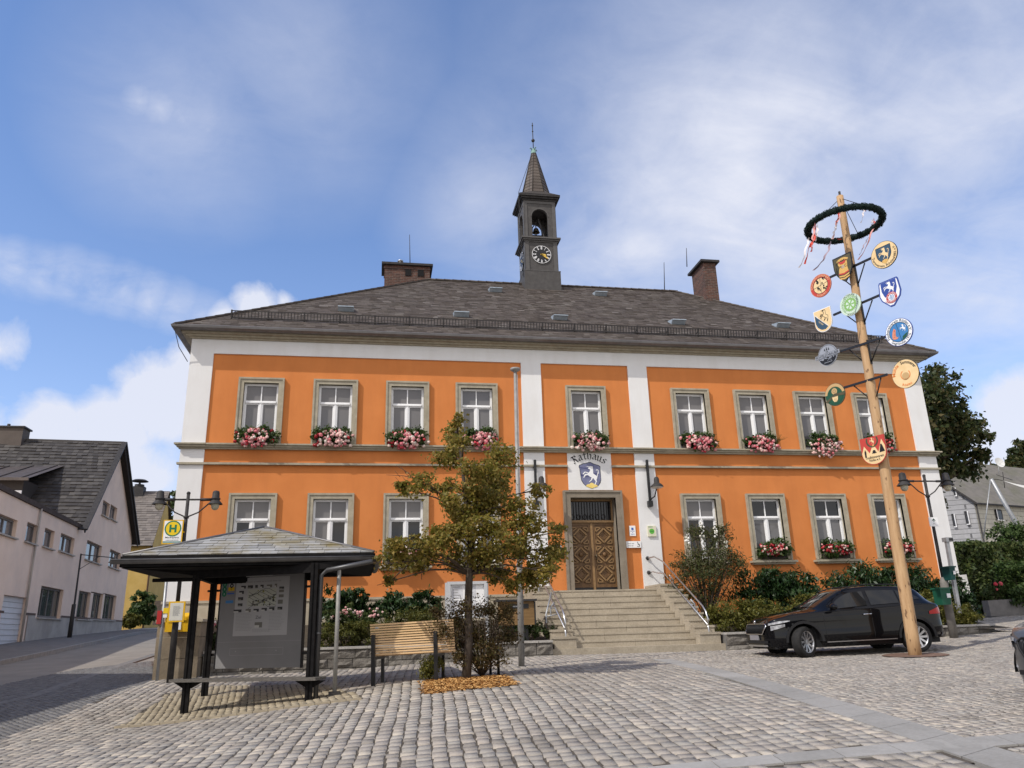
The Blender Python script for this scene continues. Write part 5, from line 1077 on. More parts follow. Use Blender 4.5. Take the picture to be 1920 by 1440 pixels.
    for (a, c, wd, hh) in [(.14, .16, .09, .05), (.27, .16, .1, .055), (.385, .16, .05, .055), (.49, .16, .06, .055), (.63, .16, .1, .05), (.75, .155, .045, .06), (.86, .20, .09, .04), (.86, .255, .09, .045), (.86, .34, .09, .05), (.85, .44, .09, .07), (.11, .25, .09, .055), (.1, .36, .1, .055), (.1, .465, .09, .05), (.06, .57, .15, .05), (.26, .57, .1, .055), (.41, .57, .1, .05), (.56, .56, .1, .05), (.7, .555, .1, .055), (.85, .55, .09, .05), (.47, .82, .14, .09), (.08, .06, .06, .06)]:
        (ua, va), (ub, vb) = P(a-wd/2, c+hh/2), P(a+wd/2, c-hh/2); p.rect(m_, ua, ub, va, vb, .005, rnd.choice((1, 1, 4)))
        (ua, va) = P(a-wd/2, c+hh/2); p.rect(m_, ua, ua+(ub-ua)*.6, va, va+(vb-va)*.45, .0055, rnd.choice((0, 4)))
    u0_, v0_ = P(.23, .50); u1_, v1_ = P(.77, .205); p.rect(m_, u0_, u1_, v0_, v1_, .005, 2)
    for k in range(46): cx, cy = rnd.gauss(.56, .17), rnd.gauss(.40, .07); (ua, va) = P(min(max(cx, .25), .72), min(max(cy, .23), .48)); s_ = rnd.uniform(.008, .028); p.ring(m_, 0, s_, .006, rnd.choice((1, 1, 3, 4)), rnd.randint(4, 7), ua, va, sq=rnd.uniform(.4, 1))
    for k in range(9):
        pts = [P(.25+.52*i/7, .24+.03*k+rnd.uniform(-.015, .015)+.05*math.sin(i+k)) for i in range(8)]
        for i in range(7): m_.bar(p.T(*pts[i], .0065), p.T(*pts[i+1], .0065), .006, .001, 1, Nn)
    for c0, x0, x1 in ((.62, .04, .36), (.62, .66, .95)):
        for k in range(13): (ua, va) = P(x0, c0+k*.024); scrib(p, m_, ua, ua+(x1-x0)*(q1-q0)*rnd.uniform(.7, 1), va, .012, .005, 5)
    for k in range(3): (ua, va) = P(.36, .90+k*.02); scrib(p, m_, ua, ua+.33*(q1-q0), va, .012, .005, 5)
    scrib(p, m_, P(.14, .075)[0], P(.84, .075)[0], P(.1, .085)[1], .03, .005, 5)
    for k in range(2): scrib(p, m_, -w*.3, w*.2, h*(.945-.045*k), h*.03, .007, 1)
    p.text(m_, 'Ziel', *P(.46, .715), .055, .006, 1)
    m_.build('printed_map', [M('print_pale', (.5, .5, .48)), M('print_dark', (.05, .05, .055)), M('map_ground', (.42, .43, .38)), M('map_olive', (.22, .22, .08)), M('photo_grey', (.16, .155, .14)), M('print_grey', (.3, .3, .31))], bt, fix=False)
    m_ = MB()
    for k, z_ in enumerate((.74, .64, .54)): p.ring(m_, 0, w*.055, .004, 0, 16, -w*.90, h*z_)
    p.rect(m_, -w*.81, -w*.66, h*.60, h*.68, .004, 1); p.rect(m_, -w*.83, -w*.66, h*.53, h*.555, .004, 2); p.rect(m_, -w*.85, -w*.67, h*.34, h*.40, .004, 3); p.text(m_, 'E', -w*.735, h*.615, h*.05, .006, 4)
    for k, s_ in enumerate(('1', '3', '2')): p.text(m_, s_, -w*.90, h*(.72-.1*k), h*.04, .006, 5)
    p.ring(m_, w*.03, w*.05, .005, 4, 14, -w*.73, h*.81); p.ring(m_, w*.02, w*.045, .005, 4, 14, -w*.73, h*.71)
    m_.build('stickers', [M('sticker_green', (.02, .16, .09)), M('sticker_yellow', (.62, .40, .02)), BLUE, M('sticker_light_blue', (.07, .22, .5)), INK, K['frame']], bt, fix=False)
    m_ = MB()
    for a, c, e, f_ in ((-.66*w, .58*w, -.74*h, -.735*h), (-.66*w, .58*w, -.60*h, -.595*h), (-.66*w, -.655*w, -.74*h, -.595*h), (.575*w, .58*w, -.74*h, -.595*h), (-w, w, -.47*h, -.466*h)): p.rect(m_, a, c, e, f_, .003)
    for u_ in (-.52*w, .42*w): p.ring(m_, 0, .012, .004, 0, 8, u_, -.66*h)
    m_.build('lettering', GREY, bt, fix=False)
shelter()
# ================================================================ STREET FURNITURE, west side
def double_lamp(name, label, base, top, hx, lean=0.0, thick=.068, step=None, lowmat=None, hs=.68):
    bx, by, bz = base; tx, tz = top[0], top[2]; t = thing(name, label, 'street lamp', base, 'twin lantern street lamps on the square')
    P = lambda q: (bx+(tx-bx)*q, by, bz+(tz-bz)*q); b = MB(); q0 = step or .36
    b.tube([P(-.01), P(q0-.03), P(q0)], [thick, thick*.95, thick*.55], 12, 1); b.tube([P(q0-.01), P(1)], [.045, .036], 12); b.ball(P(1.0), .045); 
    for q in (.69, .86): b.tube([P(q), P(q+.012)], .058, 8)
    b.build('pole', [K['iron'], lowmat or K['iron']], t)
    arm = P(.965)
    for sx in (-1, 1):
        b = MB(); e = (arm[0]+sx*hx, arm[1], arm[2]); b.tube([arm, e], .022, 6); b.tube([P(.865), (arm[0]+sx*.25, arm[1], arm[2]-.28), (arm[0]+sx*.52, arm[1], arm[2]-.02)], .016, 6); b.tube([(e[0]-sx*.32, e[1], e[2]), (e[0]-sx*.1, e[1], e[2])], .033, 8); b.build('arm', K['iron'], t)
        b = MB(); b.lathe([(hs*a_, hs*c_) for a_, c_ in ((.235, -.155), (.225, -.14), (.13, -.03), (.125, 0), (.15, .005), (.15, .045), (.118, .06), (.112, .22), (.09, .275), (.04, .295), (0, .298))], e, 20); l = b.build('lantern', K['iron'], t)
        b = MB(); b.lathe([(hs*a_, hs*c_) for a_, c_ in ((.125, -.14), (.13, -.19), (.12, -.26), (.08, -.325), (.03, -.345), (0, -.35))], e, 16); b.build('globe', M('lantern_glass', (.40, .37, .27), (.5, .47, .36), 6, .25), l)
    return t, P
lb = gnd(318, 1280); lamp1, P1 = double_lamp('street_lamp', 'twin lantern lamp post behind the bus shelter with the stop sign on it', lb, (lb[0]+.0, lb[1], 3.07), .585, step=.37)
YEL = M('signal_yellow', (.72, .42, .012), None, rough=.4); HGREEN = M('stop_green', (.02, .17, .09)); HYEL = M('stop_yellow', (.78, .55, .02))
def stop_sign():
    a, b_ = aty(307.5, 975, lb[1]-.08), aty(340.5, 1020, lb[1]-.08); p = Panel(((a[0]+b_[0])/2, lb[1]-.09, (a[2]+b_[2])/2), (1, 0, 0), (0, 0, 1), (0, -1, 0)); w, h = (b_[0]-a[0])/2, (a[2]-b_[2])/2
    t = thing('bus_stop_sign', 'white bus stop sign with a green and yellow H on the lamp post', 'sign', p.C); m_ = MB(); p.plate(m_, [(-w, -h), (w, -h), (w, h), (-w, h)], -.03, 0); m_.bar(p.T(w, 0, -.02), (lb[0], lb[1], p.C.z), .03); m_.build('frame', YEL, t)
    m_ = MB(); e = .022; p.rect(m_, -w+e, w-e, -h+e+h*.16, h-e, .002, 0); p.rect(m_, -w+e, w-e, -h+e, -h+e+h*.16, .002, 3); p.ring(m_, .7*w, .92*w*.9, .004, 1, 36, 0, h*.28); p.ring(m_, 0, .7*w, .004, 2, 36, 0, h*.28)
    for u0_, u1_, v0_, v1_ in ((-.36, -.16, -.4, .4), (.16, .36, -.4, .4), (-.16, .16, -.1, .1)): p.rect(m_, w*u0_, w*u1_, h*.28+w*v0_, h*.28+w*v1_, .006, 1)
    m_.build('face', [K['frame'], HGREEN, HYEL, M('stop_grey_green', (.25, .36, .34))], t, fix=False); m_ = MB(); p.text(m_, 'Marktplatz', 0, -h*.52, h*.13, .004, width=w*1.35, bold=.01); scrib(p, m_, -w*.6, w*.7, -h*.7, h*.05, .004); m_.build('lettering', INK, t, fix=False)
    a, b_ = aty(318, 1128, lb[1]-.1), aty(345, 1166, lb[1]-.1); p = Panel(((a[0]+b_[0])/2, lb[1]-.14, (a[2]+b_[2])/2), (1, 0, 0), (0, 0, 1), (0, -1, 0)); w, h = (b_[0]-a[0])/2, (a[2]-b_[2])/2
    t = thing('timetable_case', 'yellow framed bus timetable case on the lamp post', 'timetable case', p.C); m_ = MB(); p.plate(m_, [(-w, -h), (w, -h), (w, h), (-w, h)], -.04, 0); m_.build('frame', YEL, t); m_ = MB(); p.rect(m_, -w*.8, w*.8, -h*.85, h*.85, .002); m_.build('timetable', M('timetable_paper', (.58, .57, .5), (.62, .61, .55), 8), t, fix=False)
    m_ = MB(); rnd = random.Random(1)
    for k in range(10): scrib(p, m_, -w*.4, w*.5*rnd.uniform(.6, 1), h*(.5-.1*k), h*.07, .004)
    m_.build('lettering', GREY, t, fix=False)
stop_sign()
m_ = MB(); m_.tube([P1(.545), P1(.60)], .047, 10); m_.build('yellow_band', YEL, lamp1)
def post_box():
    a, b_ = aty(315, 1150, -4.45), aty(354, 1184, -4.45); t = thing('post_box', 'yellow wall post box on the sandstone wall end', 'post box', (a[0], -4.4, b_[2])); m_ = MB(); x0, x1, z0, z1 = a[0], b_[0], b_[2], a[2]
    m_.prism([(x0, y, z) for y, z in ((-4.36, z0), (-4.60, z0), (-4.62, z1-.08), (-4.52, z1), (-4.36, z1))], (x1-x0, 0, 0)); m_.box(x0+.03, x1-.03, -4.64, -4.62, z1-.16, z1-.10); m_.build('body', YEL, t)
    m_ = MB(); m_.box((x0+x1)/2-.02, (x0+x1)/2+.10, -4.625, -4.61, z0+.04, z0+.2); m_.build('notice', K['frame'], t); m_ = MB(); m_.box(x0+.06, x1-.06, -4.628, -4.615, z1-.18, z1-.165); m_.build('slot', K['black'], t)
post_box()
def traffic_pole():
    b0 = gnd(294, 1277); b1 = aty(325, 880, b0[1]); t = thing('sign_pole', 'thin galvanised sign pole at the street corner with small red and yellow plates', 'sign pole', b0); m_ = MB(); x1 = aty(313, 1080, b0[1]); m_.tube([b0, (x1[0], b0[1], x1[2])], .032, 10); m_.build('pole', K['galv'], t)
    for nm, x, y0, y1, w, mt in (('red_plate', 300, 1145, 1170, .09, M('plate_red', (.42, .03, .03))), ('yellow_plate', 312, 1140, 1150, .11, HYEL), ('white_plate', 310, 1152, 1158, .08, K['frame'])):
        a, c = aty(x, y0, b0[1]-.04), aty(x, y1, b0[1]-.04); m_ = MB(); m_.box(a[0]-w/2, a[0]+w/2, b0[1]-.06, b0[1]-.03, c[2], a[2]); m_.build(nm, mt, t)
traffic_pole()
# ================================================================ BENCH, NOTICE CASE, WOODEN BOX, HOOP, FLAGPOLE
def bench():
    L, Rr = gnd(700, 1286), gnd(818, 1277); U = Vector(Rr-L); U.z = 0; U.normalize(); V = Vector((-U.y, U.x, 0)); U.z = .03; z0 = float(L[2]); t = thing('park_bench', 'light slatted wooden bench on black legs turned towards the town hall', 'bench', (*L[:2], z0))
    O = Vector((L[0], L[1], z0)); span = Vector(Rr-L).length; l0, l1 = -.07, span+.30
    slat = M('pale_slats', (.62, .42, .22), (.70, .48, .27), 6, .5, .1, 60, sc=(.3, 4, 4), island=([(0, (.58, .38, .19)), (1, (.70, .48, .27))],)); b = MB(); n = 13; zt, zb = aty(697, 1172, O.y)[2], aty(697, 1228, O.y)[2]
    for k in range(n): q = k/(n-1); z = zb+(zt-zb)*q; off = .10-.14*q; b.bar(O*1.0+U*l0+V*off+Vector((0, 0, z-z0)), O+U*l1+V*off+Vector((0, 0, z-z0)), .03, (zt-zb)/n*.72)
    b.build('backrest', slat, t); b = MB()
    for k in range(9): b.bar(O+U*l0+V*(.16+.05*k)+Vector((0, 0, zb-z0-.02+.01*abs(k-4)*.5)), O+U*l1+V*(.16+.05*k)+Vector((0, 0, zb-z0-.02)), .038, .03)
    b.build('seat', slat, t); hgt = zt-z0
    for s in (0, span):
        b = MB(); b.bar(O+U*s+V*.0+Vector((0, 0, -.08)), O+U*s+V*(-.075)+Vector((0, 0, hgt-.16)), .062, .055, 0, V); b.build('leg', K['black'], t)
        b = MB(); b.bar(O+U*s+V*.50+Vector((0, 0, -.05)), O+U*s+V*.50+Vector((0, 0, zb-z0-.04)), .05, .05, 0, V); b.bar(O+U*s+V*.0+Vector((0, 0, zb-z0-.06)), O+U*s+V*.52+Vector((0, 0, zb-z0-.06)), .05, .035); b.build('leg', K['black'], t)
    b = MB(); b.box(*(lambda p: (p.x-.03, p.x+.04, p.y-.016, p.y-.012, p.z, p.z+.02))(O+U*.05+V*(-.035)+Vector((0, 0, hgt-.06)))); b.build('label_plate', K['galv'], t)
bench()
def hoop():
    p = gnd(935, 1267); q = gnd(929, 1262); t = thing('hoop_stand', 'black steel hoop stand beside the bronze bush', 'stand', p); b = MB(); a = np.array(p); c = a+np.array([-.09, .34, .01]); h = .62
    b.tube([a, a+[0, 0, h-.05], a*.5+c*.5+[0, 0, h], c+[0, 0, h-.05], c], .024, 8); b.box(a[0]-.07, a[0]+.07, a[1]-.07, a[1]+.07, a[2]-.01, a[2]+.015); b.build('hoop', K['black'], t)
hoop()
def notice_case():
    Y = -3.3; a, b_ = aty(838, 1091, Y), aty(914, 1158, Y); t = thing('notice_case', 'white aluminium notice case with papers behind the tree trunk', 'notice board', (a[0], Y, b_[2])); x0, x1, z0, z1 = a[0], b_[0], b_[2], a[2]; m_ = MB()
    for p in ((x0, x0+.08, z0+.07, z1-.07), (x1-.08, x1, z0+.07, z1-.07), (x0, x1, z1-.07, z1), (x0, x1, z0, z0+.07), ((x0+x1)/2-.03, (x0+x1)/2+.03, z0+.07, z1-.07)): m_.box(p[0], p[1], Y-.06, Y+.04, p[2], p[3])
    for x in (x0, x1): m_.box(x-.04, x+.04, Y+.044, Y+.12, -.35, z1-.02)
    m_.build('frame', M('aluminium', (.55, .56, .57), None, rough=.45, metal=.3), t); m_ = MB(); m_.box(x0+.07, x1-.07, Y, Y+.03, z0+.06, z1-.06); m_.build('back_panel', K['frame'], t); m_ = MB(); rnd = random.Random(3)
    for k in range(2):
        for j in range(2): u = x0+.12+k*.33; v = z1-.4-j*.36; m_.add([(u, Y-.004, v), (u+.27, Y-.004, v+rnd.uniform(-.01, .01)), (u+.27, Y-.004, v+.3), (u, Y-.004, v+.3)], [(0, 1, 2, 3)])
    m_.build('papers', M('notice_paper', (.70, .71, .74), (.5, .5, .52), 4), t, fix=False); m_ = MB()
    for k in range(2):
        for j in range(8): u = x0+.15+k*.33; v = z1-.14-j*.065; m_.box(u, u+rnd.uniform(.12, .2), Y-.008, Y-.006, v, v+.018)
    m_.build('print', GREY, t)
notice_case()
def wood_box():
    Y = -3.55; a, b_ = aty(938, 1126, Y), aty(1003, 1171, Y); t = thing('wooden_box', 'brown wooden cabinet on a post with a thin slab lid near the stairs', 'cabinet', (a[0], Y, -.4)); x0, x1, z0, z1 = a[0], b_[0], b_[2], a[2]
    m_ = MB(); m_.box(x0, x1, Y, Y+.42, z0, z1-.03); m_.build('body', M('cabinet_wood', (.17, .098, .038), (.23, .14, .055), 5, .6, .15, 30, sc=(.3, 1, 4)), t); m_ = MB(); m_.box(x0-.1, x1+.06, Y-.08, Y+.5, z1-.028, z1+.02); m_.build('lid', K['iron'], t)
    xm = x0+(x1-x0)*.55; m_ = MB(); m_.box(xm-.24, xm+.24, Y-.012, Y+.01, z1-.20, z1-.09); m_.build('slot', K['black'], t); m_ = MB(); m_.box(xm-.16, xm+.05, Y-.018, Y-.012, z1-.16, z1-.135); m_.build('label_plate', K['galv'], t); m_ = MB(); m_.box(x0+.15, x1-.15, Y+.12, Y+.3, -.6, z0); m_.build('foot', K['black'], t); m_ = MB(); m_.box(x1-.005, x1+.03, Y-.015, Y+.42, z0, z1-.04); m_.build('side_panel', K['black'], t)
wood_box()
def flagpole():
    p = gnd(978, 1249); tp = aty(966, 694, p[1]); t = thing('flagpole', 'tall bare grey flagpole in front of the facade', 'flagpole', p); m_ = MB(); P = lambda q: tuple(np.array(p)+(np.array(tp)-np.array(p))*q); m_.tube([P(-.01), P(.31), P(.315), P(1)], [.062, .06, .05, .035], 12); m_.tube([P(.312), P(.32)], .066, 12); m_.build('pole', K['polegrey'], t); m_ = MB(); m_.lathe([(.03, -.05), (.11, .0), (.11, .04), (0, .05)], tp, 14); m_.build('cap', K['polegrey'], t)
    m_ = MB(); m_.tube([tuple(np.array(P(.02))+[.05, -.05, 0]), tuple(np.array(P(.98))+[.04, -.04, 0])], .006, 4); m_.build('halyard', K['galv'], t)
flagpole()
# ================================================================ east side
lr = gnd(1789, 1196); lamp2, P2 = double_lamp('street_lamp', 'twin lantern lamp post with green bins at the planter beside the black car', lr, (lr[0]+.03, lr[1], 3.70), .665, step=.36, thick=.105, hs=.8, lowmat=M('worn_pole_foot', (.15, .14, .125), (.2, .185, .165), 8))
def bins():
    for nm, lab, box, mt in (('litter_bin', 'upper dark green bin box on the lamp post', (1768, 1064, 1784, 1088), M('bin_dark_green', (.008, .055, .05), None, rough=.4)), ('litter_bin', 'larger lower green bin hung in front of the lamp post', (1751, 1104, 1776, 1134), M('bin_green', (.012, .085, .05), None, rough=.4))):
        a, c = aty(box[0], box[1], lr[1]-.14), aty(box[2], box[3], lr[1]-.14); t = thing(nm, lab, 'litter bin', (a[0], lr[1], c[2]), 'green bins on the lamp post'); m_ = MB(); x0, x1 = a[0], c[0]; m_.prism([(x0+.03, lr[1]-.33, c[2]), (x1-.03, lr[1]-.33, c[2]), (x1, lr[1]-.36, a[2]), (x0, lr[1]-.36, a[2])], (0, .30, 0)); m_.build('body', mt, t)
        m_ = MB(); m_.box(x0-.02, x1+.02, lr[1]-.38, lr[1]-.02, a[2]-.02, a[2]+.02); m_.build('lid', mt, t); m_ = MB(); m_.box(x0+(x1-x0)*.55, x0+(x1-x0)*.9, lr[1]-.375, lr[1]-.36, c[2]+(a[2]-c[2])*.42, c[2]+(a[2]-c[2])*.68); m_.build('sticker', K['frame'], t); m_ = MB(); m_.box(x1-.05, P2(.3)[0], lr[1]-.06, lr[1]+.02, c[2]+.1, c[2]+.18); m_.build('bracket', K['iron'], t)
bins()
def arrow_sign():
    def dr(p, w, h, t):
        m_ = MB(); m_.bar(p.T(0, -h*.05, .004), p.T(0, h*.62, .004), w*.13, .002, 0, (0, 1, 0)); p.poly(m_, [(-w*.38, h*.30), (0, h*.75), (w*.38, h*.30), (w*.30, h*.18), (0, h*.50), (-w*.30, h*.18)], .005); m_.build('arrow', M('arrow_green', (.01, .06, .035)), t, fix=False); m_ = MB(); p.text(m_, 'P', -w*.18, -h*.6, h*.3, .004); p.text(m_, '5', w*.12, -h*.6, h*.3, .004); m_.build('lettering', GREY, t, fix=False)
    plaque('arrow_sign', 1740.5, 970, 1760, 987, 'small white sign with an upward arrow on the lamp post by the car', dr, lr[1]-.08, .02, cat='sign')
arrow_sign()
def small_post():
    b0 = aty(1795, 1130, -3.0); tp = aty(1774.5, 1012, -3.0); t = thing('grey_post', 'slim grey post with a small box head in the planter corner', 'post', (b0[0], -3.0, b0[2])); m_ = MB(); m_.bar((b0[0], -3.0, b0[2]-.3), (tp[0], -3.0, tp[2]), .09, .09); m_.build('post', K['galv'], t); m_ = MB(); m_.box(tp[0]-.07, tp[0]+.16, -3.08, -2.9, tp[2]-.06, tp[2]+.06); m_.build('head', K['galv'], t); m_ = MB(); m_.box(tp[0]+.02, tp[0]+.15, -3.085, -3.08, tp[2]-.04, tp[2]+.04); m_.build('lens', K['black'], t)
small_post()
def stele():
    Y = -1.0; pts = [(1806, 1078), (1818, 1077), (1833, 1160), (1812, 1165), (1806, 1140)]; w = [aty(x, y, Y) for x, y in pts]; t = thing('stone_slab', 'white upright stone slab at the planter end beside the hedge', 'stone slab', w[3]); m_ = MB(); z = min(q[2] for q in w); x0, x1, zt = w[0][0]-.1, w[2][0], w[1][2]
    m_.prism([(x0, Y, z-.3), (x1, Y, z-.3), (x1-.08, Y, zt), (x0, Y, zt-.02)], (0, .28, 0)); m_.build('slab', M('pale_stone', (.58, .57, .54), (.66, .65, .62), 5, .9, .1, 50, dirt=(.3, .29, .26), dscale=2), t)
stele()
# ================================================================ CARS (x forward, y left, z up, then parked)
LOCALS = set()
_link = link
def link(name, me, parent=None):
    q = parent
    while q is not None and q.name not in LOCALS: q = q.parent
    if q is None: return _link(name, me, parent)
    o = bpy.data.objects.new(name, me); COL.objects.link(o); o.parent = parent; return o
def lut(pts):
    xs_, ys_ = zip(*sorted(pts)); return lambda x: float(np.interp(x, xs_, ys_))
def smooth(pts):
    xs_, ys_ = map(np.array, zip(*sorted(pts))); g = np.linspace(xs_[0], xs_[-1], 400); v = np.interp(g, xs_, ys_); k = np.ones(15)/15; vp = np.convolve(np.pad(v, 7, mode='reflect', reflect_type='odd'), k, 'valid'); return lambda x: float(np.interp(x, g, vp))
CARGLASS = glassmat('car_glass', (.012, .013, .014), 0, .02); TYRE = M('tyre_rubber', (.014, .014, .014), (.025, .024, .023), 20, .85); ALLOY = M('alloy_rim', (.5, .5, .51), None, rough=.3, metal=.85); PLASTIC = M('black_plastic', (.014, .014, .015), None, rough=.6); CHROME = M('chrome_trim', (.6, .6, .6), None, rough=.15, metal=1); LAMPG = M('headlamp_glass', (.55, .56, .58), (.2, .2, .21), 11, .1, metal=.2); REDG = M('tail_lamp_red', (.4, .012, .012), None, rough=.1, spec=.6); PLATE = M('number_plate', (.24, .235, .25), None, rough=.5)
def car(label, paint, loc, fwd_, steer, scale=1.0, grille_mat=None, detail=True, tilt=0.0):
    t = thing('parked_car', label, 'car', loc); t.rotation_euler = (0, tilt, math.atan2(fwd_[1], fwd_[0])); t.scale = (scale,)*3; LOCALS.add(t.name)
    Wd = smooth([(-2.12, .62), (-2.06, .76), (-1.9, .845), (-1.5, .885), (0, .89), (1.3, .885), (1.7, .855), (1.95, .76), (2.05, .66), (2.12, .50)])
    zb = smooth([(-2.12, .36), (-1.9, .30), (-1.0, .235), (1.0, .225), (1.8, .22), (2.12, .27)])
    zs = smooth([(-2.12, .93), (-2.0, 1.03), (-1.5, 1.06), (0, .995), (.9, .965), (1.5, .92), (1.95, .82), (2.06, .75), (2.12, .68)])
    T = smooth([(-2.12, .97), (-2.05, 1.06), (-1.93, 1.13), (-1.66, 1.42), (-1.2, 1.495), (-.5, 1.525), (.0, 1.49), (.2, 1.44), (.95, 1.06), (1.1, 1.035), (1.6, .965), (1.95, .875), (2.06, .80), (2.12, .70)])
    Wg = smooth([(-2.12, .5), (-1.7, .545), (-1.0, .60), (0, .615), (.3, .62), (.95, .70), (1.2, .72), (2.12, .4)])
    arches = ((1.31, .335, .40), (-1.34, .335, .40))
    def ring(x):
        w, b_, s_, tp = Wd(x), zb(x), zs(x), max(T(x), zs(x)+.01); g = min(1, max(0, (tp-s_-.05)/.35)); L = []
        zz = [b_, b_+.07, .36, .44, .52, .60, .68, .76, s_-.07]; zz = [max(b_+.002*i, min(z, s_-.07+.001*i)) for i, z in enumerate(zz)]
        for z in zz:
            q = (z-b_)/(s_-b_); bulge = .93+.07*min(1, q*3.5) if q < .3 else 1.0-.028*math.sin((q-.3)/.7*math.pi) if q < .97 else 1.0
            L.append((w*bulge*(1 if q < .85 else 1-.03*(q-.85)/.15), z))
        L.append((w*.955, s_)); wg = Wg(x)*g+w*.70*(1-g)
        ze = (tp-.055)*g+(s_+(tp-s_)*.75)*(1-g); a = L[-1]
        L += [(a[0]*.985, a[1]+.012), ((a[0]*.97+wg)/2+.012*g, (a[1]+ze)/2), (wg, ze), (wg*.93, ze+(tp-ze)*.55), (wg*.55, tp-.012*g), (0, tp)]
        return L
    def side(x, z):
        L = ring(x)
        for (ya, za), (yb, zb_) in zip(L, L[1:]):
            if za <= z <= zb_ and zb_ > za: return ya+(yb-ya)*(z-za)/(zb_-za)
        return L[0][0]
    def glaz(x, q): L = ring(x); a, c = L[10], L[12]; m_ = L[11]; return (a[0]+(m_[0]-a[0])*q*2, a[1]+(m_[1]-a[1])*q*2) if q < .5 else (m_[0]+(c[0]-m_[0])*(q*2-1), m_[1]+(c[1]-m_[1])*(q*2-1))
    xs_ = np.linspace(-2.12, 2.12, 86); V = []; nr = len(ring(0)); inside = []
    for x in xs_:
        for sgn in (1, -1):
            for k, (y, z) in enumerate(ring(x)):
                X, Z, ins = x, z, False
                if k < 9:
                    for ax, az, ar in arches:
                        d = math.hypot(x-ax, z-az)
                        if d < ar: ins = True; f = ar/max(d, 1e-4); X, Z = ax+(x-ax)*f, az+(z-az)*f; Z = Z if Z > .1 else zb(x)
                V.append((X, y*sgn, Z)); inside.append(ins)
    b = MB(); b.v = V
    def face(f):
        if not all(inside[i] for i in f): b.f.append(list(f)); b.m.append(0); b.sm.append(True)
    for i in range(len(xs_)-1):
        for sd in (0, 1):
            o, p = (i*2+sd)*nr, ((i+1)*2+sd)*nr
            for k in range(nr-1): face((o+k, p+k, p+k+1, o+k+1) if sd else (o+k, o+k+1, p+k+1, p+k))
    for i in (0, len(xs_)-1):
        for k in range(nr-1): o, p = i*2*nr, (i*2+1)*nr; b.f.append([o+k, p+k, p+k+1, o+k+1]); b.m.append(0); b.sm.append(False)
    b.build('body', paint, t)
    b = MB(); b.box(-1.95, 1.95, -.70, .70, .20, .62)
    for ax, az, ar in arches:
        for sy in (-1, 1):
            n = 14; P = lambda i, y, r: (ax+r*math.cos(math.pi*i/n), sy*y, az+r*math.sin(math.pi*i/n)); b.add([P(i, y, ar+.005) for y in (.55, .885) for i in range(n+1)], [(i, i+1, n+2+i, n+1+i) for i in range(n)])
            b.add([P(i, .892, r) for r in (ar-.005, ar+.055) for i in range(n+1)]+[P(i, .85, ar-.005) for i in range(n+1)], [(i, i+1, n+2+i, n+1+i) for i in range(n)]+[(i, i+1, 2*n+3+i, 2*n+2+i) for i in range(n)], 0)
    b.build('underbody', PLASTIC, t, fix=False)
    def patch(name, mt, x0, x1, lo, hi, sy, off=.008, n=12, m_=4, glass=True):
        q = MB(); vs = []
        for i in range(n+1):
            x = x0+(x1-x0)*i/n; a, c = lo(x), hi(x)
            for j in range(m_+1):
                s_ = a+(c-a)*j/m_; y, z = glaz(x, s_) if glass else (side(x, s_), s_); vs.append((x+(off if x > 1.9 else 0), sy*(y+off), z+(.004 if glass else 0)))
        q.add(vs, [(i*(m_+1)+j, i*(m_+1)+j+1, (i+1)*(m_+1)+j+1, (i+1)*(m_+1)+j) for i in range(n) for j in range(m_)], 0, True); return q.build(name, mt, t, fix=False)
    for sy in (1, -1):
        patch('side_window', CARGLASS, .66, -.29, lambda x: .10, lut([(-.3, .84), (.10, .84), (.40, .72), (.66, .14)]), sy)
        patch('side_window', CARGLASS, -.38, -1.06, lambda x: .10, lambda x: .84, sy)
        patch('side_window', CARGLASS, -1.10, -1.62, lut([(-1.1, .10), (-1.62, .34)]), lut([(-1.1, .83), (-1.45, .72), (-1.62, .40)]), sy)
        patch('headlight', LAMPG, 1.60, 2.03, lut([(1.6, .79), (2.03, .715)]), lut([(1.6, .81), (1.85, .80), (2.03, .755)]), sy, .012, 10, 2, False)
        patch('headlight', LAMPG, 1.72, 2.0, lut([(1.72, .68), (2.0, .60)]), lut([(1.72, .735), (2.0, .70)]), sy, .012, 10, 2, False)
        patch('tail_light', REDG, -1.72, -2.10, lambda x: .82, lut([(-1.72, .88), (-2.09, 1.01)]), sy, .012, 8, 2, False)
        patch('skirt_trim', ALLOY if detail else PLASTIC, -.85, .80, lambda x: zb(x)+.075, lambda x: zb(x)+.095, sy, .012, 20, 1, False)
        q = MB()
        for x in (-.335, .80, -1.12): 
            zz = [zb(x)+.12+(zs(x)-zb(x)-.14)*i/8 for i in range(9)]; q.tube([(x+(.0 if x > -1 else .25*max(0, .55-z)), sy*(side(x, z)+.0015), z) for z in zz], .005, 4)
        q.tube([(x, sy*(side(x, zs(x)-.005)+.002), zs(x)-.004) for x in np.linspace(-1.6, .8, 20)], .006, 4); q.build('door_seam', PLASTIC, t)
        for x in (-.12, -1.06): z = zs(x)-.13; q = MB(); q.tube([(x, sy*(side(x, z)+.004), z), (x-.03, sy*(side(x, z)+.035), z+.004), (x-.19, sy*(side(x, z)+.035), z+.008), (x-.22, sy*(side(x, z)+.004), z+.008)], .014, 6); q.build('door_handle', CHROME if detail else paint, t)
        q = MB(); y0 = glaz(.55, .1)[0]; q.tube([(.58, sy*y0, zs(.6)+.03), (.60, sy*(y0+.09), zs(.6)+.05)], .025, 6); q.ball((.60, sy*(y0+.17), zs(.6)+.085), (.085, .115, .075), 0, 12, 8); q.build('wing_mirror', paint, t)
        q = MB(); q.tube([(x, sy*(Wg(x)-.02), T(x)-.02+(.035 if -1.3 < x < .0 else .01)) for x in np.linspace(-1.5, .16, 14)], .015, 6); q.build('roof_rail', PLASTIC, t)
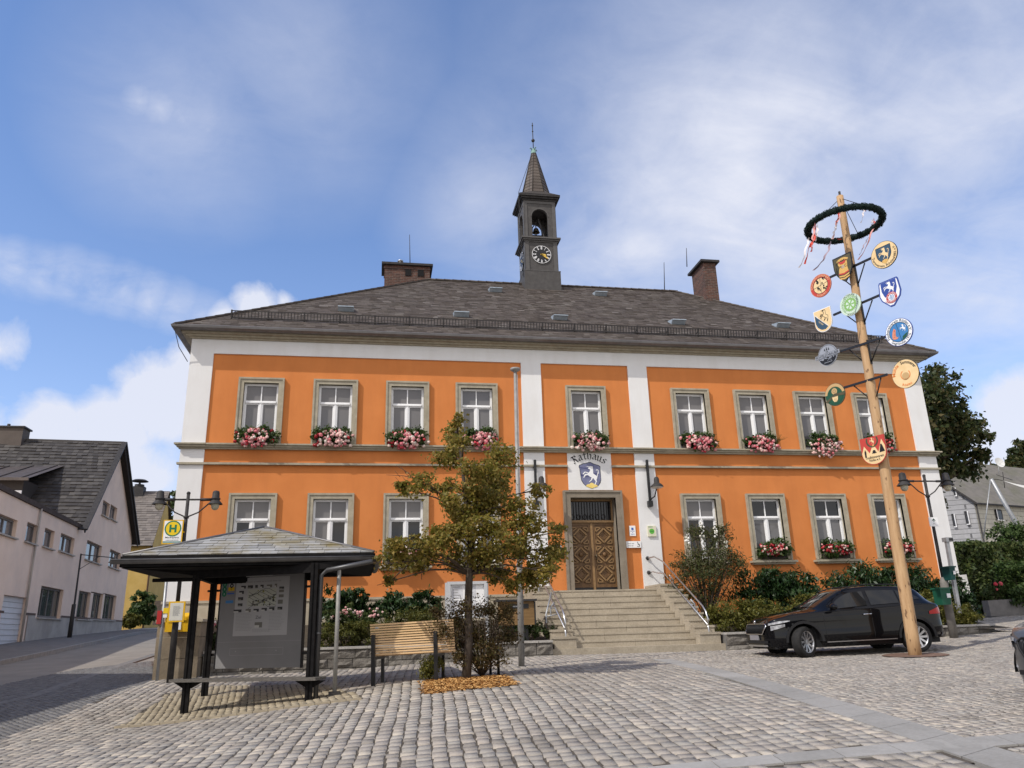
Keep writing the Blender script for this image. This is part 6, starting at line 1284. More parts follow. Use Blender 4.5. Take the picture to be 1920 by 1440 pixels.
        for wx in (1.31, -1.34):
            q = MB(); st = steer if wx > 0 else 0; c_, s_ = math.cos(st), math.sin(st); wy = sy*.775; T2 = lambda r, a, y: (wx+(r*math.cos(a))*c_-(y)*s_, wy+(r*math.cos(a))*s_+(y)*c_, .335+r*math.sin(a))
            prof = [(.225, -.10), (.30, -.108), (.328, -.09), (.337, -.05), (.337, .05), (.328, .09), (.30, .108), (.225, .10)]; n = 28
            q.add([T2(r, 6.28318*j/n, y) for r, y in prof for j in range(n)], [(i*n+j, i*n+(j+1) % n, (i+1)*n+(j+1) % n, (i+1)*n+j) for i in range(len(prof)-1) for j in range(n)], 0, True); w_ = q.build('wheel', TYRE, t)
            q = MB(); ye = sy*.085
            q.add([T2(r, 6.28318*j/n, sy*y) for r, y in ((.235, .103), (.222, .103), (.215, .06), (.21, -.05)) for j in range(n)], [(i*n+j, i*n+(j+1) % n, (i+1)*n+(j+1) % n, (i+1)*n+j) for i in range(3) for j in range(n)], 0, True)
            for k in range(10):
                a = 6.28318*k/10; dw = .10
                q.add([T2(.045, a-.5, ye*.85), T2(.045, a+.5, ye*.85), T2(.222, a+dw, ye*1.1), T2(.222, a-dw, ye*1.1), T2(.045, a-.5, ye*.3), T2(.045, a+.5, ye*.3), T2(.222, a+dw, ye*.6), T2(.222, a-dw, ye*.6)], [(0, 1, 2, 3), (0, 4, 5, 1), (1, 5, 6, 2), (3, 2, 6, 7), (0, 3, 7, 4)])
            q.add([T2(.055, 6.28318*j/12, ye) for j in range(12)]+[T2(.0, 0, ye*1.02)], [(j, (j+1) % 12, 12) for j in range(12)]); q.build('rim', ALLOY, w_)
            q = MB(); q.add([T2(.21, 6.28318*j/n, ye*.1) for j in range(n)], [tuple(range(n))]); q.build('brake_disc', PLASTIC, w_)
    for nm, a, c in (('windscreen', .90, .16), ('rear_window', -1.90, -1.66)):
        q = MB(); n = 10; vs = []
        for i in range(n+1):
            x = a+(c-a)*i/n; L = ring(x); pts = [(L[12][0]*.95, L[12][1]+.004), (L[13][0]*.94, L[13][1]+.006), (L[14][0], L[14][1]+.008), (0, L[15][1]+.009)]
            full = [(y, z) for y, z in pts]+[(-y, z) for y, z in pts[-2::-1]]; vs += [(x+(.006 if a > 0 else -.006), y, z) for y, z in full]
        k = 7; q.add(vs, [(i*k+j, i*k+j+1, (i+1)*k+j+1, (i+1)*k+j) for i in range(n) for j in range(k-1)], 0, True); q.build(nm, CARGLASS, t, fix=False)
    q = MB(); hexa = [(-.60, .74), (-.50, .54), (.50, .54), (.60, .74), (.50, .79), (-.50, .79)]; fx = lambda y, z: float(np.interp(abs(y), [0, .3, .5, .62, .70, .78], [2.15, 2.145, 2.135, 2.09, 2.03, 1.95]))-.07*max(0, (z-.64)/.15)
    H = 16; vs = [(fx(y, z), y, z) for z, w in ((.53, .50), (.60, .54), (.66, .58), (.71, .60), (.75, .54)) for y in np.linspace(-w, w, H+1)]; q.add(vs, [(r_*(H+1)+j, r_*(H+1)+j+1, (r_+1)*(H+1)+j+1, (r_+1)*(H+1)+j) for r_ in range(4) for j in range(H)], 0, True)
    for j in range(1, 24): y = -.56+1.12*j/24; q.tube([(fx(y, z)+.004, y, z) for z in (.55, .65, .73)], .009, 4, 0)
    g_ = q.build('grille', PLASTIC, t, fix=False); q = MB(); ed = [(-.60, .71), (-.56, .62), (-.50, .53)]+[(y, .53) for y in np.linspace(-.4, .4, 7)]+[(.50, .53), (.56, .62), (.60, .71), (.54, .75)]+[(y, .755) for y in np.linspace(.45, -.45, 8)]+[(-.54, .75), (-.60, .71)]
    q.tube([(fx(y, z)+.008, y, z) for y, z in ed], .014, 6, 0, False); q.build('grille_surround', CHROME if detail else PLASTIC, g_)
    q = MB(); q.ball((2.10, 0, .80), (.03, .05, .045), 0, 12, 6); q.build('badge', CHROME, t)
    q = MB(); q.box(2.135, 2.16, -.26, .26, .40, .51); q.build('number_plate', PLATE, t)
    q = MB(); f2 = lambda y: float(np.interp(abs(y), [0, .3, .5, .62, .70, .78], [2.155, 2.15, 2.14, 2.10, 2.045, 1.96]))
    for z0_, z1_, w, m_ in ((.33, .385, .64, 0), (.255, .295, .60, 1)):
        ys_ = np.linspace(-w, w, 13); q.add([(f2(y)-(.02 if m_ else .0), y, z) for z in (z0_, z1_) for y in ys_], [(j, j+1, 14+j, 13+j) for j in range(12)], m_, True)
    q.build('bumper_trim', [PLASTIC, ALLOY], t, fix=False)
    for sy in (1, -1):
        q = MB(); q.ball((1.945 if detail else 1.96, sy*.64, .42), (.05, .10, .05), 0, 12, 6); q.build('fog_light', LAMPG, t)
    return t
BLACKP = M('black_car_paint', (.004, .0041, .005), None, rough=.06, spec=.32); GREYP = M('grey_car_paint', (.085, .087, .092), None, rough=.3, metal=.3, coat=.6)
car('black compact crossover car parked behind the maypole with its front wheels turned', BLACKP, (7.635, -6.106, -.757), (-.995, .10), R(31), .965, tilt=.013)
car('grey car of which only the nose reaches in at the picture edge', GREYP, (6.67, -14.56, -1.0), (-.955, -.295), 0, .97, None, False)
# ================================================================ MAYPOLE
SG = 1.138
def maypole():
    B = np.array(mayp); top = aty(1575, 368, B[1]); t = thing('maypole', 'tall peeled timber maypole rising from an iron collar beside the black car', 'maypole', B); P = lambda q: B+(top-B)*q
    b = MB(); rnd = random.Random(3); n = 26; rr = [(.132-.049*i/n)*(1+rnd.uniform(-.012, .012)) for i in range(n+1)]; b.tube([P(i/n)+np.array([rnd.uniform(-.006, .006), rnd.uniform(-.006, .006), 0 if i else -.2]) for i in range(n+1)], rr, 18)
    mt, nt, bs = newmat('peeled_timber'); c1 = mixc(nt, noisef(nt, 5, 6, .6, (3, 3, .35)), (.38, .225, .105), (.50, .325, .17)); c2 = mixc(nt, noisef(nt, 14, 3, .5, (1, 1, .3), .63, .68), c1, (.15, .08, .036)); nt.links.new(c2, bs.inputs['Base Color']); bs.inputs['Roughness'].default_value = .75
    bn = nt.nodes.new('ShaderNodeBump'); bn.inputs['Strength'].default_value = .4; nt.links.new(noisef(nt, 12, 5, .6, (3, 3, .25)), bn.inputs['Height']); nt.links.new(bn.outputs[0], bs.inputs['Normal']); b.build('pole', mt, t)
    A = np.array([.375, -.927, 0]); Nn = np.array([-.927, -.375, 0])
    b = MB(); b.tube([P(.985), P(1.012)], .03, 6); b.build('top_fitting', K['iron'], t)
    # wreath hung from the top
    C = aty(1582, 421, B[1]); rw = .76*SG; w = thing('wreath', 'dark green fir wreath with red and white ribbons round the maypole top', 'wreath', C); b = MB(); rng = np.random.default_rng(4)
    ringp = lambda a, dz=0: np.array([C[0]+.02+rw*math.cos(a), C[1]+rw*math.sin(a), C[2]+dz]); b.tube([ringp(a) for a in np.linspace(0, 6.28318, 33)], .074, 10, 0, False); 
    N = 6200; a = rng.uniform(0, 6.28318, N); ph = rng.uniform(0, 6.28318, N); lump = .076+.010*np.sin(a*26)+rng.uniform(-.01, .01, N); cx = rw+lump*np.cos(ph); pts = np.c_[C[0]+.02+cx*np.cos(a), C[1]+cx*np.sin(a), C[2]+lump*np.sin(ph)]
    b.build('ring', M('fir_dark', (.004, .014, .011)), w); V = []; s = .024; d1 = rng.normal(size=(N, 3)); d1 /= np.linalg.norm(d1, axis=1)[:, None]; d2 = np.cross(d1, rng.normal(size=(N, 3))); d2 /= np.linalg.norm(d2, axis=1)[:, None]
    V = np.stack([pts-d1*s, pts+d2*.008, pts+d1*s, pts-d2*.008], 1); np_mesh('fir_sprigs', V.reshape(-1, 3), np.arange(N*4).reshape(-1, 4), leafmat('fir_sprig', [(.003, .012, .010), (.006, .022, .016), (.010, .034, .024)], .05, .9), w)
    b = MB()
    for q in (.6, 2.7, 4.8): b.tube([P(.995), ringp(q)], .008, 4)
    b.tube([ringp(5.6), ringp(5.85, -.12), ringp(6.1)], .008, 4); b.build('suspension_cord', K['iron'], w)
    RED = M('ribbon_red', (.55, .06, .04), None, rough=.6); WHT = M('ribbon_white', (.72, .66, .66), None, rough=.6); PNK = M('ribbon_pink', (.62, .30, .28), None, rough=.6); DRK = M('ribbon_mauve', (.30, .22, .26), None, rough=.6)
    def ribbon(pp, wd, mt, dy=0.0):
        L = [Vector(aty(x, y, B[1]+dy+.02*k)) for k, (x, y) in enumerate(pp)]; n = 14; pts = []
        for i in range(n+1):
            u = i/n*(len(L)-1); k = min(int(u), len(L)-2); pts.append(L[k].lerp(L[k+1], u-k)+Vector((.012*math.sin(i*1.7), .02*math.sin(i*1.1), 0)))
        q = MB(); vs = []
        for i, p in enumerate(pts): tw = .9*math.sin(i*.55+wd*40); vs += [p+Vector((math.cos(tw), math.sin(tw), 0))*wd/2, p-Vector((math.cos(tw), math.sin(tw), 0))*wd/2]
        q.add(vs, [(2*i, 2*i+1, 2*i+3, 2*i+2) for i in range(n)], 0, True); q.build('ribbon', mt, w, fix=False)
    for pp, wd, mt, dy in (([(1530,420),(1526,450),(1517,462),(1510,495)], .05, RED, -.3), ([(1528,418),(1524,446),(1523,470)], .045, PNK, -.3), ([(1533,420),(1532,438),(1530,452)], .04, WHT, -.32), ([(1517,445),(1514,455),(1507,485),(1499,502)], .045, WHT, -.35), ([(1524,450),(1521,462),(1522,472)], .05, RED, -.36), ([(1577,390),(1572,410),(1566,428),(1562,448)], .055, PNK, -.25), ([(1576,392),(1573,400),(1569,416)], .05, RED, -.27), ([(1569,420),(1564,436),(1561,447)], .05, WHT, -.26), ([(1558,452),(1553,470),(1542,490),(1526,507)], .05, DRK, -.75), ([(1570,447),(1574,449),(1578,448)], .05, RED, -.78),
                           ([(1620,388),(1619,400),(1615,418)], .04, WHT, .3), ([(1618,390),(1622,393),(1624,396)], .05, RED, .3), ([(1638,408),(1640,420),(1633,440),(1622,468),(1610,487)], .045, PNK, .0), ([(1639,410),(1639,422),(1634,436)], .045, RED, .02), ([(1636,412),(1635,422)], .05, WHT, .0), ([(1628,445),(1620,460),(1612,478)], .03, DRK, .0)): ribbon(pp, wd, mt, dy)
    # brackets
    def onarm(px, py): return onplane(px, py, B, Nn)
    for (l, r_, br) in (((1556, 521), (1636, 482), (1619, 489)), ((1563, 592), (1652, 551), (1638, 556)), ((1576, 658), (1668, 630), (1642, 645)), ((1583, 727), (1664, 702), (1658, 706))):
        a, c = onarm(*l), onarm(*r_); m_ = onarm((l[0]+r_[0])/2, (l[1]+r_[1])/2); b = MB(); z = m_[2]; a[2] = z*.5+a[2]*.5; c[2] = z*.5+c[2]*.5; b.bar(a, c, .035, .05)
        ax = np.array([P(0)[0]+(top-B)[0]*(z-B[2])/(top-B)[2], B[1], z]); b.tube([ax+(c-ax)*.62+[0, 0, -.02], ax+(c-ax)*.14+[0, 0, -.46]], .016, 5); b.tube([ax+(a-ax)*.62+[0, 0, -.02], ax+(a-ax)*.14+[0, 0, -.40]], .014, 5); b.bar(ax+(c-ax)*.14+[0, 0, .1], ax+(c-ax)*.14+[0, 0, -.5], .05, .03); b.build('bracket', K['black'], t)
    return t, B, top, A, Nn
MP, MB0, MTOP, MA, MN = maypole()
CREAM = M('sign_cream', (.70, .50, .25), (.76, .57, .31), 5, .6); SWHITE = M('sign_white', (.76, .77, .78), None, rough=.5); SRED = M('sign_red', (.48, .055, .04), None, rough=.5); SBLUE = M('sign_navy', (.035, .07, .28), None, rough=.5); STEAL = M('sign_slate_blue', (.035, .075, .12), None, rough=.5); SBROWN = M('sign_brown', (.06, .055, .03), (.10, .085, .045), 5, .6); SGOLD = M('sign_gold', (.62, .38, .11), None, rough=.5); SPALE = M('sign_pale_green', (.55, .66, .55), None, rough=.5); SLIME = M('sign_leaf_green', (.22, .42, .12), None, rough=.5); SGREY = M('sign_mid_grey', (.33, .34, .36), None, rough=.4, metal=.2); SDGREEN = M('sign_forest', (.015, .075, .04), None, rough=.5); SBLACK = M('sign_black', (.012, .012, .014), None, rough=.5); SSKY = M('sign_water_blue', (.05, .19, .42), None, rough=.5); SPINK = M('sign_salmon', (.62, .24, .14), None, rough=.5); SWOOD = M('sign_tan', (.50, .33, .15), None, rough=.5); SORANGE = M('sign_orange', (.70, .20, .04), None, rough=.5)
SM = [CREAM, SWHITE, SRED, SBLUE, STEAL, SBROWN, SGOLD, SPALE, SLIME, SGREY, SDGREEN, SBLACK, SSKY, SPINK, SWOOD, SORANGE]
(CR, WH, RE, NB, TE, BR, GO, PA, LI, GR, DG, BK, SK, PK, TN, OR) = range(16)
def circ(r, n=40, sq=1.0): return [(r*math.cos(6.28318*i/n), r*sq*math.sin(6.28318*i/n)) for i in range(n)]
def shield2(w, h, sharp=2.2, n=12):
    R_ = [(w*(1-(i/n)**sharp), h*.25-(h*1.25)*i/n) for i in range(n+1)]; L = [(-a, b_) for a, b_ in R_[:-1]][::-1]; return [(-w, h), (w, h)]+R_+L
def roundshield(w, h, n=14):
    a = [(w*math.cos(t), -h*.15+(-h*.85)*math.sin(t)) for t in np.linspace(0, math.pi, n)]; return [(-w, h), (w, h)]+a
def club(label, px, py, front, outline, rim, face, draw, fs=.94):
    C = np.array(onplane(px, py, MB0, MN)); 
    if front: q = (C[2]-MB0[2])/(MTOP-MB0)[2]; C = C+MN*(.132-.049*q+.045)
    else: C = C+MN*.03
    p = Panel(C, MA*SG, (0, 0, SG), MN); t = thing('club_sign', label, 'sign', C, 'painted club signs on the maypole'); m_ = MB(); p.plate(m_, outline, -.025, 0); m_.build('board', SM[rim], t); m_ = MB(); p.poly(m_, [(a*fs, b_*fs) for a, b_ in outline], .002, face); draw(p, m_); m_.build('painting', SM, t, fix=False); return p, t
def letter(p, t, fn, mi): m_ = MB(); fn(m_); m_.build('lettering', SM[mi], t, fix=False)
def s1(p, m):
    o = shield2(.165, .19, 2.4); p.poly(m, [(a, b_-.0) for a, b_ in o], .004, BK); p.poly(m, [(a*.93, b_*.93) for a, b_ in o], .006, TE); put_horse(p, m, -.12, -.12, .24, .27, .008, CR); p.poly(m, [(-.07, -.15), (-.05, -.115), (0, -.10), (.05, -.115), (.07, -.15), (0, -.20)], .007, GO)
p, t = club('round cream club sign with a white horse on a dark shield, highest on the maypole', 1659, 478, 0, circ(.29), BK, CR, s1, .97); letter(p, t, lambda m: (p.arc(m, 'Turnverein Röslau', .262, R(248), .052, .006, 0, R(150), True, .006), p.arc(m, '1882 e.V.', .262, R(355), .05, .006, 0, R(62), True, .006)), BK)
def s2(p, m):
    p.poly(m, [(-.115, .16), (.115, .16), (.10, .02), (.115, -.10), (-.115, -.10), (-.10, .02)], .004, GO); p.poly(m, [(-.10, .19), (-.06, .12), (0, .105), (.06, .12), (.10, .19), (0, .165)], .006, RE)
    for k in range(3): p.poly(m, [(-.125+.0*k, -.075-.055*k), (0, -.10-.055*k), (.125, -.075-.055*k), (.12, -.105-.055*k), (0, -.135-.055*k), (-.12, -.105-.055*k)], .006, (RE, GO, GO)[k])
    p.ring(m, .02, .035, .006, SM.index(SGREY), 12, 0, .045); p.ring(m, .165, .225, .004, GO, 16, 0, .03, R(48), R(132))
p, t = club('brown pointed shield sign with a golden anvil-like emblem, on the pole front', 1588, 506, 1, shield2(.225, .31, 2.0), BK, BR, s2, .91); letter(p, t, lambda m: (p.text(m, 'M', -.065, .025, .06, .008), p.text(m, 'C', .065, .025, .06, .008), p.arc(m, 'BAVARIA', .180, R(90), .036, .008, 0, R(76))), BK)
def s3(p, m):
    p.ring(m, .185, .255, .004, RE); p.ring(m, .178, .188, .006, BK)
    for a in (0, 90): p.bar = None
    for u0_, v0_, u1_, v1_ in ((-.18, -.02, .18, .03), (.0, -.18, .01, .18)): m.bar(p.T(u0_, v0_, .005), p.T(u1_, v1_, .005), .007, .001, BK, p.N)
    rnd = random.Random(2)
    for cx, cy in ((-.08, .09), (.08, .10), (-.07, -.09), (.08, -.08)):
        for k in range(5): x, y = cx+rnd.uniform(-.04, .04), cy+rnd.uniform(-.04, .04); m.bar(p.T(x, y, .006), p.T(x+rnd.uniform(-.05, .05), y+rnd.uniform(-.06, .06), .006), .022, .001, BK, p.N)
        p.ring(m, 0, .02, .006, BK, 8, cx, cy+.055)
p, t = club('round red rimmed sign with four dark dancing figures', 1540, 536, 0, circ(.265), RE, CR, s3, .98); letter(p, t, lambda m: (p.arc(m, 'FASCHINGSVEREIN', .205, R(100), .038, .006, 0, R(170)), p.arc(m, 'RÖSLAU', .238, R(270), .038, .006, 0, R(62), True)), CR)
def s4(p, m):
    o = [(-.165, .18), (.165, .18), (.165, .0), (.12, -.13), (0, -.20), (-.12, -.13), (-.165, 0)]; p.poly(m, [(a, b_+.07) for a, b_ in o], .004, NB); put_horse(p, m, -.12, -.02, .25, .25, .006, WH)
    p.ring(m, 0, .118, .008, RE, 36, .02, -.115); p.ring(m, 0, .07, .010, WH, 36, .02, -.115)
    for i in range(4):
        for j in range(4):
            cx, cy = -.03+.035*i+.012*j, -.155+.028*j
            if math.hypot(cx-.02, cy+.115) < .056: p.poly(m, [(cx-.018, cy-.008), (cx, cy+.012), (cx+.018, cy+.008), (cx, cy-.012)], .012, SK)
p, t = club('white and blue shield sign with a horse above a round red emblem', 1670, 549, 0, [(-.21, .25), (-.19, .28), (.19, .28), (.21, .25), (.235, -.02), (.20, -.13), (.04, -.30), (-.04, -.30), (-.20, -.13), (-.235, -.02)], NB, WH, s4, .90); letter(p, t, lambda m: (p.arc(m, 'FC BAYERN', .078, R(90), .03, .012, 0, R(160), cu=.02, cv=-.115), p.arc(m, 'MÜNCHEN', .108, R(270), .03, .012, 0, R(140), True, cu=.02, cv=-.115)), WH); letter(p, t, lambda m: p.arc(m, 'FANCLUB RÖSLAU', .168, R(270), .028, .012, 0, R(100), True, cu=.0, cv=-.06), RE)
def s5(p, m):
    for k in range(6): a = R(30+60*k); p.poly(m, [(.02*math.cos(a), .02*math.sin(a)), (.10*math.cos(a-.35), .10*math.sin(a-.35)), (.105*math.cos(a), .105*math.sin(a)), (.10*math.cos(a+.35), .10*math.sin(a+.35))], .006, PA)
    p.ring(m, 0, .135, .004, LI, 36); p.ring(m, .135, .14, .005, LI); p.ring(m, .195, .20, .004, LI)
    for k in range(24): a = 6.28318*k/24; p.ring(m, 0, .009, .005, LI, 5, .148*math.cos(a), .148*math.sin(a))
p, t = club('round pale green sign with a white flower, fixed to the pole front', 1601, 573, 1, circ(.245), PA, PA, s5, .97); letter(p, t, lambda m: p.arc(m, 'FICHTELGEBIRGSVEREIN E.V.', .158, R(100), .034, .006, 0, R(250)), LI); letter(p, t, lambda m: (p.arc(m, 'ORTSGRUPPE', .203, R(90), .032, .006, 0, R(75)), p.arc(m, 'RÖSLAU', .232, R(268), .032, .006, 0, R(46), True)), BK)
def s6(p, m):
    o = roundshield(.205, .25); k = .93; cut = [(-.19, .16), (.10, -.17), (.03, -.215), (-.07, -.20), (-.15, -.13), (-.19, -.03)]; p.poly(m, cut, .004, TE)
    hp = [(-.06+q[0]*.22, -.05+q[1]*.28) for q in horse]
    for i in range(len(hp)): m.bar(p.T(*hp[i], .006), p.T(*hp[(i+1) % len(hp)], .006), .008, .001, BK, p.N)
    m.bar(p.T(-.19, .175, .005), p.T(.11, -.165, .005), .012, .001, WH, p.N)
p, t = club('cream and blue shield sign with an outlined horse and slanting band', 1545, 601, 0, roundshield(.215, .265), WH, CR, s6, .95); letter(p, t, lambda m: (p.text(m, 'Schützen-', -.045, -.005, .042, .006, rot=R(-48)), p.text(m, 'verein', -.075, -.055, .042, .006, rot=R(-48))), CR)
def s7(p, m):
    p.ring(m, .205, .275, .004, WH); p.ring(m, 0, .20, .004, SK, 40); p.ring(m, .195, .205, .006, BK); m.bar(p.T(-.03, .195, .007), p.T(.03, -.195, .007), .008, .001, BK, p.N); put_horse(p, m, .03, -.02, .13, .15, .008, WH)
    fish = [(-.15, -.10), (-.11, -.13), (-.05, -.13), (-.02, -.09), (-.06, -.10), (-.075, -.04), (-.055, .06), (-.09, .10), (-.125, .04), (-.145, -.04)]; p.poly(m, fish, .008, PK); p.ring(m, 0, .012, .010, RE, 8, -.085, .05); p.poly(m, [(.04, -.19), (.13, -.14), (.185, -.05), (.12, -.075), (.06, -.11)], .006, DG)
    for k in range(4): m.bar(p.T(-.12+.01*k, -.08+.03*k, .010), p.T(-.08, -.075+.03*k, .010), .005, .001, RE, p.N)
p, t = club('round white rimmed sign with a red fish and a horse on blue', 1687, 623, 0, circ(.285), NB, WH, s7, .94); letter(p, t, lambda m: (p.arc(m, 'Fischereiverein Röslau e.V.', .213, R(96), .055, .006, 0, R(215), bold=.012), p.arc(m, 'Gegründet 1976', .258, R(278), .05, .006, 0, R(115), True, .012)), BK)
def s8(p, m):
    p.ring(m, .215, .222, .004, SM.index(SBLACK)); 
    for cx, h_ in ((-.05, .065), (0, .09), (.05, .065)): p.poly(m, [(cx-.018, .105), (cx+.018, .105), (cx, .105+h_)], .005, BK)
    arcp = [(.215*math.cos(a), .215*math.sin(a)) for a in np.linspace(R(200), R(340), 20)]; p.poly(m, arcp+[(.17, -.05), (.14, -.085), (.11, -.05), (.08, -.09), (.05, -.09), (.0, -.03), (-.04, -.08), (-.09, -.06), (-.12, -.10), (-.16, -.08)], .005, BK)
    p.plate(m, [(-.30, -.045), (.30, -.045), (.30, .048), (-.30, .048)], .004, .012, GR); m.bar(p.T(-.03, -.06, .008), p.T(.09, -.13, .008), .008, .001, GR, p.N); m.bar(p.T(.08, -.06, .008), p.T(-.02, -.13, .008), .008, .001, GR, p.N); p.text(m, 'DIE', 0, .06, .03, .006, BK)
    for v_ in (-.045, .042): p.rect(m, -.30, .30, v_, v_+.004, .0135, BK)
p, t = club('round grey sign with a banner, fir trees and dark mountains', 1553, 666, 0, circ(.235), SM.index(SGREY), GR, s8, .97); letter(p, t, lambda m: p.text(m, 'FICHTELSCHRAUBER', 0, -.028, .056, .0145, width=.57, bold=.01), BK); letter(p, t, lambda m: scrib(p, m, -.10, .10, -.165, .018, .008), GR)
def s9(p, m):
    for i in range(1): p.ring(m, .085, .102, .004, OR, 30, 0, -.02, R(120), R(400)); p.ring(m, 0, .075, .004, SWOOD and TN, 24, 0, -.05)
p, t = club('large round cream sign with orange and black lettering round its rim', 1699, 701, 0, circ(.275, 44, 1.05), BK, CR, s9, .98); letter(p, t, lambda m: p.arc(m, 'Sommerer', .205, R(62), .062, .006, 0, R(85), bold=.014), BK); letter(p, t, lambda m: (p.arc(m, 'Mühle', .205, R(150), .062, .006, 0, R(62), bold=.014), p.arc(m, 'Röslau', .245, R(270), .05, .006, 0, R(50), True, .012)), OR)
def s10(p, m):
    p.ring(m, .17, .235, .004, TN, 30, 0, .0, R(5), R(175)); p.ring(m, 0, .185, .006, DG, 36, 0, -.02); p.ring(m, 0, .068, .008, TN, 24, 0, .07); p.ring(m, .03, .036, .010, SBROWN and BR, 16, 0, .07)
    p.poly(m, [(-.25, -.11), (-.21, -.15), (0, -.04), (.21, -.06), (.25, -.03), (.2, -.00), (0, .02), (-.2, -.09)], .010, BR)
    for k in (-1, 0, 1): p.poly(m, [(-.02+.05*k, -.05), (.02+.05*k, -.05), (.03+.03*k, -.12), (.02*k, -.17), (-.03+.03*k, -.12)], .012, CR)
p, t = club('round dark green sign with a target, brown band and tan scroll', 1567, 740, 0, circ(.24, 40, 1.02), BR, DG, s10, .95); letter(p, t, lambda m: p.text(m, '1 9 0', 0, .15, .03, .010), TN)
def s11(p, m):
    p.poly(m, [(-.255, .27), (.255, .27), (.255, .06), (.20, .20), (.10, -.04), (.01, .13), (-.09, -.04), (-.19, .12), (-.255, -.02)][::-1], .004, RE); p.ring(m, .10, .135, .006, BR, 28, 0, .20, R(150), R(390)); put_horse(p, m, -.055, .12, .11, .14, .008, CR); p.ring(m, 0, .018, .008, GO, 10, .01, .10)
    p.poly(m, [(-.20, -.11), (-.165, -.11), (-.16, .0), (-.18, .045), (-.2, .0)], .006, BK); p.ring(m, 0, .035, .006, BK, 12, .01, -.025); p.rect(m, -.04, .06, -.055, -.04, .006, BK); p.poly(m, [(.12, -.06), (.24, -.05), (.205, .06), (.19, .10), (.165, .10), (.155, .06)], .006, BK)
p, t = club('red and cream rounded shield sign with white peaks, low on the pole front', 1646, 846, 1, roundshield(.265, .28), RE, CR, s11, .955); letter(p, t, lambda m: (p.text(m, 'Traditionsverein', 0, -.15, .052, .006, width=.40, bold=.012), p.text(m, 'Röslau e.V.', 0, -.205, .045, .006, width=.24, bold=.01)), BK)
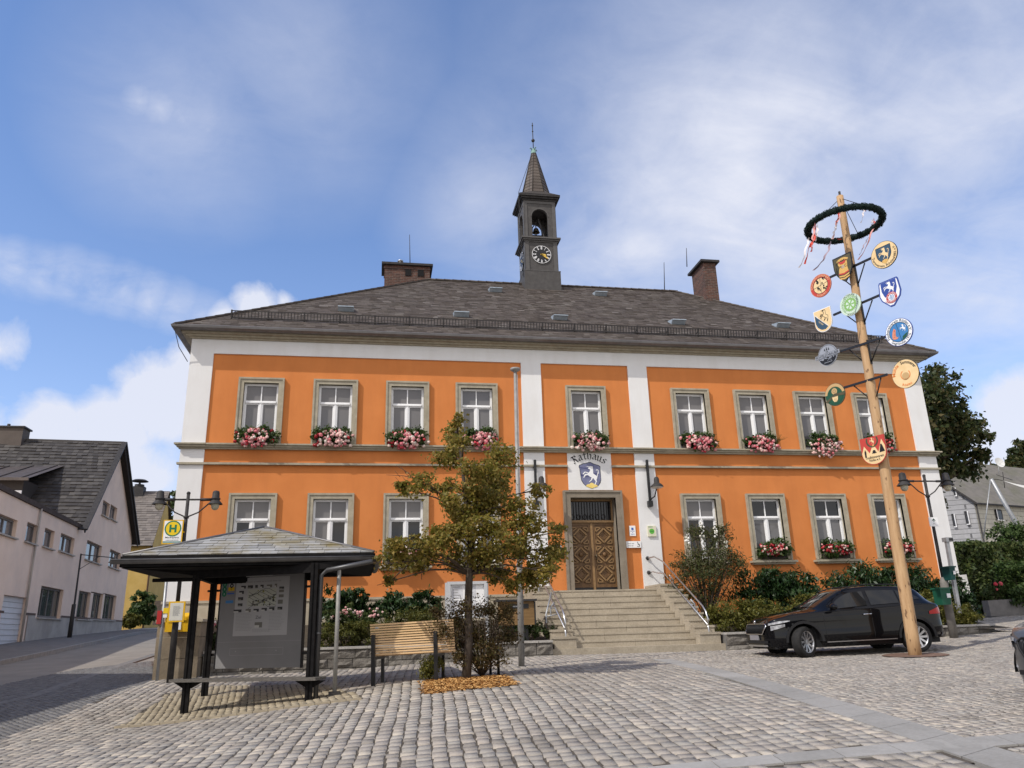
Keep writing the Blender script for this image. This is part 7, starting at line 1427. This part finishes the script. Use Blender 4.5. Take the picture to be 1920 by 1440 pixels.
# ================================================================ STREET TO THE WEST
K['render'] = M('grey_pink_render', (.72, .555, .44), (.77, .60, .48), 1.1, .95, .1, 60, dirt=(.48, .40, .355), dscale=.5, damt=.5)
K['base_r'] = M('grey_base_render', (.36, .325, .285), (.42, .38, .335), 1.5, .95, .1, 60, dirt=(.17, .165, .16), dscale=.8, damt=.6)
def on_wall(px, py, off=0.0):
    n = np.array([1, .087, 0]); P0 = np.array([-18.4, 14.3, 0])+n*off; d = ray(px, py); return CAM+d*(n@(P0-CAM))/(n@d)
def white_house():
    wx = lambda y: -18.4-.087*(y-14.3); y0, y1, yc = -4.0, 37.2, 23.3; t = thing('street_house', 'long pale rendered house with a flat front wing and a dark tiled gable roof', 'house', (wx(20), 20, 0)); Q = lambda y, z, o=0.0: (wx(y)+o, y+o*.087, z)
    wins = []   # (y0, y1, z0, z1, kind)
    def W(px0, py0, px1, py1, kind='w'): a, c = on_wall(px0, py0), on_wall(px1, py1); wins.append((min(a[1], c[1]), max(a[1], c[1]), min(a[2], c[2]), max(a[2], c[2]), kind))
    for q in ((-2, 962, 28, 1009), (52, 978, 66, 1021), (85, 989, 98, 1030), (115, 999, 136, 1041), (164, 1012, 187, 1058), (207, 1029, 223, 1069), (194, 937, 203, 972), (208, 945, 217, 978)): W(*q)
    W(78, 1098, 112, 1160, 's'); W(149, 1107, 169, 1162, 's'); W(171, 1109, 191, 1162, 's'); W(194, 1112, 213, 1163, 's'); W(8, 1115, 40, 1211, 'g')
    b = MB(); D = .25; zc = lambda y: float(G(wx(y), y))
    top = lambda y: 6.0 if y < yc else (6.1+(12.1-6.1)*(y-yc)/(29.7-yc) if y < 29.7 else 12.1-(12.1-7.0)*(y-29.7)/(y1-29.7))
    ys_ = sorted({y0, y1, yc, 29.7, *[q for w in wins for q in w[:2]]})
    for ya, yb in zip(ys_, ys_[1:]):
        if yb-ya < 1e-4: continue
        m_ = (ya+yb)/2; hs = sorted([(w[2], w[3]) for w in wins if w[0] < m_ < w[1]]); z = None; prev = (zc(ya)-.6, zc(yb)-.6)
        segs = []; lo = prev
        for h0, h1 in hs: segs.append((lo, (h0, h0))); lo = (h1, h1)
        segs.append((lo, (top(ya+1e-6), top(yb-1e-6))))
        for (a0, a1), (c0, c1) in segs: b.add([Q(ya, a0), Q(yb, a1), Q(yb, c1), Q(ya, c0)], [(0, 1, 2, 3)])
    for w in wins:
        a = [Q(w[0], w[2]), Q(w[1], w[2]), Q(w[1], w[3]), Q(w[0], w[3])]; c = [Q(w[0], w[2], -D), Q(w[1], w[2], -D), Q(w[1], w[3], -D), Q(w[0], w[3], -D)]; b.add(a+c, [(0, 4, 5, 1), (1, 5, 6, 2), (2, 6, 7, 3), (3, 7, 4, 0)])
    b.add([Q(y1, zc(y1)-.6), Q(y1, zc(y1)-.6, -14), Q(y1, 7, -14), Q(y1, 7)], [(0, 1, 2, 3)]); b.add([Q(y0, -1), Q(y0, -1, -14), Q(y0, 6, -14), Q(y0, 6)], [(0, 1, 2, 3)]); b.add([Q(yc, 5.9), Q(yc, 5.9, -14), Q(y0, 5.9, -14), Q(y0, 5.9)], [(0, 1, 2, 3)])
    b.build('wall', K['render'], t, fix=False)
    # unseen taller gabled block, added for the shadow it casts across the street
    b = MB(); b.prism([Q(-22, -2.2), Q(-4.02, -1.5), Q(-4.02, 6.4), Q(-8.45, 10.5), Q(-14, 6.8), Q(-22, 6.8)], (-14, 0, 0)); b.build('unseen_tall_block', K['render'], t)
    b = MB()
    for ya, yb in ((17.0, 18.0), (22.2, y1)): b.add([Q(ya, zc(ya)-.5, .03), Q(yb, zc(yb)-.5, .03), Q(yb, 1.25, .03), Q(ya, 1.25, .03)], [(0, 1, 2, 3)])
    b.add([Q(18, zc(18)-.5, .03), Q(22.2, zc(22)-.5, .03), Q(22.2, 1.1, .03), Q(18, 1.1, .03)], [(0, 1, 2, 3)]); b.build('base_course', K['base_r'], t, fix=False)
    b = MB()
    for ya, yb in ((12.5, 13.8), (16.4, 18.0), (22.2, y1)): b.add([Q(ya, 1.22, .04), Q(yb, 1.22, .04), Q(yb, 1.32, .04), Q(ya, 1.32, .04)], [(0, 1, 2, 3)])
    b.build('base_moulding', M('brown_strip', (.10, .065, .05)), t, fix=False)
    for w in wins:
        f = MB(); a, c, z0, z1, kd = w; P = lambda y, z, o=-.2: Q(y, z, o)
        if kd == 'g':
            f.add([P(a, z0), P(c, z0), P(c, z1), P(a, z1)], [(0, 1, 2, 3)])
            for k in range(1, 9): z = z0+(z1-z0)*k/9; f.bar(P(a, z, -.19), P(c, z, -.19), .02, .02, 1)
            f.build('garage_door', [M('garage_white', (.55, .55, .56), (.6, .6, .61), 2, .5), GREY], t, fix=False); continue
        e = .09; f.bar(P(a+e/2, z0), P(a+e/2, z1), .08, .1); f.bar(P(c-e/2, z0), P(c-e/2, z1), .08, .1); f.bar(P(a, z0+.05), P(c, z0+.05), .08, .1); f.bar(P(a, z1-.05), P(c, z1-.05), .08, .1)
        if c-a > 1.8 and kd == 'w': f.bar(P((a+c)/2, z0), P((a+c)/2, z1), .08, .1)
        if kd == 's':
            for k in range(1, 4): f.bar(P(a+(c-a)*k/4, z0), P(a+(c-a)*k/4, z1), .05, .08)
        wo = f.build('window', M('window_grey_brown', (.16, .145, .135)), t); f = MB(); f.add([P(a, z0, -.21), P(c, z0, -.21), P(c, z1, -.21), P(a, z1, -.21)], [(0, 1, 2, 3)]); f.build('pane', K['glass_s'] if kd == 's' else K['glass_c'], wo, fix=False)
        f = MB(); f.bar(Q(a-.1, z0-.04, .06), Q(c+.1, z0-.04, .06), .14, .06); f.build('sill', K['base_r'], wo)
    b = MB(); b.bar(Q(y0, 6.08, -.05), Q(yc+.1, 6.08, -.05), .3, .22); b.build('parapet_capping', M('brown_capping', (.07, .054, .048), (.095, .075, .066), 3, .9, spec=.05), t)
    # gable roof: ridge runs back from the street
    K['tiles'] = M('dark_roof_tiles', (.1, .09, .085), None, rough=.7, island=([(0, (.038, .034, .032)), (.6, (.055, .05, .047)), (1, (.085, .078, .072))],))
    b = MB(); dpt = -16; A, Bq, Cq = Vector(Q(yc-.25, 5.85, .35)), Vector(Q(29.7, 12.35, .35)), Vector(Q(y1+.5, 6.6, .35)); back = Vector(Q(29.7, 12.35, dpt))-Bq
    for lo, hi, flip in ((A, Bq, 0), (Cq, Bq, 1)):
        a2, b2 = lo+back, hi+back; b.add([lo, hi, b2, a2], [(0, 1, 2, 3)], 1); ex = back.normalized(); n = ex.cross(hi-lo).normalized(); n = n if n.z > 0 else -n; ey = (hi-lo).normalized()
        if not flip: slates(b, lo+n*.02, ex, ey, n, [(0, 0), (back.length, 0), (back.length, (hi-lo).length), (0, (hi-lo).length)], .30, .36, .045, .05, 0, 3)
        b.bar(lo+n*.03, hi+n*.03, .3, .10, 2); b.bar(lo-n*.1, hi-n*.1, .06, .2, 2)
    b.bar(Bq, Bq+back, .22, .12, 0); b.build('roof', [K['tiles'], K['slatebase'], K['iron']], t)
    b = MB(); q = Vector(aty(62, 829, 29)); q = Vector(Q(29.7, 12.3, -6.5)); b.box(q.x-1.1, q.x+1.1, q.y-.5, q.y+.5, 11.4, 13.0); b.box(q.x-1.2, q.x+1.2, q.y-.6, q.y+.6, 13.0, 13.1, 1); b.tube([(q.x, q.y, 13.1), (q.x, q.y, 13.35)], .1, 8, 1); b.build('chimney', [K['slate'], K['iron']], t)
    # shed dormer behind the parapet
    b = MB(); y_ = 24.2; x0, x1 = Q(y_, 0, -12)[0], float(aty(45, 900, 23.6)[0]); b.box(x0, x1, y_-.6, y_+4, 5.8, 8.75); b.build('dormer', K['slatebase'], t); b = MB(); b.add([(x0-.3, y_-1.0, 8.75), (x1+.4, y_-1.0, 8.75), (x1+.6, y_+4.2, 10.7), (x0-.3, y_+4.2, 10.7)], [(0, 1, 2, 3)])
    for k in range(8): u = x0+(x1-x0)*k/7; b.bar((u, y_-1, 8.78), (u+.2, y_+4.2, 10.73), .04, .06)
    b.bar((x0-.3, y_-1.0, 8.70), (x1+.4, y_-1.0, 8.70), .1, .16); b.build('dormer_roof', M('dormer_metal', (.085, .07, .062), (.12, .1, .09), 3, .5, metal=.3), t); b = MB(); xa = float(aty(25, 925, 23.6)[0]); b.box(xa-.5, xa+.42, y_-.66, y_-.6, 6.3, 8.12); w_ = b.build('dormer_window', K['frame'], t); b = MB(); b.box(xa-.36, xa+.28, y_-.68, y_-.66, 6.5, 7.98); b.build('pane', K['glass_d'], w_)
    b = MB(); p = on_wall(72, 985, .06); q = on_wall(57, 1200, .06); b.tube([Q(p[1], 6.0, .08), Q(p[1], zc(p[1]), .08)], .05, 6); b.build('downpipe', K['base_r'], t)
white_house()
def street_lamp_small():
    b0 = on_wall(130, 1196, 1.0); y = b0[1]; b0[2] = float(G(b0[0], y))+.1; top = on_wall(152, 1038, 1.0); t = thing('thin_street_lamp', 'thin dark street lamp in front of the pale house', 'street lamp', b0); b = MB(); b.tube([b0, (b0[0], y, b0[2]+1.6), (b0[0]+.02, y, b0[2]+1.62), (b0[0], y, top[2])], [.11, .10, .05, .04], 8); b.build('pole', K['iron'], t); b = MB(); e = on_wall(182, 1040, 1.6); b.tube([(b0[0], y, top[2]-.05), (b0[0]+.9, y+2.2, top[2]-.02)], .025, 6); b.tube([(b0[0], y, top[2]-.8), (b0[0]+.4, y+1, top[2]-.2), (b0[0]+.5, y+1.2, top[2]-.05)], .015, 5); b.build('arm', K['iron'], t); b = MB(); b.lathe([(.22, -.3), (.1, -.1), (.06, 0)], (b0[0]+.9, y+2.2, top[2]), 12); b.build('lamp_shade', K['iron'], t)
street_lamp_small()
K['ochre'] = M('ochre_render', (.50, .34, .10), (.56, .39, .13), 1.2, .95, .1, 50, dirt=(.38, .25, .08), dscale=.5, damt=.5)
def yellow_house():
    Y = 46.; P = lambda x, y, Yq=Y: Vector(aty(x, y, Yq)); t = thing('yellow_house', 'ochre yellow house with grey slate roof standing up the street', 'house', P(260, 1160)); y2 = 57.
    zb = .3; a0, a1 = P(226, 1160), P(268, 1160); ze = P(250, 1018)[2]
    bx = lambda v, z: (v[0], v[1], z); far = P(307, 1150, y2)
    apex = (a1+far)/2; za = P(297, 925, 52)[2]; b = MB()
    b.add([bx(a0, zb-1), bx(a1, zb-1), bx(a1, ze), bx(a0, ze)], [(0, 1, 2, 3)])
    g = [bx(a1, zb-1), bx(far, zb-1), bx(far, ze), bx(apex, za), bx(a1, ze)]; b.add(g, [(0, 1, 2, 3, 4)]); b.build('wall', K['ochre'], t, fix=False)
    b = MB(); L = Vector((-14, 0, 0)); n = Vector(bx(apex, za)); e0 = Vector(bx(a1, ze))+Vector((.2, -.4, -.3)); r0_ = n+Vector((.2, 0, .1)); b.add([e0, r0_, r0_+L, e0+L], [(0, 1, 2, 3)], 1); ex = Vector((-1, 0, 0)); ey = (r0_-e0).normalized(); nr_ = ex.cross(ey); nr_ = nr_ if nr_.z > 0 else -nr_; ln = (r0_-e0).length
    slates(b, e0+nr_*.02, ex, ey, nr_, [(0, 0), (14, 0), (14, ln), (0, ln)], .45, .35, .03, .2, 0, 2); f0 = Vector(bx(far, ze))+Vector((.2, .4, -.3)); b.add([f0, r0_, r0_+L, f0+L], [(0, 1, 2, 3)], 1); b.build('roof', [M('grey_slate_far', (.17, .15, .135), None, island=([(0, (.12, .105, .095)), (1, (.2, .175, .155))],)), K['slatebase']], t)
    b = MB(); c = r0_+Vector((-2.6, -.3, 0)); b.box(c.x-.5, c.x+.5, c.y-.4, c.y+.4, c.z-.6, c.z+.35); b.lathe([(.42, .35), (.42, .55), (.0, .55)], c, 12); b.lathe([(.75, .85), (.5, 1.0), (0, 1.08)], c, 12); b.lathe([(.1, .5), (.1, .9)], c, 8); b.build('chimney', K['iron'], t)
    d = (far-a1); d.z = 0
    for u, z0, z1, w in ((.38, 5.6, 7.2, .09), (.62, 5.6, 7.2, .09), (.18, 6.0, 7.0, .05), (.35, 1.9, 3.2, .10), (.68, 1.9, 3.2, .10)):
        s = MB(); p0, p1 = a1+d*(u-w/2), a1+d*(u+w/2); o = Vector((d.y, -d.x, 0)).normalized()*.06; s.add([bx(p0+o, z0), bx(p1+o, z0), bx(p1+o, z1), bx(p0+o, z1)], [(0, 1, 2, 3)]); wi = s.build('window', M('brown_shutter', (.16, .09, .045)), t, fix=False); s = MB(); p0, p1, o = p0+d*.02, p1-d*.02, o*1.4; s.add([bx(p0+o, z0+.1), bx(p1+o, z0+.1), bx(p1+o, z1-.1), bx(p0+o, z1-.1)], [(0, 1, 2, 3)]); s.build('pane', K['glass_d'], wi, fix=False)
    b = MB(); b.tube([bx(a1+Vector((.1, -.1, 0)), ze-.2), bx(a1+Vector((.1, -.1, 0)), zb)], .07, 6); b.build('downpipe', M('brown_pipe', (.10, .055, .03)), t)
yellow_house()
shrub('street_bush', 'green bush growing against the yellow house', 'bush', (240, 1100, 288, 1172), 43., L_green, 3000, .32, None, 1.0, .5, .3, 4, 61, 60)
shrub('street_bush', 'low grassy bush at the foot of the yellow house', 'bush', (226, 1150, 262, 1176), 41., L_yellow, 1200, .3, None, 1.0, .4, .6, 3, 62, 30)
def gate():
    t = thing('wooden_gate', 'dark wooden gate beyond the yellow house', 'gate', aty(296, 1165, 46)); b = MB()
    for k in range(9): p = aty(287+k*2.4, 1172, 46); b.box(p[0]-.05, p[0]+.05, 46, 46.06, p[2], p[2]+1.9)
    b.build('boards', M('gate_wood', (.09, .07, .055), (.13, .1, .08), 6), t); b = MB(); p, q = aty(286, 1150, 46), aty(308, 1150, 46); b.bar((p[0], 46.08, p[2]), (q[0], 46.08, p[2]), .08, .1); b.build('rail', K['twig'], t)
gate()
# ================================================================ LANE TO THE EAST
def hedge(name, label, pts, h0, h1, th, n, seed, mt, size=.09):
    rng = np.random.default_rng(seed); t = thing(name, label, 'hedge', (*pts[0], h0)); P = [np.array(q) for q in pts]; L = [np.linalg.norm(c-a) for a, c in zip(P, P[1:])]; tot = sum(L); V = []; core = MB(); pos = []
    for a, c, l in zip(P, P[1:], L):
        k = int(n*l/tot); d = (c-a)/l; nn = np.array([d[1], -d[0]]); u = rng.uniform(0, l, k); face = rng.random(k); z = rng.uniform(h0, h1, k); off = np.where(face < .72, 0, rng.uniform(0, th, k)); z = np.where(face < .72, z, h1); lump = .10*np.sin(u*2.1+z*3)+.06*np.sin(u*5.3-z*4.1)+rng.normal(0, .06, k)
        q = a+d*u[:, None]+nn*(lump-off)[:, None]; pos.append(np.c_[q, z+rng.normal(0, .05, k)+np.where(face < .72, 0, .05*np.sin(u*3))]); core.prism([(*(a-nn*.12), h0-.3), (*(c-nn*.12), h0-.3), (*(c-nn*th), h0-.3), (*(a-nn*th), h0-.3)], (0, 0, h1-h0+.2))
    pos = np.concatenate(pos); N = len(pos); nr_ = rng.normal(size=(N, 3)); nr_[:, 1] -= .6; nr_ /= np.linalg.norm(nr_, axis=1)[:, None]; ax = rng.normal(size=(N, 3)); ax -= nr_*(ax*nr_).sum(1)[:, None]; ax /= np.linalg.norm(ax, axis=1)[:, None]; bx_ = np.cross(nr_, ax); s = size*rng.uniform(.6, 1.3, N)[:, None]
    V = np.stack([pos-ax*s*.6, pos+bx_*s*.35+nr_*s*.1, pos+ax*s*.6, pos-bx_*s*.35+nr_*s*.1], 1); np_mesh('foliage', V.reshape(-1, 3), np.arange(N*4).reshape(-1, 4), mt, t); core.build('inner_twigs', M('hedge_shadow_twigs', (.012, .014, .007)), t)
z = float(G(19, 4))
ha, hb = aty(1788, 1020, 7.5), aty(1990, 1012, 10.5)
hedge('clipped_hedge', 'tall clipped beech hedge along the lane behind the stone slab', [(ha[0]-1.2, 7.3), (hb[0], 9.2)], z-.2, ha[2]+.02, 1.0, 17000, 71, L_hedge, .17)
def dogrose():
    shrub('garden_bush', 'bright green garden bush spilling over the hedge end', 'bush', (1868, 1040, 1990, 1150), 5.8, L_green, 7000, .17, None, 1.0, .5, .2, 6, 72, 110)
    t = shrub('red_rose', 'small rose bush with three red blooms before the hedge', 'bush', (1848, 1088, 1890, 1130), 5.9, L_rose, 900, .13, None, .6, .5, .2, 3, 73, 30)
    blossoms('blossoms', [aty(x, y, 5.4) for x, y in ((1868, 1096), (1876, 1094), (1869, 1105), (1866, 1095), (1878, 1096))], .065, [(0, (.45, .03, .05)), (.5, (.5, .08, .1))], t, 1)
dogrose()
def low_wall():
    t = thing('garden_kerb_wall', 'low grey garden wall below the hedge', 'wall', aty(1870, 1135, 6)); b = MB(); p, q = aty(1832, 1128, 6.2), aty(1990, 1112, 6.0); b.prism([(p[0], 5.6, p[2]-.6), (q[0], 5.4, p[2]-.6), (q[0], 5.4, p[2]+.14), (p[0], 5.6, p[2]+.02)], (0, .35, 0)); b.build('wall', M('kerb_concrete', (.15, .145, .14), (.2, .19, .185), 4, .95), t)
low_wall()
K['shingle'] = brickmat('cement_shingles', (.36, .36, .37), (.30, .30, .31), (.10, .10, .105), 1, row=.42, bw=1.4, msize=.03, bumps=.4, extra=(.25, .25, .25))
K['shingle_l'] = brickmat('cream_shingles', (.52, .50, .42), (.47, .45, .38), (.22, .21, .18), 1, row=.42, bw=1.4, msize=.03, bumps=.4, extra=(.4, .38, .32))
def east_house():
    Y = 36.; P = lambda x, y, q=Y: Vector(aty(x, y, q)); t = thing('shingled_house', 'grey shingled gable house with mossy slate roof beyond the hedge', 'house', P(1840, 1030)); cor = P(1842, 1020); zb = 0.; ze = P(1830, 942)[2]; dl = Vector((-1, .62, 0)).normalized(); dr = Vector((1, .30, 0)).normalized(); Lg = 9.; A = lambda u, z: cor*1+dl*u+Vector((0, 0, z-cor.z)); Bq = lambda u, z: cor*1+dr*u+Vector((0, 0, z-cor.z))
    zt = ze+4.6; zh = ze+3.4; b = MB(); b.add([A(0, zb-1), A(Lg, zb-1), A(Lg, ze), A(Lg*.62, zh), A(Lg*.38, zh), A(0, ze)], [(0, 1, 2, 3, 4, 5)]); b.add([Bq(0, zb-1), Bq(22, zb-1), Bq(22, ze), Bq(0, ze)], [(0, 1, 2, 3)], 1); b.build('wall', [K['shingle'], K['shingle_l']], t, fix=False)
    b = MB(); ov = dr*-.35; e0 = A(0, ze-.15)+ov-dl*.4; r0_ = A(Lg*.5, zt)+ov*0+dr*1.4; e1 = e0+dr*23; r1 = r0_+dr*22; h0_ = A(Lg*.38, zh+.05)+ov; h1_ = A(Lg*.62, zh+.05)+ov; b.add([e0, e1, r1, r0_, h0_], [(0, 1, 2, 3, 4)]); b.add([h0_, h1_, r0_], [(0, 1, 2)]); f0 = A(Lg+.3, ze-.15)+ov; b.add([f0, h1_, r0_, r1, f0+dr*23], [(0, 1, 2, 3, 4)])
    slab_ = M('mossy_slate', (.15, .14, .125), (.19, .175, .155), 1.2, .9, .5, 9, dirt=(.11, .115, .06), dscale=.7, damt=.7, sc=(1, 1, 3)); b.build('roof', slab_, t, fix=False)
    b = MB(); b.bar(e0+Vector((0, -.08, 0)), e1+Vector((0, -.08, 0)), .13, .12); b.tube([cor+Vector((.1, -.12, ze-cor.z)), cor+Vector((.1, -.12, zb-cor.z))], .07, 6); b.bar(e0, h0_, .06, .16); b.build('gutter', K['iron'], t)
    def win(fn, u, w, z0, z1, off):
        s = MB(); s.add([fn(u-w/2, z0)+off, fn(u+w/2, z0)+off, fn(u+w/2, z1)+off, fn(u-w/2, z1)+off], [(0, 1, 2, 3)]); wi = s.build('window', K['dark'], t, fix=False); s = MB(); o2 = off*1.6; s.bar(fn(u-w*.36, z0)+o2, fn(u-w*.36, z1)+o2, .06, .05); s.bar(fn(u-w/2, z0)+o2, fn(u+w/2, z0)+o2, .06, .06); s.build('frame', K['frame'], wi)
        s = MB(); s.add([fn(u-w*.35, z0+.1)+off*1.3, fn(u+w*.35, z0+.1)+off*1.3, fn(u+w*.35, z1-.1)+off*1.3, fn(u-w*.35, z1-.1)+off*1.3], [(0, 1, 2, 3)]); s.build('pane', K['glass_d'], wi, fix=False)
    of = Vector((-.05, -.08, 0)); zt_ = lambda y, q=38: float(aty(1810, y, q)[2])
    
    def wpx(fn, d, q, off):
        n_ = (d.y, -d.x, 0); a, c = Vector(onplane(q[0], q[1], cor, n_)), Vector(onplane(q[2], q[3], cor, n_)); ua, uc = (a-cor).dot(d), (c-cor).dot(d); win(fn, (ua+uc)/2, abs(uc-ua), c.z, a.z, off)
    for q in ((1783, 964, 1794, 988), (1807, 959, 1819, 983), (1786, 915, 1794, 930)): wpx(A, dl, q, of)
    wpx(Bq, dr, (1863, 955, 1880, 976), Vector((.03, -.09, 0)))
    b = MB(); c = P(1873, 868, 35.2); n_ = 18; b.lathe([(.0, .0), (.25, .03), (.46, .12)], (0, 0, 0), n_); rot = Matrix.Rotation(R(75), 3, 'X') @ Matrix.Rotation(0, 3, 'Z'); b.v = [tuple(rot @ Vector(q)+c) for q in b.v]; b.tube([c+Vector((.05, .1, -.05)), c+Vector((.3, .6, -.9))], .03, 6); b.tube([c+Vector((0, -.0, -.1)), c+Vector((0, -.5, .05))], .02, 5); b.build('satellite_dish', M('dish_white', (.6, .6, .58)), t, fix=False)
    b = MB(); c = P(1885, 925, 36); b.tube([P(1880, 885, 36), P(1884, 915, 36.5)], .03, 5); b.tube([P(1868, 890, 35.6), P(1898, 900, 36.6)], .025, 5); b.build('aerial', K['iron'], t)
east_house()
def sail():
    Y = 14.; P = lambda x, y, q=Y: Vector(aty(x, y, q)); t = thing('sail_mast', 'leaning grey steel mast holding up a white shade sail', 'mast', P(1925, 1020)); b = MB(); b.tube([P(1930, 1030), P(1907, 985), P(1858, 898)], [.13, .12, .10], 10); b.build('mast', K['galv'], t); b = MB(); b.tube([P(1857, 900), P(1844, 1010, 14.3)], .035, 6); b.build('stay', K['galv'], t)
    b = MB(); a, c, d = P(1880, 901, 14), P(1990, 918, 12), P(1990, 907, 16); n = 10; vs = []
    for i in range(n+1):
        for k in (c, d): q = a.lerp(k, i/n); q.z -= .25*math.sin(math.pi*i/n); vs.append(q)
    b.add(vs, [(2*i, 2*i+1, 2*i+3, 2*i+2) for i in range(n)], 0, True); b.tube([P(1858, 898), P(1870, 899), a], .02, 5, 1); b.build('sail', [M('sail_cloth', (.62, .60, .55)), K['iron']], t, fix=False)
sail()
shrub('garden_shrub', 'leafy shrub above the hedge at the foot of the mast', 'bush', (1862, 975, 1930, 1022), 11.5, L_green, 1900, .17, None, 1.0, .55, .2, 5, 75, 60, .5)
# ---- far ground cover closing the horizon
def far_wood():
    rng = np.random.default_rng(9); N = 16000; x = rng.uniform(-260, 330, N); y = 175+rng.normal(0, 10, N)+.0004*x*x; z = 3+rng.random(N)**.7*(9+3*np.sin(x*.03)+2*np.sin(x*.11)); P = np.c_[x, y, z]; nr_ = rng.normal(size=(N, 3)); nr_ /= np.linalg.norm(nr_, axis=1)[:, None]; ax = np.cross(nr_, rng.normal(size=(N, 3))); ax /= np.linalg.norm(ax, axis=1)[:, None]; bx_ = np.cross(nr_, ax); s = 1.3
    V = np.stack([P-ax*s, P+bx_*s, P+ax*s, P-bx_*s], 1); tag(np_mesh('far_wood', V.reshape(-1, 3), np.arange(N*4).reshape(-1, 4), L_far), 'dark wooded ridge far behind the houses', 'wood', kind='stuff')
far_wood()
